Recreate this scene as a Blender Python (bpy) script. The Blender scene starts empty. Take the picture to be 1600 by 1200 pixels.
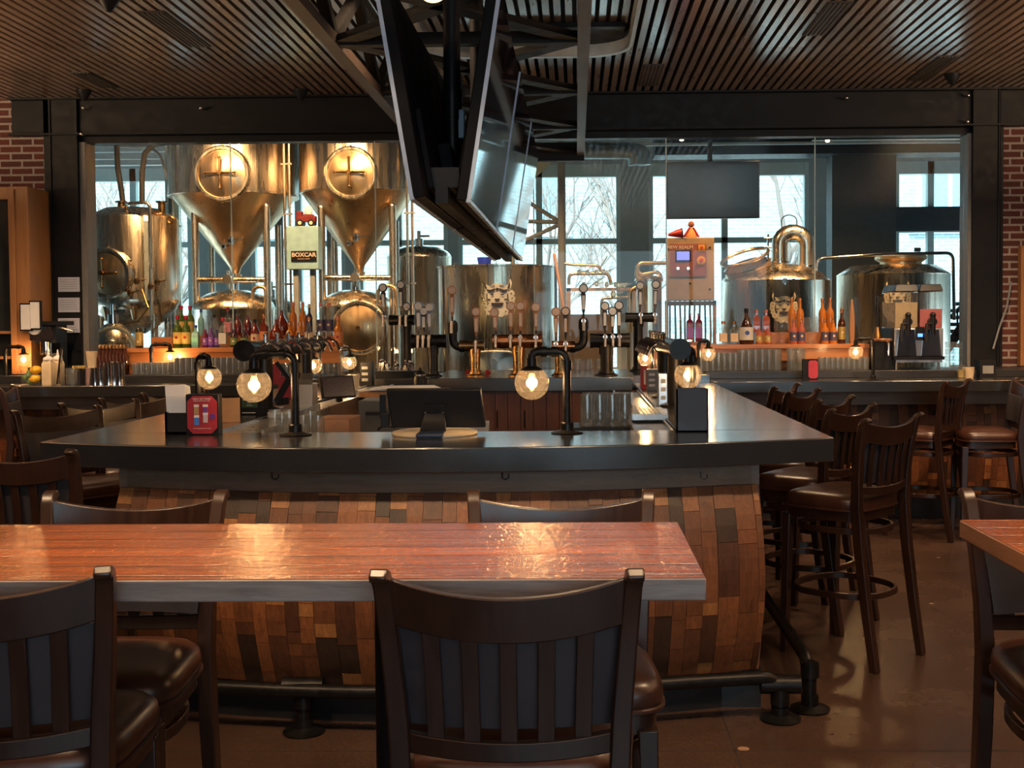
import bpy, bmesh, math, random
from mathutils import Matrix, Vector, Euler
PI = math.pi
R_ = math.radians
C = bpy.context.scene.collection
SC = bpy.context.scene

# ------------------------------------------------------------------ camera
F = 1800.0
EYE = 1.52
cam_d = bpy.data.cameras.new('camera'); cam = bpy.data.objects.new('camera', cam_d); C.objects.link(cam)
CR = Matrix.Rotation(R_(1.0), 3, 'Z') @ Matrix.Rotation(R_(88.0), 3, 'X') @ Matrix.Rotation(R_(-0.42), 3, 'Z')
cam.matrix_world = Matrix.Translation((0, 0, EYE)) @ CR.to_4x4()
_d = CR.transposed() @ Vector((0, 1, 0))
SX = (F * _d.x / -_d.z + 800 - 900) / 1600
SY = (501 - 600 + F * _d.y / -_d.z) / 1600
cam_d.sensor_width = 36; cam_d.lens = 36 * F / 1600
cam_d.shift_x = SX; cam_d.shift_y = SY
cam_d.clip_start = 0.05; cam_d.clip_end = 300
SC.camera = cam
def ray(px, py):
    return CR @ Vector(((px - 800 + 1600 * SX) / F, (600 + 1600 * SY - py) / F, -1))
def U(px, py, Y):                      # point seen at a pixel, at depth Y
    d = ray(px, py); k = Y / d.y
    return Vector((d.x * k, Y, EYE + d.z * k))
def UZ(px, py, z):                     # point seen at a pixel, on the level z
    d = ray(px, py); k = (z - EYE) / d.z
    return Vector((d.x * k, d.y * k, z))

# ------------------------------------------------------------------ view, world, sun
SC.view_settings.view_transform = 'Standard'
SC.view_settings.look = 'None'
SC.view_settings.gamma = 1
SC.view_settings.use_curve_mapping = False
SC.view_settings.exposure = 0.66
w = bpy.data.worlds.new('sky'); SC.world = w; w.use_nodes = True
bg = w.node_tree.nodes['Background']
bg.inputs[0].default_value = (0.62, 0.86, 1.0, 1); bg.inputs[1].default_value = 2.8

def lamp(name, kind, loc, power, col, size=0.1, size_y=None, target=None, angle=None, blend=0.6):
    l = bpy.data.lights.new(name, kind); l.energy = power; l.color = col
    o = bpy.data.objects.new(name, l); C.objects.link(o); o.location = loc
    if kind == 'AREA':
        l.shape = 'RECTANGLE'; l.size = size; l.size_y = size_y or size
    elif kind == 'SUN':
        l.angle = R_(2)
    else:
        l.shadow_soft_size = size
    if kind == 'SPOT': l.spot_size = R_(angle or 60); l.spot_blend = blend
    if target is not None:
        o.rotation_euler = (Vector(target) - Vector(loc)).to_track_quat('-Z', 'Y').to_euler()
    return o
WARM = (1.0, 0.52, 0.22); WARM2 = (1.0, 0.66, 0.38); COOL = (0.72, 0.86, 1.0)
lamp('sun', 'SUN', (0, 0, 20), 6.0, (1.0, 0.97, 0.92), target=(4, 14, 5))
# daylight comes in through the street windows behind the camera and the brewery windows: light portals there
def portal(x, y, z, w_, h_, ty):
    o = lamp('window_portal', 'AREA', (x, y, z), 1, (1, 1, 1), w_, h_, target=(x, ty, z)); o.data.cycles.is_portal = True
portal(1.5, -3.98, 1.95, 4.6, 1.9, 6)
portal(-0.4, 15.4, 2.2, 17, 3.2, 5)
# warm ceiling downlights in the bar
for x, y, p in ((-2.6, 2.4, 70), (-1.0, 2.2, 95), (0.5, 2.3, 70), (1.9, 2.6, 70), (-4.4, 6.6, 70), (2.9, 5.8, 60), (-0.9, 5.6, 45), (-3.4, 7.9, 60), (2.8, 7.9, 90), (0.9, 7.4, 50)):
    lamp('ceiling_downlight', 'SPOT', (x, y, 3.30), p * 1.5, WARM2, 0.06, target=(x, y + 0.35, 0), angle=120, blend=0.9)
# warm spots added to brighten the staves under the back counters
for x, tx, p in ((2.6, 2.4, 150), (3.9, 3.8, 150), (-3.4, -3.6, 150)):
    lamp('stave_fill_spot', 'SPOT', (x, 5.4, 3.28), p, WARM, 0.06, target=(tx, 8.85, 0.6), angle=38, blend=0.8)
# warm fill lights added out of view, facing up to brighten the ceiling
for x, y, sx_, sy_, p in ((-5.6, 4.0, 0.4, 7.0, 330), (4.9, 4.0, 0.4, 7.0, 330), (0.0, -2.2, 6.0, 0.5, 260)):
    lamp('ceiling_fill_light', 'AREA', (x, y, 2.45), p, WARM2, sx_, sy_, target=(x, y, 5))
# warm track lights on the tanks
for x, y, tx, ty, tz, p in ((-3.6, 10.0, -3.9, 11.6, 1.8, 110), (-2.9, 10.0, -3.3, 11.9, 1.9, 120), (-2.0, 10.1, -2.2, 11.9, 1.9, 120), (-1.6, 10.1, -1.6, 11.6, 1.4, 110),
                            (-0.5, 10.1, -0.7, 11.4, 1.4, 130), (2.15, 10.1, 1.9, 11.3, 1.6, 150), (2.9, 10.1, 3.0, 11.4, 1.6, 130), (0.3, 10.1, 0.8, 11.3, 1.2, 90)):
    lamp('track_light', 'SPOT', (x, y, 3.7), p*1.4, WARM, 0.12, target=(tx, ty, tz), angle=85, blend=0.8)
# ------------------------------------------------------------------ mesh helper
class M:
    def __init__(s): s.v = []; s.f = []; s.mi = []; s.m = 0; s.t = None; s.col = None; s.c = []
    def add(s, vs, fs):
        b = len(s.v)
        for p in vs:
            p = Vector(p)
            s.v.append(s.t @ p if s.t is not None else p)
        for q in fs:
            s.f.append([b + i for i in q]); s.mi.append(s.m); s.c.append(s.col)
        return s
    def bx(s, x0, x1, y0, y1, z0, z1):
        return s.add([(x0,y0,z0),(x1,y0,z0),(x1,y1,z0),(x0,y1,z0),(x0,y0,z1),(x1,y0,z1),(x1,y1,z1),(x0,y1,z1)],
                     [(0,3,2,1),(4,5,6,7),(0,1,5,4),(1,2,6,5),(2,3,7,6),(3,0,4,7)])
    def box(s, c, d, rz=0, rx=0, ry=0):
        T = Matrix.Translation(c) @ Euler((rx, ry, rz)).to_matrix().to_4x4()
        x, y, z = d[0]/2, d[1]/2, d[2]/2
        vs = [T @ Vector(p) for p in ((-x,-y,-z),(x,-y,-z),(x,y,-z),(-x,y,-z),(-x,-y,z),(x,-y,z),(x,y,z),(-x,y,z))]
        return s.add(vs, [(0,3,2,1),(4,5,6,7),(0,1,5,4),(1,2,6,5),(2,3,7,6),(3,0,4,7)])
    def bar(s, a, b, w, h):            # rectangular bar between two points
        return s.sweep([a, b], w, h)
    def lathe(s, prof, c=(0,0,0), n=24, ax=(0,0,1), caps=True, ph=0.0):
        ax = Vector(ax).normalized()
        q = Vector((0,0,1)).rotation_difference(ax).to_matrix()
        c = Vector(c); vs = []; fs = []
        for r, z in prof:
            for k in range(n):
                a = 2*PI*k/n + ph
                vs.append(c + q @ Vector((r*math.cos(a), r*math.sin(a), z)))
        for i in range(len(prof)-1):
            for k in range(n):
                k2 = (k+1) % n
                fs.append((i*n+k, i*n+k2, (i+1)*n+k2, (i+1)*n+k))
        if caps:
            if prof[0][0] > 1e-5: fs.append(tuple(range(n-1,-1,-1)))
            if prof[-1][0] > 1e-5: fs.append(tuple((len(prof)-1)*n+k for k in range(n)))
        return s.add(vs, fs)
    def cyl(s, a, b, r, r2=None, n=16, caps=True):
        a = Vector(a); b = Vector(b)
        return s.lathe([(r, 0), (r if r2 is None else r2, (b-a).length)], a, n, b-a, caps)
    def sphere(s, c, r, n=16, k=10, a0=-90, a1=90, sz=1.0):
        pr = []
        for i in range(k+1):
            a = R_(a0 + (a1-a0)*i/k); pr.append((max(r*math.cos(a), 0.0), r*math.sin(a)*sz))
        return s.lathe(pr, c, n)
    def _frames(s, path, closed=False):
        P = [Vector(p) for p in path]; n = len(P); T = []
        for i in range(n):
            if closed: d = P[(i+1)%n] - P[i-1]
            else: d = P[min(i+1,n-1)] - P[max(i-1,0)]
            T.append(d.normalized())
        return P, T
    def tube(s, path, r, n=10, closed=False, caps=True, flat=1.0):
        P, T = s._frames(path, closed)
        u = Vector((0,0,1)) if abs(T[0].z) < 0.9 else Vector((1,0,0))
        u = (u - T[0]*u.dot(T[0])).normalized(); vs = []; fs = []; m = len(P)
        rr = r if isinstance(r, (list, tuple)) else [r]*m
        for i in range(m):
            u = (u - T[i]*u.dot(T[i])).normalized(); v = T[i].cross(u)
            for k in range(n):
                a = 2*PI*k/n
                vs.append(P[i] + u*(math.cos(a)*rr[i]*flat) + v*(math.sin(a)*rr[i]))
        e = m if closed else m-1
        for i in range(e):
            j = (i+1) % m
            for k in range(n):
                k2 = (k+1) % n
                fs.append((i*n+k, i*n+k2, j*n+k2, j*n+k))
        if caps and not closed:
            fs.append(tuple(range(n-1,-1,-1))); fs.append(tuple((m-1)*n+k for k in range(n)))
        return s.add(vs, fs)
    def sweep(s, path, w, h, side=None):   # rectangular section; w along side
        P, T = s._frames(path); m = len(P); vs = []; fs = []
        ww = w if isinstance(w, (list, tuple)) else [w]*m
        hh = h if isinstance(h, (list, tuple)) else [h]*m
        for i in range(m):
            sd = Vector(side) if side is not None else (Vector((0,0,1)) if abs(T[i].z) < 0.9 else Vector((1,0,0)))
            u = (sd - T[i]*sd.dot(T[i])).normalized(); v = T[i].cross(u)
            for a, b in ((-1,-1),(1,-1),(1,1),(-1,1)):
                vs.append(P[i] + u*(a*ww[i]/2) + v*(b*hh[i]/2))
        for i in range(m-1):
            for k in range(4):
                k2 = (k+1) % 4
                fs.append((i*4+k, i*4+k2, (i+1)*4+k2, (i+1)*4+k))
        fs.append((3,2,1,0)); fs.append(tuple((m-1)*4+k for k in range(4)))
        return s.add(vs, fs)
    def prism(s, pts, z0, z1):
        n = len(pts)
        return s.add([(x,y,z0) for x,y in pts] + [(x,y,z1) for x,y in pts],
                     [tuple(range(n-1,-1,-1)), tuple(range(n,2*n))] + [(i,(i+1)%n,n+(i+1)%n,n+i) for i in range(n)])
    def grid(s, fn, nu, nv, cu=False):
        vs = [fn(i/nu, j/nv) for j in range(nv+1) for i in range(nu+1)]
        fs = [(j*(nu+1)+i, j*(nu+1)+i+1, (j+1)*(nu+1)+i+1, (j+1)*(nu+1)+i) for j in range(nv) for i in range(nu)]
        return s.add(vs, fs)
def arc(c, r, a0, a1, n, u, v):        # points on an arc in the plane u, v
    c = Vector(c); u = Vector(u); v = Vector(v)
    return [c + u*(r*math.cos(R_(a0+(a1-a0)*i/n))) + v*(r*math.sin(R_(a0+(a1-a0)*i/n))) for i in range(n+1)]
def rounded(path, r, n=5):             # round the corners of a polyline
    P = [Vector(p) for p in path]; out = [P[0]]
    for i in range(1, len(P)-1):
        a = (P[i-1]-P[i]); b = (P[i+1]-P[i]); k = min(r, a.length*0.49, b.length*0.49)
        p0 = P[i]+a.normalized()*k; p2 = P[i]+b.normalized()*k
        for j in range(n+1):
            t = j/n; out.append(p0*(1-t)**2 + P[i]*2*t*(1-t) + p2*t*t)
    out.append(P[-1]); return out

def obj(name, m, mats, parent=None, angle=38, bevel=0, seg=2, loc=None, rz=0):
    me = bpy.data.meshes.new(name)
    me.from_pydata([tuple(p) for p in m.v], [], m.f)
    if not isinstance(mats, (list, tuple)): mats = [mats]
    for x in mats: me.materials.append(x)
    if len(mats) > 1: me.polygons.foreach_set('material_index', m.mi)
    if any(c is not None for c in m.c):
        at = me.attributes.new('tint', 'FLOAT', 'FACE')
        at.data.foreach_set('value', [0.5 if c is None else c for c in m.c])
    me.polygons.foreach_set('use_smooth', [True]*len(me.polygons))
    me.set_sharp_from_angle(angle=R_(angle))
    me.update()
    o = bpy.data.objects.new(name, me); C.objects.link(o)
    if parent is not None: o.parent = parent
    if loc is not None: o.location = loc
    if rz: o.rotation_euler = (0, 0, rz)
    if bevel:
        b = o.modifiers.new('bevel', 'BEVEL'); b.width = bevel; b.segments = seg; b.limit_method = 'ANGLE'; b.angle_limit = R_(40)
        b.harden_normals = False
    return o
def tag(o, label, cat=None, group=None, kind=None):
    if label: o['label'] = label
    if cat: o['category'] = cat
    if group: o['group'] = group
    if kind: o['kind'] = kind
    return o
def thing(name, label, cat, loc=(0,0,0), rz=0, group=None):
    o = bpy.data.objects.new(name, None); C.objects.link(o)
    o.empty_display_size = 0.1; o.location = loc; o.rotation_euler = (0,0,rz)
    return tag(o, label, cat, group)
def struct(name, m, mats, label, **k):
    o = obj(name, m, mats, **k); o['kind'] = 'structure'
    if label: o['label'] = label; o['category'] = name.split('_')[0]
    return o
KIDS = {}
def dup(root, loc, rz=None, label=None, group=None, scale=None):
    def cp(o, par):
        c = o.copy(); C.objects.link(c)
        if par is not None: c.parent = par
        for ch in o.children_recursive if False else [x for x in ALLCH(o)]: cp(ch, c)
        return c
    def ALLCH(o):
        return KIDS.setdefault(o.name, list(o.children))
    r = cp(root, None); r.location = loc
    if rz is not None: r.rotation_euler = (0, 0, rz)
    if label: r['label'] = label
    if group: r['group'] = group
    if scale: r.scale = scale if isinstance(scale, (tuple, list)) else (scale,)*3
    return r

# ------------------------------------------------------------------ materials
class NT:
    def __init__(s, name):
        s.m = bpy.data.materials.new(name); s.m.use_nodes = True; s.t = s.m.node_tree; s.n = s.t.nodes
        s.b = s.n['Principled BSDF']; s.out = s.n['Material Output']
    def new(s, t, **k):
        x = s.n.new(t)
        for a, b in k.items():
            if a.startswith('i_'): x.inputs[a[2:].replace('_', ' ')].default_value = b
            else: setattr(x, a, b)
        return x
    def l(s, a, b): s.t.links.new(a, b)
    def coord(s, scale=(1,1,1), kind='Object', rot=(0,0,0)):
        c = s.new('ShaderNodeTexCoord'); mp = s.new('ShaderNodeMapping')
        mp.inputs['Scale'].default_value = scale; mp.inputs['Rotation'].default_value = rot
        s.l(c.outputs[kind], mp.inputs[0]); return mp.outputs[0]
    def noise(s, vec, scale=5, detail=4, rough=0.55, out='Fac', dist=0.0):
        x = s.new('ShaderNodeTexNoise'); x.inputs['Scale'].default_value = scale; x.inputs['Detail'].default_value = detail
        x.inputs['Roughness'].default_value = rough; x.inputs['Distortion'].default_value = dist
        s.l(vec, x.inputs['Vector']); return x.outputs[out]
    def ramp(s, fac, stops, interp='LINEAR'):
        x = s.new('ShaderNodeValToRGB'); cr = x.color_ramp; cr.interpolation = interp
        while len(cr.elements) < len(stops): cr.elements.new(0.5)
        for e, (p, c) in zip(cr.elements, stops):
            e.position = p; e.color = (c, c, c, 1) if isinstance(c, (int, float)) else (*c, 1)
        s.l(fac, x.inputs[0]); return x.outputs[0]
    def mix(s, fac, a, b, mode='MIX'):
        x = s.new('ShaderNodeMix'); x.data_type = 'RGBA'; x.blend_type = mode
        for i, q in ((0, fac), (6, a), (7, b)):
            if hasattr(q, 'is_linked') or hasattr(q, 'links'): s.l(q, x.inputs[i])
            elif isinstance(q, (int, float)): x.inputs[i].default_value = q if i == 0 else (q, q, q, 1)
            else: x.inputs[i].default_value = (*q, 1)
        return x.outputs[2]
    def math(s, op, a, b=0.0, c=0.0):
        x = s.new('ShaderNodeMath'); x.operation = op
        for i, q in enumerate((a, b, c)):
            if isinstance(q, (int, float)): x.inputs[i].default_value = q
            else: s.l(q, x.inputs[i])
        return x.outputs[0]
    def bump(s, h, strength=0.2, dist=0.01):
        x = s.new('ShaderNodeBump'); x.inputs['Strength'].default_value = strength; x.inputs['Distance'].default_value = dist
        s.l(h, x.inputs['Height']); s.l(x.outputs[0], s.b.inputs['Normal']); s.l(x.outputs[0], s.b.inputs['Coat Normal']); return x
    def set(s, color=None, rough=None, metal=None, coat=None, coat_rough=None, spec=None, trans=None, ior=None, emit=None, estr=None, alpha=None, sss=None):
        for v, nm in ((color, 'Base Color'), (rough, 'Roughness'), (metal, 'Metallic'), (coat, 'Coat Weight'), (coat_rough, 'Coat Roughness'),
                      (spec, 'Specular IOR Level'), (trans, 'Transmission Weight'), (ior, 'IOR'), (emit, 'Emission Color'), (estr, 'Emission Strength'), (alpha, 'Alpha')):
            if v is None: continue
            if isinstance(v, (int, float)): s.b.inputs[nm].default_value = v
            elif isinstance(v, (tuple, list)): s.b.inputs[nm].default_value = (*v, 1)
            else: s.l(v, s.b.inputs[nm])
        return s.m
def flat(name, color, rough=0.5, metal=0.0, var=0.12, scale=14, **k):
    """procedural: base colour with a little noise in colour and roughness"""
    t = NT(name); v = t.coord()
    n = t.noise(v, scale, 3)
    c = t.ramp(n, [(0.3, tuple(x*(1-var) for x in color)), (0.7, tuple(min(1, x*(1+var)) for x in color))])
    r = t.ramp(n, [(0.3, max(0.02, rough*0.85)), (0.7, min(1, rough*1.15))])
    return t.set(color=c, rough=r, metal=metal, **k)
def glassy(name, tint=(1,1,1), refl=0.12, rough=0.02, body=0.0):
    """thin clear glass: see-through with a fresnel reflection"""
    t = NT(name); t.n.remove(t.b)
    tr = t.new('ShaderNodeBsdfTransparent'); tr.inputs[0].default_value = (*tint, 1)
    gl = t.new('ShaderNodeBsdfGlossy'); gl.inputs['Roughness'].default_value = rough
    lw = t.new('ShaderNodeLayerWeight'); lw.inputs['Blend'].default_value = 0.35
    r = t.ramp(lw.outputs['Facing'], [(0.0, refl*0.2), (0.6, refl), (1.0, min(1.0, refl*5))])
    mx = t.new('ShaderNodeMixShader'); t.l(r, mx.inputs[0]); t.l(tr.outputs[0], mx.inputs[1]); t.l(gl.outputs[0], mx.inputs[2])
    last = mx.outputs[0]
    if body > 0:
        df = t.new('ShaderNodeBsdfDiffuse'); df.inputs[0].default_value = (*tint, 1)
        m2 = t.new('ShaderNodeMixShader'); m2.inputs[0].default_value = body
        t.l(last, m2.inputs[1]); t.l(df.outputs[0], m2.inputs[2]); last = m2.outputs[0]
    t.l(last, t.out.inputs[0]); return t.m
def glow(name, color, strength):
    t = NT(name); v = t.coord(); n = t.noise(v, 30, 2)
    return t.set(color=(0.1,0.1,0.1), emit=color, estr=t.ramp(n, [(0.0, strength*0.9), (1.0, strength)]))

def wood(name, c1, c2, rough=0.4, axis='X', scale=1.0, coat=0.0, bump=0.15, plank=0, coat_rough=0.1, dist=0.004):
    t = NT(name)
    sc = {'X': (1.2, 14, 14), 'Y': (14, 1.2, 14), 'Z': (14, 14, 1.2)}[axis]
    v = t.coord(tuple(a*scale for a in sc)); n = t.noise(v, 3, 6, 0.6, dist=0.6)
    n2 = t.noise(t.coord(), 1.7*scale, 3)
    col = t.ramp(n, [(0.25, c1), (0.75, c2)])
    col = t.mix(0.35, col, t.ramp(n2, [(0.3, tuple(x*0.6 for x in c1)), (0.7, c2)]))
    t.bump(n, bump, dist)
    return t.set(color=col, rough=t.ramp(n, [(0.2, rough*0.8), (0.8, rough*1.2)]), coat=coat, coat_rough=coat_rough)

MAT = {}
MAT['espresso'] = wood('espresso_wood', (0.012,0.005,0.0035), (0.048,0.020,0.012), 0.33, 'Z', bump=0.05, coat=0.2, coat_rough=0.25)
MAT['leather'] = flat('brown_leather', (0.055,0.020,0.012), 0.34, var=0.2, scale=25, coat=0.3, coat_rough=0.3)
MAT['steel_black'] = flat('black_painted_steel', (0.007,0.008,0.011), 0.5, 0.0, 0.2, spec=0.25)
MAT['pipe'] = flat('black_iron_pipe', (0.020,0.019,0.019), 0.38, 0.7, 0.3, 30)
MAT['plastic'] = flat('black_plastic', (0.008,0.008,0.010), 0.38, spec=0.3)
MAT['chrome'] = flat('chrome', (0.75,0.75,0.76), 0.12, 1.0, 0.05)
MAT['copper'] = flat('copper_pipe', (0.55,0.22,0.09), 0.28, 1.0, 0.2)
MAT['dark_gold'] = flat('dark_brass', (0.35,0.20,0.08), 0.3, 1.0, 0.2)
MAT['white'] = flat('white_paper', (0.75,0.76,0.78), 0.7, var=0.04)
MAT['cream'] = flat('cream_plastic', (0.62,0.52,0.36), 0.5)
MAT['grey'] = flat('grey_paint', (0.22,0.24,0.25), 0.6)
MAT['red'] = flat('red_plastic', (0.45,0.02,0.02), 0.4)
MAT['clear'] = glassy('clear_glass', (0.93,0.95,0.95), 0.22, body=0.035)
MAT['globe'] = glassy('clear_globe_glass', (1.0,0.93,0.82), 0.34, body=0.02)
MAT['filament'] = glow('lit_filament', (1.0, 0.55, 0.2), 40)
def bulb_mat():
    t = NT('glowing_bulb_glass'); t.n.remove(t.b); tr = t.new('ShaderNodeBsdfTransparent'); em = t.new('ShaderNodeEmission'); em.inputs[0].default_value = (1.0, 0.5, 0.16, 1)
    t.l(t.ramp(t.noise(t.coord(), 20, 2), [(0, 0.9), (1, 1.3)]), em.inputs[1]); ad = t.new('ShaderNodeAddShader'); t.l(tr.outputs[0], ad.inputs[0]); t.l(em.outputs[0], ad.inputs[1]); t.l(ad.outputs[0], t.out.inputs[0]); return t.m
MAT['bulb'] = bulb_mat()
def steel_mat(name, base, r0, r1, streak):
    t = NT(name); v = t.coord((6, 6, 0.35)); n = t.noise(v, 3.0, 3, 0.5)
    n2 = t.noise(t.coord((5, 5, 0.5)), 4, 3)
    t.bump(n, streak, 0.02)
    return t.set(color=t.ramp(n, [(0.3, tuple(x*0.85 for x in base)), (0.7, base)]), metal=1.0, rough=t.ramp(n2, [(0.3, r0), (0.7, r1)]))
MAT['tank'] = steel_mat('stainless_warm_reflection', (0.76,0.66,0.54), 0.20, 0.34, 0.14)  # gold tint in the base colour stands in for warm reflections
MAT['tank_cone'] = steel_mat('stainless_orange_reflection', (0.70,0.49,0.29), 0.26, 0.40, 0.12)  # orange of the reflected warm lights is put into the base colour
MAT['steel'] = steel_mat('counter_stainless', (0.52,0.53,0.54), 0.25, 0.40, 0.03)
def granite():
    t = NT('leathered_black_granite'); v = t.coord(); n = t.noise(v, 260, 2, 0.7); n2 = t.noise(v, 9, 3)
    t.bump(n, 0.3, 0.0006)
    return t.set(color=t.ramp(n, [(0.35, (0.008,0.009,0.011)), (0.75, (0.035,0.038,0.044))]), rough=t.ramp(n2, [(0.3, 0.19), (0.7, 0.24)]), spec=1.0, coat=0.8, coat_rough=0.15)
MAT['granite'] = granite()
def staves():
    t = NT('barrel_stave_wood'); a = t.new('ShaderNodeAttribute'); a.attribute_name = 'tint'
    n = t.noise(t.coord((9, 9, 1.5)), 6, 6, 0.65, dist=1.2)
    c = t.ramp(a.outputs['Fac'], [(0.0, (0.030,0.018,0.013)), (0.25, (0.10,0.038,0.019)), (0.5, (0.19,0.070,0.028)), (0.8, (0.29,0.105,0.037)), (1.0, (0.38,0.165,0.056))])
    c = t.mix(1.0, c, t.ramp(n, [(0.25, 0.45), (0.7, 1.15)]), 'MULTIPLY')
    t.bump(n, 0.25, 0.004)
    return t.set(color=c, rough=0.42)
MAT['stave'] = staves()
def brick(name, c1, c2, mortar, s=1.0):
    t = NT(name); v = t.coord(kind='Object', rot=(R_(90), 0, 0))
    b = t.new('ShaderNodeTexBrick'); t.l(v, b.inputs['Vector'])
    b.inputs['Color1'].default_value = (*c1, 1); b.inputs['Color2'].default_value = (*c2, 1); b.inputs['Mortar'].default_value = (*mortar, 1)
    b.inputs['Scale'].default_value = 1.0; b.inputs['Mortar Size'].default_value = 0.0095*s; b.inputs['Mortar Smooth'].default_value = 0.2
    b.inputs['Brick Width'].default_value = 0.185*s; b.inputs['Row Height'].default_value = 0.0597*s; b.inputs['Bias'].default_value = -0.2
    n = t.noise(t.coord(), 60, 4)
    c = t.mix(1.0, b.outputs['Color'], t.ramp(n, [(0.2, 0.7), (0.8, 1.15)]), 'MULTIPLY')
    inv = t.math('SUBTRACT', 1.0, b.outputs['Fac']); t.bump(inv, 0.5, 0.01)
    return t.set(color=c, rough=0.85)
MAT['brick'] = brick('red_brick', (0.13,0.034,0.024), (0.07,0.026,0.020), (0.36,0.30,0.27))
MAT['brick_out'] = brick('pale_brick', (0.31,0.40,0.43), (0.24,0.33,0.37), (0.48,0.54,0.57), 1.6)
def floor_mat():
    t = NT('polished_brown_concrete'); v = t.coord()
    n = t.noise(v, 1.2, 5, 0.6); n2 = t.noise(v, 90, 4, 0.8)
    c = t.ramp(n, [(0.3, (0.050,0.029,0.021)), (0.7, (0.098,0.056,0.039))])
    c = t.mix(1.0, c, t.ramp(n2, [(0.3, 0.55), (0.62, 1.1), (0.8, 2.4)]), 'MULTIPLY')
    vo = t.new('ShaderNodeTexVoronoi'); vo.inputs['Scale'].default_value = 2.3; t.l(t.coord((1, 1, 1)), vo.inputs['Vector'])
    ch = t.ramp(vo.outputs['Distance'], [(0.0, 1.0), (0.045, 1.0), (0.05, 0.0)])
    c = t.mix(ch, c, (0.34, 0.20, 0.12))
    t.bump(n2, 0.22, 0.003)
    return t.set(color=c, rough=t.ramp(n, [(0.3, 0.20), (0.7, 0.33)]), spec=0.5)
MAT['floor'] = floor_mat()
def table_mat():
    t = NT('lacquered_plank_top')
    v = t.coord((1.0, 12, 12)); n = t.noise(v, 4, 7, 0.6, dist=0.8)
    sep = t.new('ShaderNodeSeparateXYZ'); t.l(t.coord(), sep.inputs[0])
    pl = t.math('FRACT', t.math('MULTIPLY', sep.outputs['Y'], 1/0.092))
    line = t.ramp(pl, [(0.0, 0.25), (0.035, 0.3), (0.06, 1.0), (0.94, 1.0), (0.965, 0.3), (1.0, 0.25)])
    pid = t.math('FLOOR', t.math('MULTIPLY', sep.outputs['Y'], 1/0.092))
    wn = t.new('ShaderNodeTexWhiteNoise'); wn.noise_dimensions = '1D'; t.l(pid, wn.inputs['W'])
    c = t.ramp(n, [(0.25, (0.19,0.048,0.014)), (0.55, (0.37,0.105,0.030)), (0.8, (0.50,0.165,0.052))])
    c = t.mix(1.0, c, t.ramp(wn.outputs['Value'], [(0, 0.75), (1, 1.2)]), 'MULTIPLY')
    c = t.mix(1.0, c, line, 'MULTIPLY')
    saw = t.noise(t.coord((22, 7, 1), rot=(0, 0, 0.5)), 3, 3, 0.6)
    hh = t.math('ADD', t.math('MULTIPLY', n, 0.4), t.math('MULTIPLY', saw, 0.8)); hh = t.math('ADD', hh, t.math('MULTIPLY', line, 0.5))
    t.bump(hh, 0.85, 0.006)
    return t.set(color=c, rough=0.26, coat=0.6, coat_rough=0.13, spec=0.6)
MAT['table'] = table_mat()
MAT['table_edge'] = wood('weathered_table_edge', (0.16,0.135,0.125), (0.46,0.40,0.37), 0.5, 'X', 2.0, bump=0.3)
MAT['table_edge_red'] = wood('stained_table_edge', (0.20,0.08,0.04), (0.36,0.17,0.09), 0.45, 'Y', 2.0, bump=0.2)
MAT['slat'] = wood('ceiling_slat_wood', (0.15,0.105,0.085), (0.38,0.28,0.22), 0.30, 'Y', 1.0, coat=0.8, coat_rough=0.2, bump=0.06)
MAT['board'] = wood('grey_brown_board', (0.17,0.11,0.08), (0.34,0.24,0.17), 0.5, 'X')
MAT['orange_wood'] = wood('orange_pine', (0.34,0.11,0.030), (0.56,0.22,0.070), 0.4, 'X', coat=0.2)
MAT['redwood'] = wood('dark_red_planks', (0.06,0.022,0.016), (0.20,0.08,0.055), 0.5, 'Z')
MAT['light_wood'] = wood('honey_wood', (0.30,0.13,0.045), (0.46,0.22,0.085), 0.45, 'Z', 0.7)
# ------------------------------------------------------------------ the setting
ZC = 3.36
m = M(); m.bx(-7, 6, -4, 9.6, -0.1, 0); struct('floor', m, MAT['floor'], None)
m = M(); m.bx(-7, 6.5, 9.6, 15.4, -0.1, 0.0); struct('floor_brewery', m, flat('grey_concrete', (0.16,0.16,0.15), 0.4), None)
fl = M()
for x in (-3.0, 0.55, 3.4): fl.bx(x-0.003, x+0.003, -3.9, 8.7, 0.0, 0.0008)
for y in (1.2, 4.02, 6.9): fl.bx(-6.9, 5.9, y-0.003, y+0.003, 0.0, 0.0008)
struct('trim_1', fl, flat('floor_joint', (0.02,0.013,0.01), 0.8), None)
m = M()
random.seed(3)
x = -5.9
while x < 5.9:
    if not (-0.62 < x < 0.34):
        spans = [(-4.0, 3.9), (3.906, 7.9), (7.908, 9.5)]
    else:
        spans = [(-4.0, 3.9), (3.906, 7.2), (7.95, 9.5)]
    for a, b in spans: m.bx(x, x+0.041, a, b, ZC, ZC+0.04)
    x += 0.068
struct('ceiling', m, MAT['slat'], None)
m = M(); m.bx(-7, 6, -4, 9.6, ZC+0.16, ZC+0.22); struct('ceiling_deck', m, flat('black_deck', (0.012,0.010,0.010), 0.8), None)
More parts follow.
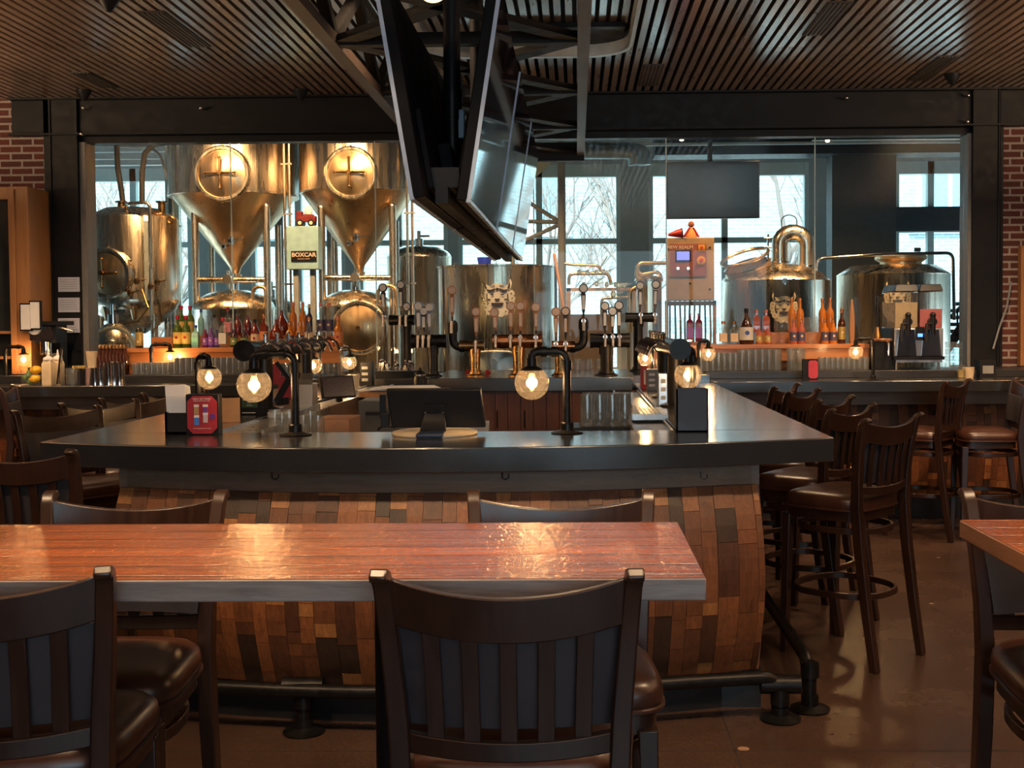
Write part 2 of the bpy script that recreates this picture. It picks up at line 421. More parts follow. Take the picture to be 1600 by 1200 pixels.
# header beam and columns of the glass wall
zb = U(820, 204, 9.36).z
m = M(); m.bx(-4.6, 4.3, 9.40, 9.60, zb, ZC); m.bx(-4.6, 4.3, 9.33, 9.60, zb, zb+0.015); m.bx(-4.6, 4.3, 9.33, 9.60, ZC-0.015, ZC)
m.bx(-4.25, 3.5, 9.44, 9.56, zb-0.055, zb)
struct('trim_header_beam', m, MAT['steel_black'], None)
xl0, xl1, xl2 = U(79, 350, 9.36).x, U(123, 350, 9.36).x, U(139, 350, 9.45).x
xr0, xr1, xr2 = U(1509, 350, 9.45).x, U(1520, 350, 9.36).x, U(1558, 350, 9.36).x
m = M(); m.bx(xl0, xl1, 9.36, 9.6, 0, ZC); m.bx(xl0-0.06, xl0, 9.40, 9.6, 0, ZC); m.bx(xl0+0.01, xl0+0.02, 9.345, 9.36, 0, ZC)
struct('trim_column_left', m, MAT['steel_black'], None)
m = M(); m.bx(xr1, xr2, 9.36, 9.6, 0, ZC); m.bx(xr2, xr2+0.07, 9.42, 9.6, 0, ZC); m.cyl((xr2+0.015, 9.37, 0), (xr2+0.015, 9.37, ZC), 0.014)
for z in (1.9, 2.75): m.cyl((xr2+0.015, 9.37, z), (xr2+0.015, 9.37, z+0.04), 0.02)
struct('trim_column_right', m, MAT['steel_black'], None)
jm = flat('grey_jamb', (0.20,0.19,0.18), 0.55)
m = M(); m.bx(xl1, xl2, 9.40, 9.6, 0.0, zb-0.05); struct('trim_jamb_left', m, jm, None)
m = M(); m.bx(xr0, xr1, 9.40, 9.6, 0.0, zb-0.05); struct('trim_jamb_right', m, jm, None)
for (px, py) in ((130, 169), (127, 209), (314, 169)):
    p = U(px, py, 9.33); b = M(); b.sphere(p, 0.018, 10, 6); b.cyl(p, p+Vector((0, 0.08, 0)), 0.008)
    tag(obj('beam_bolt', b, MAT['chrome']), {130: 'shiny bolt at the upper left corner of the black header beam', 127: 'shiny bolt at the lower left corner of the black header beam', 314: 'shiny bolt under the ceiling above the first tall cone tank'}[px], 'bolt', 'bolts on the black header beam')
for (px, py, lb) in ((1513, 149, 'shiny bolt at the upper right corner of the black header beam'), (1512, 190, 'shiny bolt at the lower right corner of the black header beam'), (1323, 153, 'flat bolt on the top edge of the header beam, right half')):
    p = U(px, py, 9.33); b = M(); b.sphere(p, 0.018, 10, 6); b.cyl(p, p+Vector((0, 0.08, 0)), 0.008)
    tag(obj('beam_bolt', b, MAT['chrome']), lb, 'bolt', 'bolts on the black header beam')
# brick walls
m = M(); m.bx(-7, xl0-0.06, 9.42, 9.6, 0, ZC+0.1); struct('wall_left', m, MAT['brick'], None)
m = M(); m.bx(xr2+0.07, 6, 9.42, 9.6, 0, ZC+0.1); struct('wall_right', m, MAT['brick'], None)
dk = flat('dark_wall', (0.05,0.03,0.025), 0.8)
m = M(); m.bx(-7.1, -7, -4, 9.6, 0, ZC+0.2); struct('wall_side_left', m, dk, None)
m = M(); m.bx(6, 6.1, -4, 9.6, 0, ZC+0.2); struct('wall_side_right', m, dk, None)
m = M(); m.bx(-7, 6, -4.1, -4, 0, 1.0); m.bx(-7, 6, -4.1, -4, 2.9, ZC+0.2); m.bx(-7, -0.8, -4.1, -4, 1.0, 2.9); m.bx(3.8, 6, -4.1, -4, 1.0, 2.9)
for x in (0.7, 2.3): m.bx(x-0.03, x+0.03, -4.1, -4, 1.0, 2.9)
struct('wall_street', m, dk, None)
m = M(); m.bx(xl2+0.0, xr0-0.0, 9.37, 9.6, 0, 1.10); struct('wall_low', m, MAT['steel_black'], None)
# the glass wall: six panes with butt joints
wg = glassy('window_glass', (0.93, 0.975, 0.97), 0.06, 0.0)
seams = [xl2] + [U(px, 350, 9.5).x for px in (362, 587, 834, 1041, 1273)] + [xr0]
for i in range(6):
    m = M(); m.bx(seams[i]+0.003, seams[i+1]-0.003, 9.494, 9.506, 1.10, zb-0.05)
    struct('window_%d' % (i+1), m, wg, None)
m = M()
for x in seams[1:-1]: m.bx(x-0.004, x+0.004, 9.49, 9.50, 1.10, zb-0.05)
struct('trim_glass_joints', m, flat('joint_edge_highlight', (0.65,0.80,0.77), 0.4), None)  # joint strips coloured pale green to paint the highlight on the pane edges
# brewery shell
gw = flat('grey_brewery_wall', (0.42,0.46,0.45), 0.7, var=0.06)
def pz(py, Y=15.0): return U(900, py, Y).z
def pxx(px, Y=15.0): return U(px, 400, Y).x
zt = pz(257)
wins = [(118, 300, zt), (392, 540, zt), (560, 700, zt), (716, 970, zt), (1014, 1264, zt), (1398, 1560, zt)]
m = M(); X0 = -8.5
xs = []
for a, b, z in wins: xs.append((pxx(a), pxx(b)))
prev = -9.0
for a, b in xs:
    m.bx(prev, a, 15.0, 15.3, 0, 4.6); prev = b
m.bx(prev, 8.0, 15.0, 15.3, 0, 4.6)
for a, b in xs: m.bx(a, b, 15.0, 15.3, 0, 0.75); m.bx(a, b, 15.0, 15.3, zt, 4.6)
a, b = xs[-1]; m.bx(a, b, 15.0, 15.3, pz(366), pz(328))
struct('wall_brewery', m, gw, None)
fm = flat('grey_green_window_frame', (0.58,0.68,0.65), 0.5, var=0.05)
ztr = pz(377)
mull = [(0.5,), (0.5,), (0.45,), (0.5,), (0.475,), (0.35, 0.8)]
for i, (a, b) in enumerate(xs):
    m = M(); w_ = 0.055
    for x in (a+0.001, b-w_-0.001): m.bx(x, x+w_, 15.0, 15.12, 0.75, zt)
    for z in (0.75, zt-0.16): m.bx(a, b, 15.01, 15.11, z, z+0.16)
    if i < 5: m.bx(a, b, 15.01, 15.11, ztr-0.035, ztr+0.035)
    for q in mull[i]:
        x = a+(b-a)*q
        m.bx(x-0.04, x+0.04, 15.01, 15.11, 0.75, zt)
    fr = struct('window_%d' % (7+i), m, fm, None)
    g = M(); g.bx(a+0.05, b-0.05, 15.05, 15.06, 0.8, zt-0.05)
    gp = obj('pane', g, wg, fr)
    if i == 5:
        s = M(); s.bx(a, b, 14.98, 15.12, pz(366), pz(328)); obj('spandrel', s, flat('dark_spandrel', (0.05,0.055,0.06), 0.4), fr)
m = M(); m.bx(-9, 8, 9.6, 15.3, 4.6, 4.7); struct('ceiling_brewery', m, flat('dark_brewery_ceiling', (0.05,0.06,0.065), 0.8), None)
m = M(); m.bx(-9.1, -9, 9.6, 15.3, 0, 4.7); struct('wall_brewery_left', m, gw, None)
m = M(); m.bx(8, 8.1, 9.6, 15.3, 0, 4.7); struct('wall_brewery_right', m, gw, None)
m = M(); m.bx(-9, 8, 9.60, 9.7, ZC-0.02, 4.7); m.bx(-9, xl0, 9.61, 9.7, 0, 3.4); m.bx(xr2, 8, 9.61, 9.7, 0, 3.4)
struct('wall_brewery_front', m, flat('dark_brewery_front', (0.06,0.06,0.06), 0.8), None)
# light steel girts and deep soffit seen along the top of the glass
ls = flat('pale_steel_girt', (0.45,0.52,0.50), 0.45)
for k, (a, b, y0, y1, Y) in enumerate(((880, 1292, 206, 214, 12.6), (880, 1520, 222, 225, 13.2), (1270, 1520, 216, 219, 12.8))):
    m = M(); p0, p1 = U(a, y1, Y), U(b, y0, Y); m.bx(p0.x, p1.x, Y, Y+0.08, min(p0.z, p1.z), max(p0.z, p1.z)); struct('trim_%d' % (10+k), m, ls, None)
for k, (y0, y1) in enumerate(((229, 236), (240, 246), (250, 254))):
    m = M(); Y = 14.0; p0, p1 = U(100, y1, Y), U(330, y0, Y); m.bx(p0.x, p1.x, Y, Y+0.1, p1.z-0.05, p1.z); struct('trim_%d' % (14+k), m, ls, None)
m = M(); p0, p1 = U(1020, 250, 13.8), U(1560, 250, 13.8); m.bx(p0.x, p1.x, 13.4, 13.8, p0.z, 4.6); struct('wall_brewery_soffit', m, flat('navy_soffit', (0.022,0.030,0.042), 0.5), None)
# grey pier and dark storage wall at the right
m = M(); p0, p1 = U(1300, 400, 13.6), U(1400, 400, 13.6); m.bx(p0.x, p1.x, 13.6, 13.9, 0, 4.6); struct('wall_brewery_pier', m, flat('slate_pier', (0.075,0.085,0.09), 0.6), None)

# ------------------------------------------------------------------ outdoors
gr = M(); gr.bx(-40, 40, 15.4, 60, -0.2, -0.1); struct('ground', gr, flat('pale_pavement', (0.45,0.46,0.45), 0.8, scale=2), None)
YF = 30.0
m = M(); m.bx(-22, 26, YF, YF+1, -0.1, 6.3); hs = tag(obj('neighbour_building', m, MAT['brick_out']), 'pale brick building across the street behind the brewery windows', 'building')
hwm = flat('blue_window', (0.20,0.34,0.45), 0.15); hfm = flat('white_window_trim', (0.78,0.82,0.84), 0.5)
for i in (0, 3, 5, 8, 10):
    for j in (1,):
        x = -20 + i*3.6; z = 3.9
        q = M(); q.bx(x, x+1.7, YF-0.06, YF, z, z+1.9); q.bx(x-0.2, x+1.9, YF-0.12, YF, z-0.2, z)
        a = obj('window', q, hfm, hs)
        q = M(); q.bx(x+0.12, x+0.79, YF-0.08, YF-0.05, z+0.12, z+1.78); q.bx(x+0.9, x+1.58, YF-0.08, YF-0.05, z+0.12, z+1.78); obj('pane', q, hwm, a)
# bare trees
bark = flat('pale_bare_bark', (0.24,0.19,0.17), 0.8)
def tree(x, y, h, seed, label):
    rnd = random.Random(seed); m = M()
    def br(p, d, l, r, k):
        n = 4; pts = [p]; q = p
        for i in range(n):
            d = (d + Vector((rnd.uniform(-1,1), rnd.uniform(-0.5,0.5), rnd.uniform(-0.3,0.5)))*0.16).normalized(); q = q + d*(l/n); pts.append(q)
        m.tube(pts, [r*(1-0.5*i/n) for i in range(n+1)], 5 if k else 7, caps=False)
        if k < 4:
            for i in range(4 if k < 3 else 5):
                t = pts[rnd.randint(1, n)]
                nd = (d + Vector((rnd.uniform(-1,1), rnd.uniform(-0.6,0.6), rnd.uniform(-0.2,0.8)))*0.9).normalized()
                br(t, nd, l*rnd.uniform(0.5,0.75), r*0.5, k+1)
    br(Vector((x, y, -0.1)), Vector((0,0,1)), h*0.45, 0.11, 0)
    tag(obj('bare_tree', m, bark), label, 'tree', 'bare trees outside the brewery')
tree(1.2, 21.5, 6.0, 4, 'bare tree seen through the window right of the hanging screens')
tree(3.6, 22.0, 6.5, 9, 'bare tree seen behind the hanging black television')
tree(-7.6, 21.0, 6.0, 12, 'bare tree seen through the window above the leftmost tank')
tree(-0.6, 23.0, 6.0, 17, 'bare tree seen just left of the hanging screens')
# ------------------------------------------------------------------ the bar island
ZT = 1.07
def solid(m, poly, z0, z1): m.prism(poly, z0, z1)
# front arc of the counter
XL, XR, YE = -2.06, 0.975, 4.37
def front(x):                         # bowed front edge
    t = (x-(XL+XR)/2)/((XR-XL)/2); return 4.09 + (YE-4.09)*t*t
# one continuous U shaped top, as cross strips
N = 28
pf = [(XL + (XR-XL)*i/N, front(XL + (XR-XL)*i/N)) for i in range(N+1)]
xi0, xi1, yi, yb = XL+0.57, XR-0.565, 4.70, 8.25
m = M()
# build as three prisms sharing edges, then weld
quad = [(x, y) for x, y in pf]
m.prism(quad + [(XR, yi), (xi1, yi), (xi0, yi), (XL, yi)], ZT-0.09, ZT)
m.prism([(XL, yi), (xi0, yi), (xi0, yb), (XL, yb)], ZT-0.09, ZT)
m.prism([(xi1, yi), (XR, yi), (XR, yb), (xi1, yb)], ZT-0.09, ZT)
bar = thing('bar_island', 'U-shaped bar island with black stone top and wood stave front', 'bar', (0, 0, 0))
obj('countertop', m, MAT['granite'], bar, bevel=0.004)
random.seed(11)
def prof(z):                          # barrel bulge of the stave front
    t = (z-0.17)/(0.89-0.17); return 0.13*math.sin(PI*min(1, max(0, t*0.88+0.04)))
def stave_wall(m, P0, P1, nrm, flare0=0.0, flare1=0.0, bulge=1.0, z0=0.17, z1=0.89, curve=None):
    """columns of short planks between two ground points; nrm is the outward direction"""
    P0 = Vector(P0); P1 = Vector(P1); L = (P1-P0).length; u = (P1-P0)/L; n = Vector(nrm)
    s = 0.0
    rows = None
    while s < L-0.01:
        w = min(random.uniform(0.048, 0.082), L-s)
        cuts = [z0]; z = z0
        while z < z1-0.05:
            z += random.choice((0.05, 0.055, 0.12, 0.20, 0.26)); cuts.append(min(z, z1))
        if cuts[-1] < z1: cuts.append(z1)
        off = random.uniform(0, 0.006)
        for a, b in zip(cuts, cuts[1:]):
            short = (b-a) < 0.07
            m.col = random.choice((0.75, 0.95, 1.0, 0.6)) if short and random.random() < 0.6 else random.choice((0.05, 0.2, 0.3, 0.4, 0.45, 0.5, 0.55, 0.65, 0.75, 0.35))
            k = max(1, int((b-a)/0.05)); o2 = off+random.uniform(0, 0.004)
            for i in range(k):
                za, zb_ = a+(b-a)*i/k, a+(b-a)*(i+1)/k
                za2 = za + (0.0008 if i == 0 else 0); zb2 = zb_ - (0.0008 if i == k-1 else 0)
                def pt(q, z, d):
                    fr = (s+q)/L
                    c = (P0 + u*(s+q)) + n*(prof(z)*bulge + d)
                    c = c + u*(prof(z)*(flare1*fr - flare0*(1-fr)))
                    if curve: c = c + n*curve(fr)
                    return Vector((c.x, c.y, z))
                q0, q1 = 0.0006, w-0.0006
                vs = [pt(q0, za2, o2), pt(q1, za2, o2), pt(q1, zb2, o2), pt(q0, zb2, o2), pt(q0, za2, -0.02), pt(q1, za2, -0.02), pt(q1, zb2, -0.02), pt(q0, zb2, -0.02)]
                m.add(vs, [(0,1,2,3), (1,5,6,2), (4,0,3,7), (3,2,6,7), (4,5,1,0)])
        s += w
    m.col = None
bx0, bx1 = -1.76, 0.685
yB = 4.38; bow = lambda f: 0.20*(1-(2*f-1)**2)
m = M()
stave_wall(m, (bx0, yB+0.06, 0), (bx1, yB+0.06, 0), (0, -1, 0), 0.15, 0.15, 1.0, curve=bow)
stave_wall(m, (bx1, yB+0.04, 0), (bx1, 8.2, 0), (1, 0, 0), 0.0, 0.0, 0.2)
stave_wall(m, (bx0, 8.2, 0), (bx0, yB+0.04, 0), (-1, 0, 0), 0.0, 0.0, 0.2)
obj('stave_cladding', m, MAT['stave'], bar, angle=20)
# grey-brown board under the top
m = M()
K = 24
for i in range(K):
    f0, f1 = i/K, (i+1)/K
    x0, x1 = bx0+(bx1-bx0)*f0, bx0+(bx1-bx0)*f1
    y0, y1 = yB+0.045-bow(f0), yB+0.045-bow(f1)
    m.add([(x0,y0,0.885),(x1,y1,0.885),(x1,y1,0.98),(x0,y0,0.98),(x0,y0+0.05,0.885),(x1,y1+0.05,0.885),(x1,y1+0.05,0.98),(x0,y0+0.05,0.98)], [(0,1,2,3),(4,0,3,7),(1,5,6,2),(3,2,6,7),(4,5,1,0)])
m.bx(bx1-0.02, bx1+0.015, yB+0.04, 8.2, 0.885, 0.98); m.bx(bx0-0.015, bx0+0.02, yB+0.04, 8.2, 0.885, 0.98)
obj('apron_board', m, MAT['board'], bar)
# core and black plinth
m = M()
pl = [(bx0+0.06, 8.2)] + [(bx0+0.06+(bx1-bx0-0.12)*i/K, yB+0.12-bow(i/K)*0.95) for i in range(K+1)] + [(bx1-0.06, 8.2)]
inner = [(bx1-0.16, 8.2), (bx1-0.16, 4.72), (bx0+0.16, 4.72), (bx0+0.16, 8.2)]
m.prism([(bx0+0.06, 4.72)] + pl[1:-1] + [(bx1-0.06, 4.72)], 0.0, 0.975)
m.bx(bx0+0.02, bx0+0.18, 4.72, 8.2, 0, 0.975); m.bx(bx1-0.18, bx1-0.02, 4.72, 8.2, 0, 0.975)
m.bx(bx1-0.18, bx1+0.03, yB+0.1, 8.2, 0, 0.16); m.bx(bx0-0.03, bx0+0.18, yB+0.1, 8.2, 0, 0.16)
obj('plinth', m, flat('black_plinth', (0.012,0.012,0.014), 0.45), bar)
for px, py in ((470, 603), (790, 603), (900, 600)): pass
for px in (430, 790, 1100):
    hk = M(); p = U(px, 745, 4.22); hk.tube([p+Vector((-0.012, 0, 0.02)), p+Vector((-0.012, 0, -0.004)), p+Vector((0, -0.004, -0.010)), p+Vector((0.012, 0, -0.004)), p+Vector((0.012, 0, 0.01))], 0.0025, 6)
    obj('bag_hook', hk, MAT['pipe'], bar)
# foot rails
def rail(name, label, path, posts, pr=0.026):
    t = thing(name, label, 'foot rail', (0, 0, 0))
    m = M(); m.tube(rounded(path, 0.06), pr, 14); obj('rail', m, MAT['pipe'], t)
    for (x, y, z) in posts:
        m = M(); m.cyl((x, y, 0.0), (x, y, z), 0.026, n=14); m.lathe([(0.075, 0), (0.078, 0.008), (0.05, 0.016), (0.034, 0.022), (0.034, 0.05)], (x, y, 0), 20)
        m.lathe([(0.036, z-0.07), (0.036, z-0.01)], (x, y, 0), 16)
        obj('post', m, MAT['pipe'], t)
        m = M(); m.tube([(x-0.075, y, z+0.006), (x+0.075, y, z+0.006)], 0.036, 16) if name != 'x' else None
        obj('collar', m, MAT['pipe'], t)
    return t
zr = 0.165
fp = [(-1.9, 4.36, zr)] + [(-1.9+2.62*i/10, 4.36-0.20*(1-(2*i/10-1)**2), zr) for i in range(1, 10)] + [(0.72, 4.33, zr), (0.765, 4.34, 0.12), (0.765, 4.34, 0.0)]
rail('foot_rail', 'black iron pipe foot rail along the front of the stave bar', fp, [(-1.02, 4.21, zr), (0.765, 4.34, 0.13)])
sp = [(0.90, 7.9, zr+0.02), (0.90, 4.50, zr+0.02), (0.90, 4.45, 0.0)]
t = thing('foot_rail', 'black iron pipe foot rail running back along the right side of the bar', 'foot rail')
m = M(); m.tube(rounded(sp, 0.07), 0.026, 14); obj('rail', m, MAT['pipe'], t)
for y in (4.45, 6.2, 7.8):
    m = M(); m.cyl((0.9, y, 0), (0.9, y, 0.19), 0.026, n=14); m.lathe([(0.075, 0), (0.078, 0.008), (0.05, 0.016), (0.034, 0.022), (0.034, 0.06)], (0.9, y, 0), 20); m.lathe([(0.036, 0.13), (0.036, 0.185)], (0.9, y, 0), 16)
    obj('post', m, MAT['pipe'], t)
# foot of the front rail's far hidden leg: same shape at the left corner
# ------------------------------------------------------------------ back counters with riser
def counter(name, label, x0, x1, y0=8.32, stv=True):
    t = thing(name, label, 'counter', (0, 0, 0))
    m = M(); m.bx(x0, x1, y0, 9.35, ZT-0.08, ZT); obj('countertop', m, MAT['granite'], t, bevel=0.004)
    m = M(); m.bx(x0, x1, 8.78, 9.35, ZT, 1.125); obj('riser', m, flat('black_riser', (0.02,0.021,0.024), 0.35), t, bevel=0.003)
    m = M(); stave_wall(m, (x0+0.02, 8.86, 0), (x1-0.02, 8.86, 0), (0, -1, 0), 0, 0, 0.7, z0=0.17, z1=0.87); obj('stave_cladding', m, MAT['stave'], t, angle=20)
    m = M(); m.bx(x0, x1, 8.72, 8.80, 0.87, 0.99); obj('apron_board', m, MAT['board'], t)
    m = M(); m.bx(x0+0.01, x1-0.01, 8.87, 9.34, 0, 0.99); m.bx(x0, x1, 8.83, 8.9, 0, 0.17); obj('plinth', m, flat('black_plinth', (0.012,0.012,0.014), 0.45), t)
    return t
cr = counter('back_counter', 'black stone counter with stave front right of the bar island', 0.985, 5.6)
cl = counter('back_counter', 'black stone counter with stave front left of the bar island', -6.4, -2.03)
m = M(); m.cyl((0, 0, 0), (0, 0.004, 0), 0.018)
p = U(1465, 644, 8.77); b = M(); b.box(p, (0.06, 0.008, 0.035)); b.m = 1; b.sphere(p+Vector((0.005, -0.008, 0)), 0.008, 8, 5)
tag(obj('wall_outlet', b, [MAT['plastic'], MAT['white']]), 'small black outlet set in the staves under the right back counter', 'outlet')
# rear centre block with the tap towers
XA, XB = U(668, 600, 8.0).x, 0.40
t = thing('tap_counter', 'black stone topped wood counter carrying the tap towers', 'counter')
m = M(); m.prism([(XA, 8.0), (XB-0.01, 8.0), (XB-0.01, 8.27), (XB+0.56, 8.27), (XB+0.56, 9.35), (XA, 9.35)], 1.03, 1.125); obj('countertop', m, MAT['granite'], t, bevel=0.004)
m = M(); n_ = 16
for i in range(n_):
    x0 = XA+0.02+(XB-XA)*i/n_; m.bx(x0, x0+(XB-XA)/n_-0.004, 8.03, 8.07, 0.1, 1.03)
obj('plank_front', m, MAT['redwood'], t)
m = M(); m.prism([(XA+0.01, 8.07), (XB-0.02, 8.07), (XB-0.02, 8.30), (XB+0.5, 8.30), (XB+0.5, 9.33), (XA+0.01, 9.33)], 0, 1.03); obj('carcass', m, MAT['steel_black'], t)
for px in (723, 777, 820):
    m = M(); p = U(px, 655, 8.02); m.tube([p+Vector((0, 0, 0.06)), p+Vector((0, -0.02, 0.05)), p+Vector((0, -0.02, -0.05)), p+Vector((0, 0, -0.06))], 0.005, 6); obj('handle', m, MAT['pipe'], t)
# left rear counter strip between island and glass
t = thing('side_counter', 'dark counter strip left of the tap counter, behind the island', 'counter')
m = M(); m.bx(-2.02, XA-0.02, 8.55, 9.35, 1.03, 1.10); obj('countertop', m, MAT['granite'], t, bevel=0.004)
m = M(); m.bx(-2.0, XA-0.03, 8.60, 9.33, 0, 1.03); obj('carcass', m, MAT['redwood'], t)
# wooden bottle shelves
def wbox(label, px0, px1, pyt, Y0=9.02, Y1=9.35):
    a, b = U(px0, pyt, Y0), U(px1, pyt, Y0); zt_ = (a.z+b.z)/2
    t = thing('bottle_shelf', label, 'shelf')
    m = M(); m.bx(a.x, b.x, Y0-0.02, Y1, zt_-0.035, zt_); obj('top_board', m, MAT['orange_wood'], t, bevel=0.003)
    m = M(); m.bx(a.x, b.x, Y0, Y0+0.02, zt_-0.13, zt_-0.035); obj('front_board', m, MAT['orange_wood'], t)
    m = M(); m.bx(a.x, b.x, Y1-0.14, Y1-0.12, 1.125, zt_-0.035); m.bx(a.x, a.x+0.02, Y0+0.02, Y1, 1.125, zt_-0.035); m.bx(b.x-0.02, b.x, Y0+0.02, Y1, 1.125, zt_-0.035); obj('back_board', m, MAT['orange_wood'], t)
    return a.x, b.x, zt_
SL = wbox('long orange wood bottle shelf left of the tap towers', 196, 531, 543)
SR = wbox('long orange wood bottle shelf right of the tap towers', 1012, 1361, 538)
# ------------------------------------------------------------------ brewery tanks
def tprof(cx, Y, pts):                 # (pixel x of the right edge, pixel y) -> (radius, z)
    return [(max(0.0, abs(U(px, py, Y).x - U(cx, py, Y).x)), U(cx, py, Y).z) for px, py in pts]
def manway(par, c, r, name='manway', deep=0.05, spokes=4, mat=None, rim=True, nrm=(0,-1,0)):
    """round hatch with dished door and clamp wheel, on the face towards the bar"""
    t = M(); nrm = Vector(nrm)
    t.lathe([(r*1.16, 0), (r*1.16, deep), (r*1.10, deep+0.012), (r*1.0, deep+0.012), (r*0.97, deep)], c, 40, nrm, caps=False)
    o = obj(name, t, MAT['tank'], par)
    d = M(); d.lathe([(r*0.97, deep), (r*0.90, deep+0.004), (r*0.6, deep+0.03), (r*0.25, deep+0.045), (0.0, deep+0.048)], c, 40, nrm, caps=False)
    obj('hatch_door', d, MAT['tank_cone'], o)
    h = M(); q = c + nrm*(deep+0.075)
    h.cyl(q - nrm*0.03, q + nrm*0.02, 0.022, n=12)
    u = Vector((1,0,0)); v = Vector((0,0,1))
    if spokes:
        for k in range(spokes):
            a = 2*PI*k/spokes + PI/2; e = q + (u*math.cos(a)+v*math.sin(a))*r*0.62
            h.cyl(q, e, 0.011, n=8); h.sphere(e, 0.016, 8, 5)
    for k in range(6):
        a = 2*PI*k/6 + 0.5; e = c + nrm*(deep*0.6) + (u*math.cos(a)+v*math.sin(a))*r*1.15
        h.cyl(e-v*0.015, e+v*0.015, 0.013, n=8)
    obj('clamp_wheel', h, MAT['dark_gold'], o)
    return o
def valve(m, p, s=1.0, d=(0,-1,0)):
    p = Vector(p); d = Vector(d)
    m.cyl(p, p+d*0.07*s, 0.016*s, n=10); m.cyl(p+d*0.03*s, p+d*0.045*s, 0.028*s, n=12); m.cyl(p+d*0.055*s+Vector((0,0,0)), p+d*0.055*s+Vector((0.09*s,0,0.02*s)), 0.006*s, n=6)
    m.cyl(p+d*0.05*s-Vector((0,0,0.03*s)), p+d*0.05*s+Vector((0,0,0.03*s)), 0.018*s, n=10)
def fermenter(label, cx, Y, redge, ytop, ycyl, cone_edge, out, man, legs, cross_y, label2):
    t = thing('fermenter_tank', label, 'tank', (0,0,0), group='cone bottomed steel tanks')
    pr = tprof(cx, Y, [(cx, ytop-40), (cx+(redge-cx)*0.8, ytop-26), (redge, ytop), (redge, ycyl)])
    c0 = U(cx, ycyl, Y); m = M(); m.lathe(pr[::-1], (c0.x, Y, 0), 56, caps=False)
    r, z = pr[-1]
    m.lathe([(r, z), (r+0.006, z+0.004), (r+0.006, z+0.02), (r, z+0.024)], (c0.x, Y, 0), 56, caps=False)
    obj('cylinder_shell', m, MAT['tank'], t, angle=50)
    co = tprof(cx, Y, [(cone_edge, ycyl), (cx+(cone_edge-cx)*0.965, ycyl+5), (cx+9, out-14), (cx+6, out-4)])
    oc = M()
    oc.lathe([(r, z), co[0]], (c0.x, Y, 0), 56, caps=False)
    oc.lathe(co, (c0.x, Y, 0), 56, caps=False)
    z1 = co[-1][1]; rr = co[-1][0]
    oc.lathe([(rr, z1), (rr+0.02, z1-0.005), (rr+0.02, z1-0.03), (rr, z1-0.035), (rr, z1-0.09)], (c0.x, Y, 0), 24)
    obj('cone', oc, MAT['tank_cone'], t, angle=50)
    mc = U(man[0], man[1], Y-r*0.93)
    manway(t, mc, man[2]*(Y-r)/F, spokes=4)
    v = M(); p = U(cx-2, ycyl+(out-ycyl)*0.55, Y-r*0.42); valve(v, p, 1.3)
    p = U(cx-14, ycyl+(out-ycyl)*0.62, Y-r*0.36); valve(v, p, 0.9)
    obj('sample_valve', v, MAT['chrome'], t)
    for (px, pyt) in legs:
        m = M(); a = U(px, pyt, Y-0.32); m.cyl((a.x, Y-0.32, a.z), (a.x, Y-0.32, 0.02), 0.036, n=14); m.sphere((a.x, Y-0.32, a.z), 0.036, 14, 6, 0, 90); m.lathe([(0.05, 0), (0.05, 0.02)], (a.x, Y-0.32, 0), 14)
        obj('leg', m, MAT['tank'], t)
    for dx in (-1, 1):
        m = M(); x = c0.x+dx*r*0.55; m.cyl((x, Y+0.35, z-0.25), (x, Y+0.35, 0.0), 0.036, n=12); obj('leg', m, MAT['tank'], t)
    m = M(); a, b = U(legs[0][0], cross_y, Y-0.32), U(legs[1][0], cross_y, Y-0.32); m.cyl(a, b, 0.030, n=14)
    mid = (a+b)/2; m.cyl(mid+Vector((0,-0.03,0)), mid+Vector((0,-0.12,0)), 0.045, n=16); m.cyl(mid+Vector((0,-0.06,-0.09)), mid+Vector((0,-0.06,0.09)), 0.018, n=8)
    obj('cross_pipe', m, MAT['tank'], t)
    # down pipes beside the shell
    m = M(); x = c0.x + r*1.03
    for k, dx in enumerate((0.0, 0.05)):
        m.tube([(x+dx-0.06, Y-0.35, 4.2), (x+dx-0.06, Y-0.35, 0.9)], 0.013, 8)
    for zz in (1.9, 2.6, 3.1): m.bx(x-0.09, x+0.02, Y-0.37, Y-0.34, zz, zz+0.015)
    obj('service_pipe', m, MAT['tank'], t)
    return t
fermenter('first tall cone bottomed fermenter from the left, with round hatch', 366, 11.9, 464, 170, 310, 458, 432, (349, 272, 38), ((304, 330), (416, 322)), 437, '')
fermenter('second tall cone bottomed fermenter, just left of the hanging screens', 560, 11.9, 650, 170, 304, 646, 428, (549, 271, 36), ((502, 324), (613, 322)), 434, '')
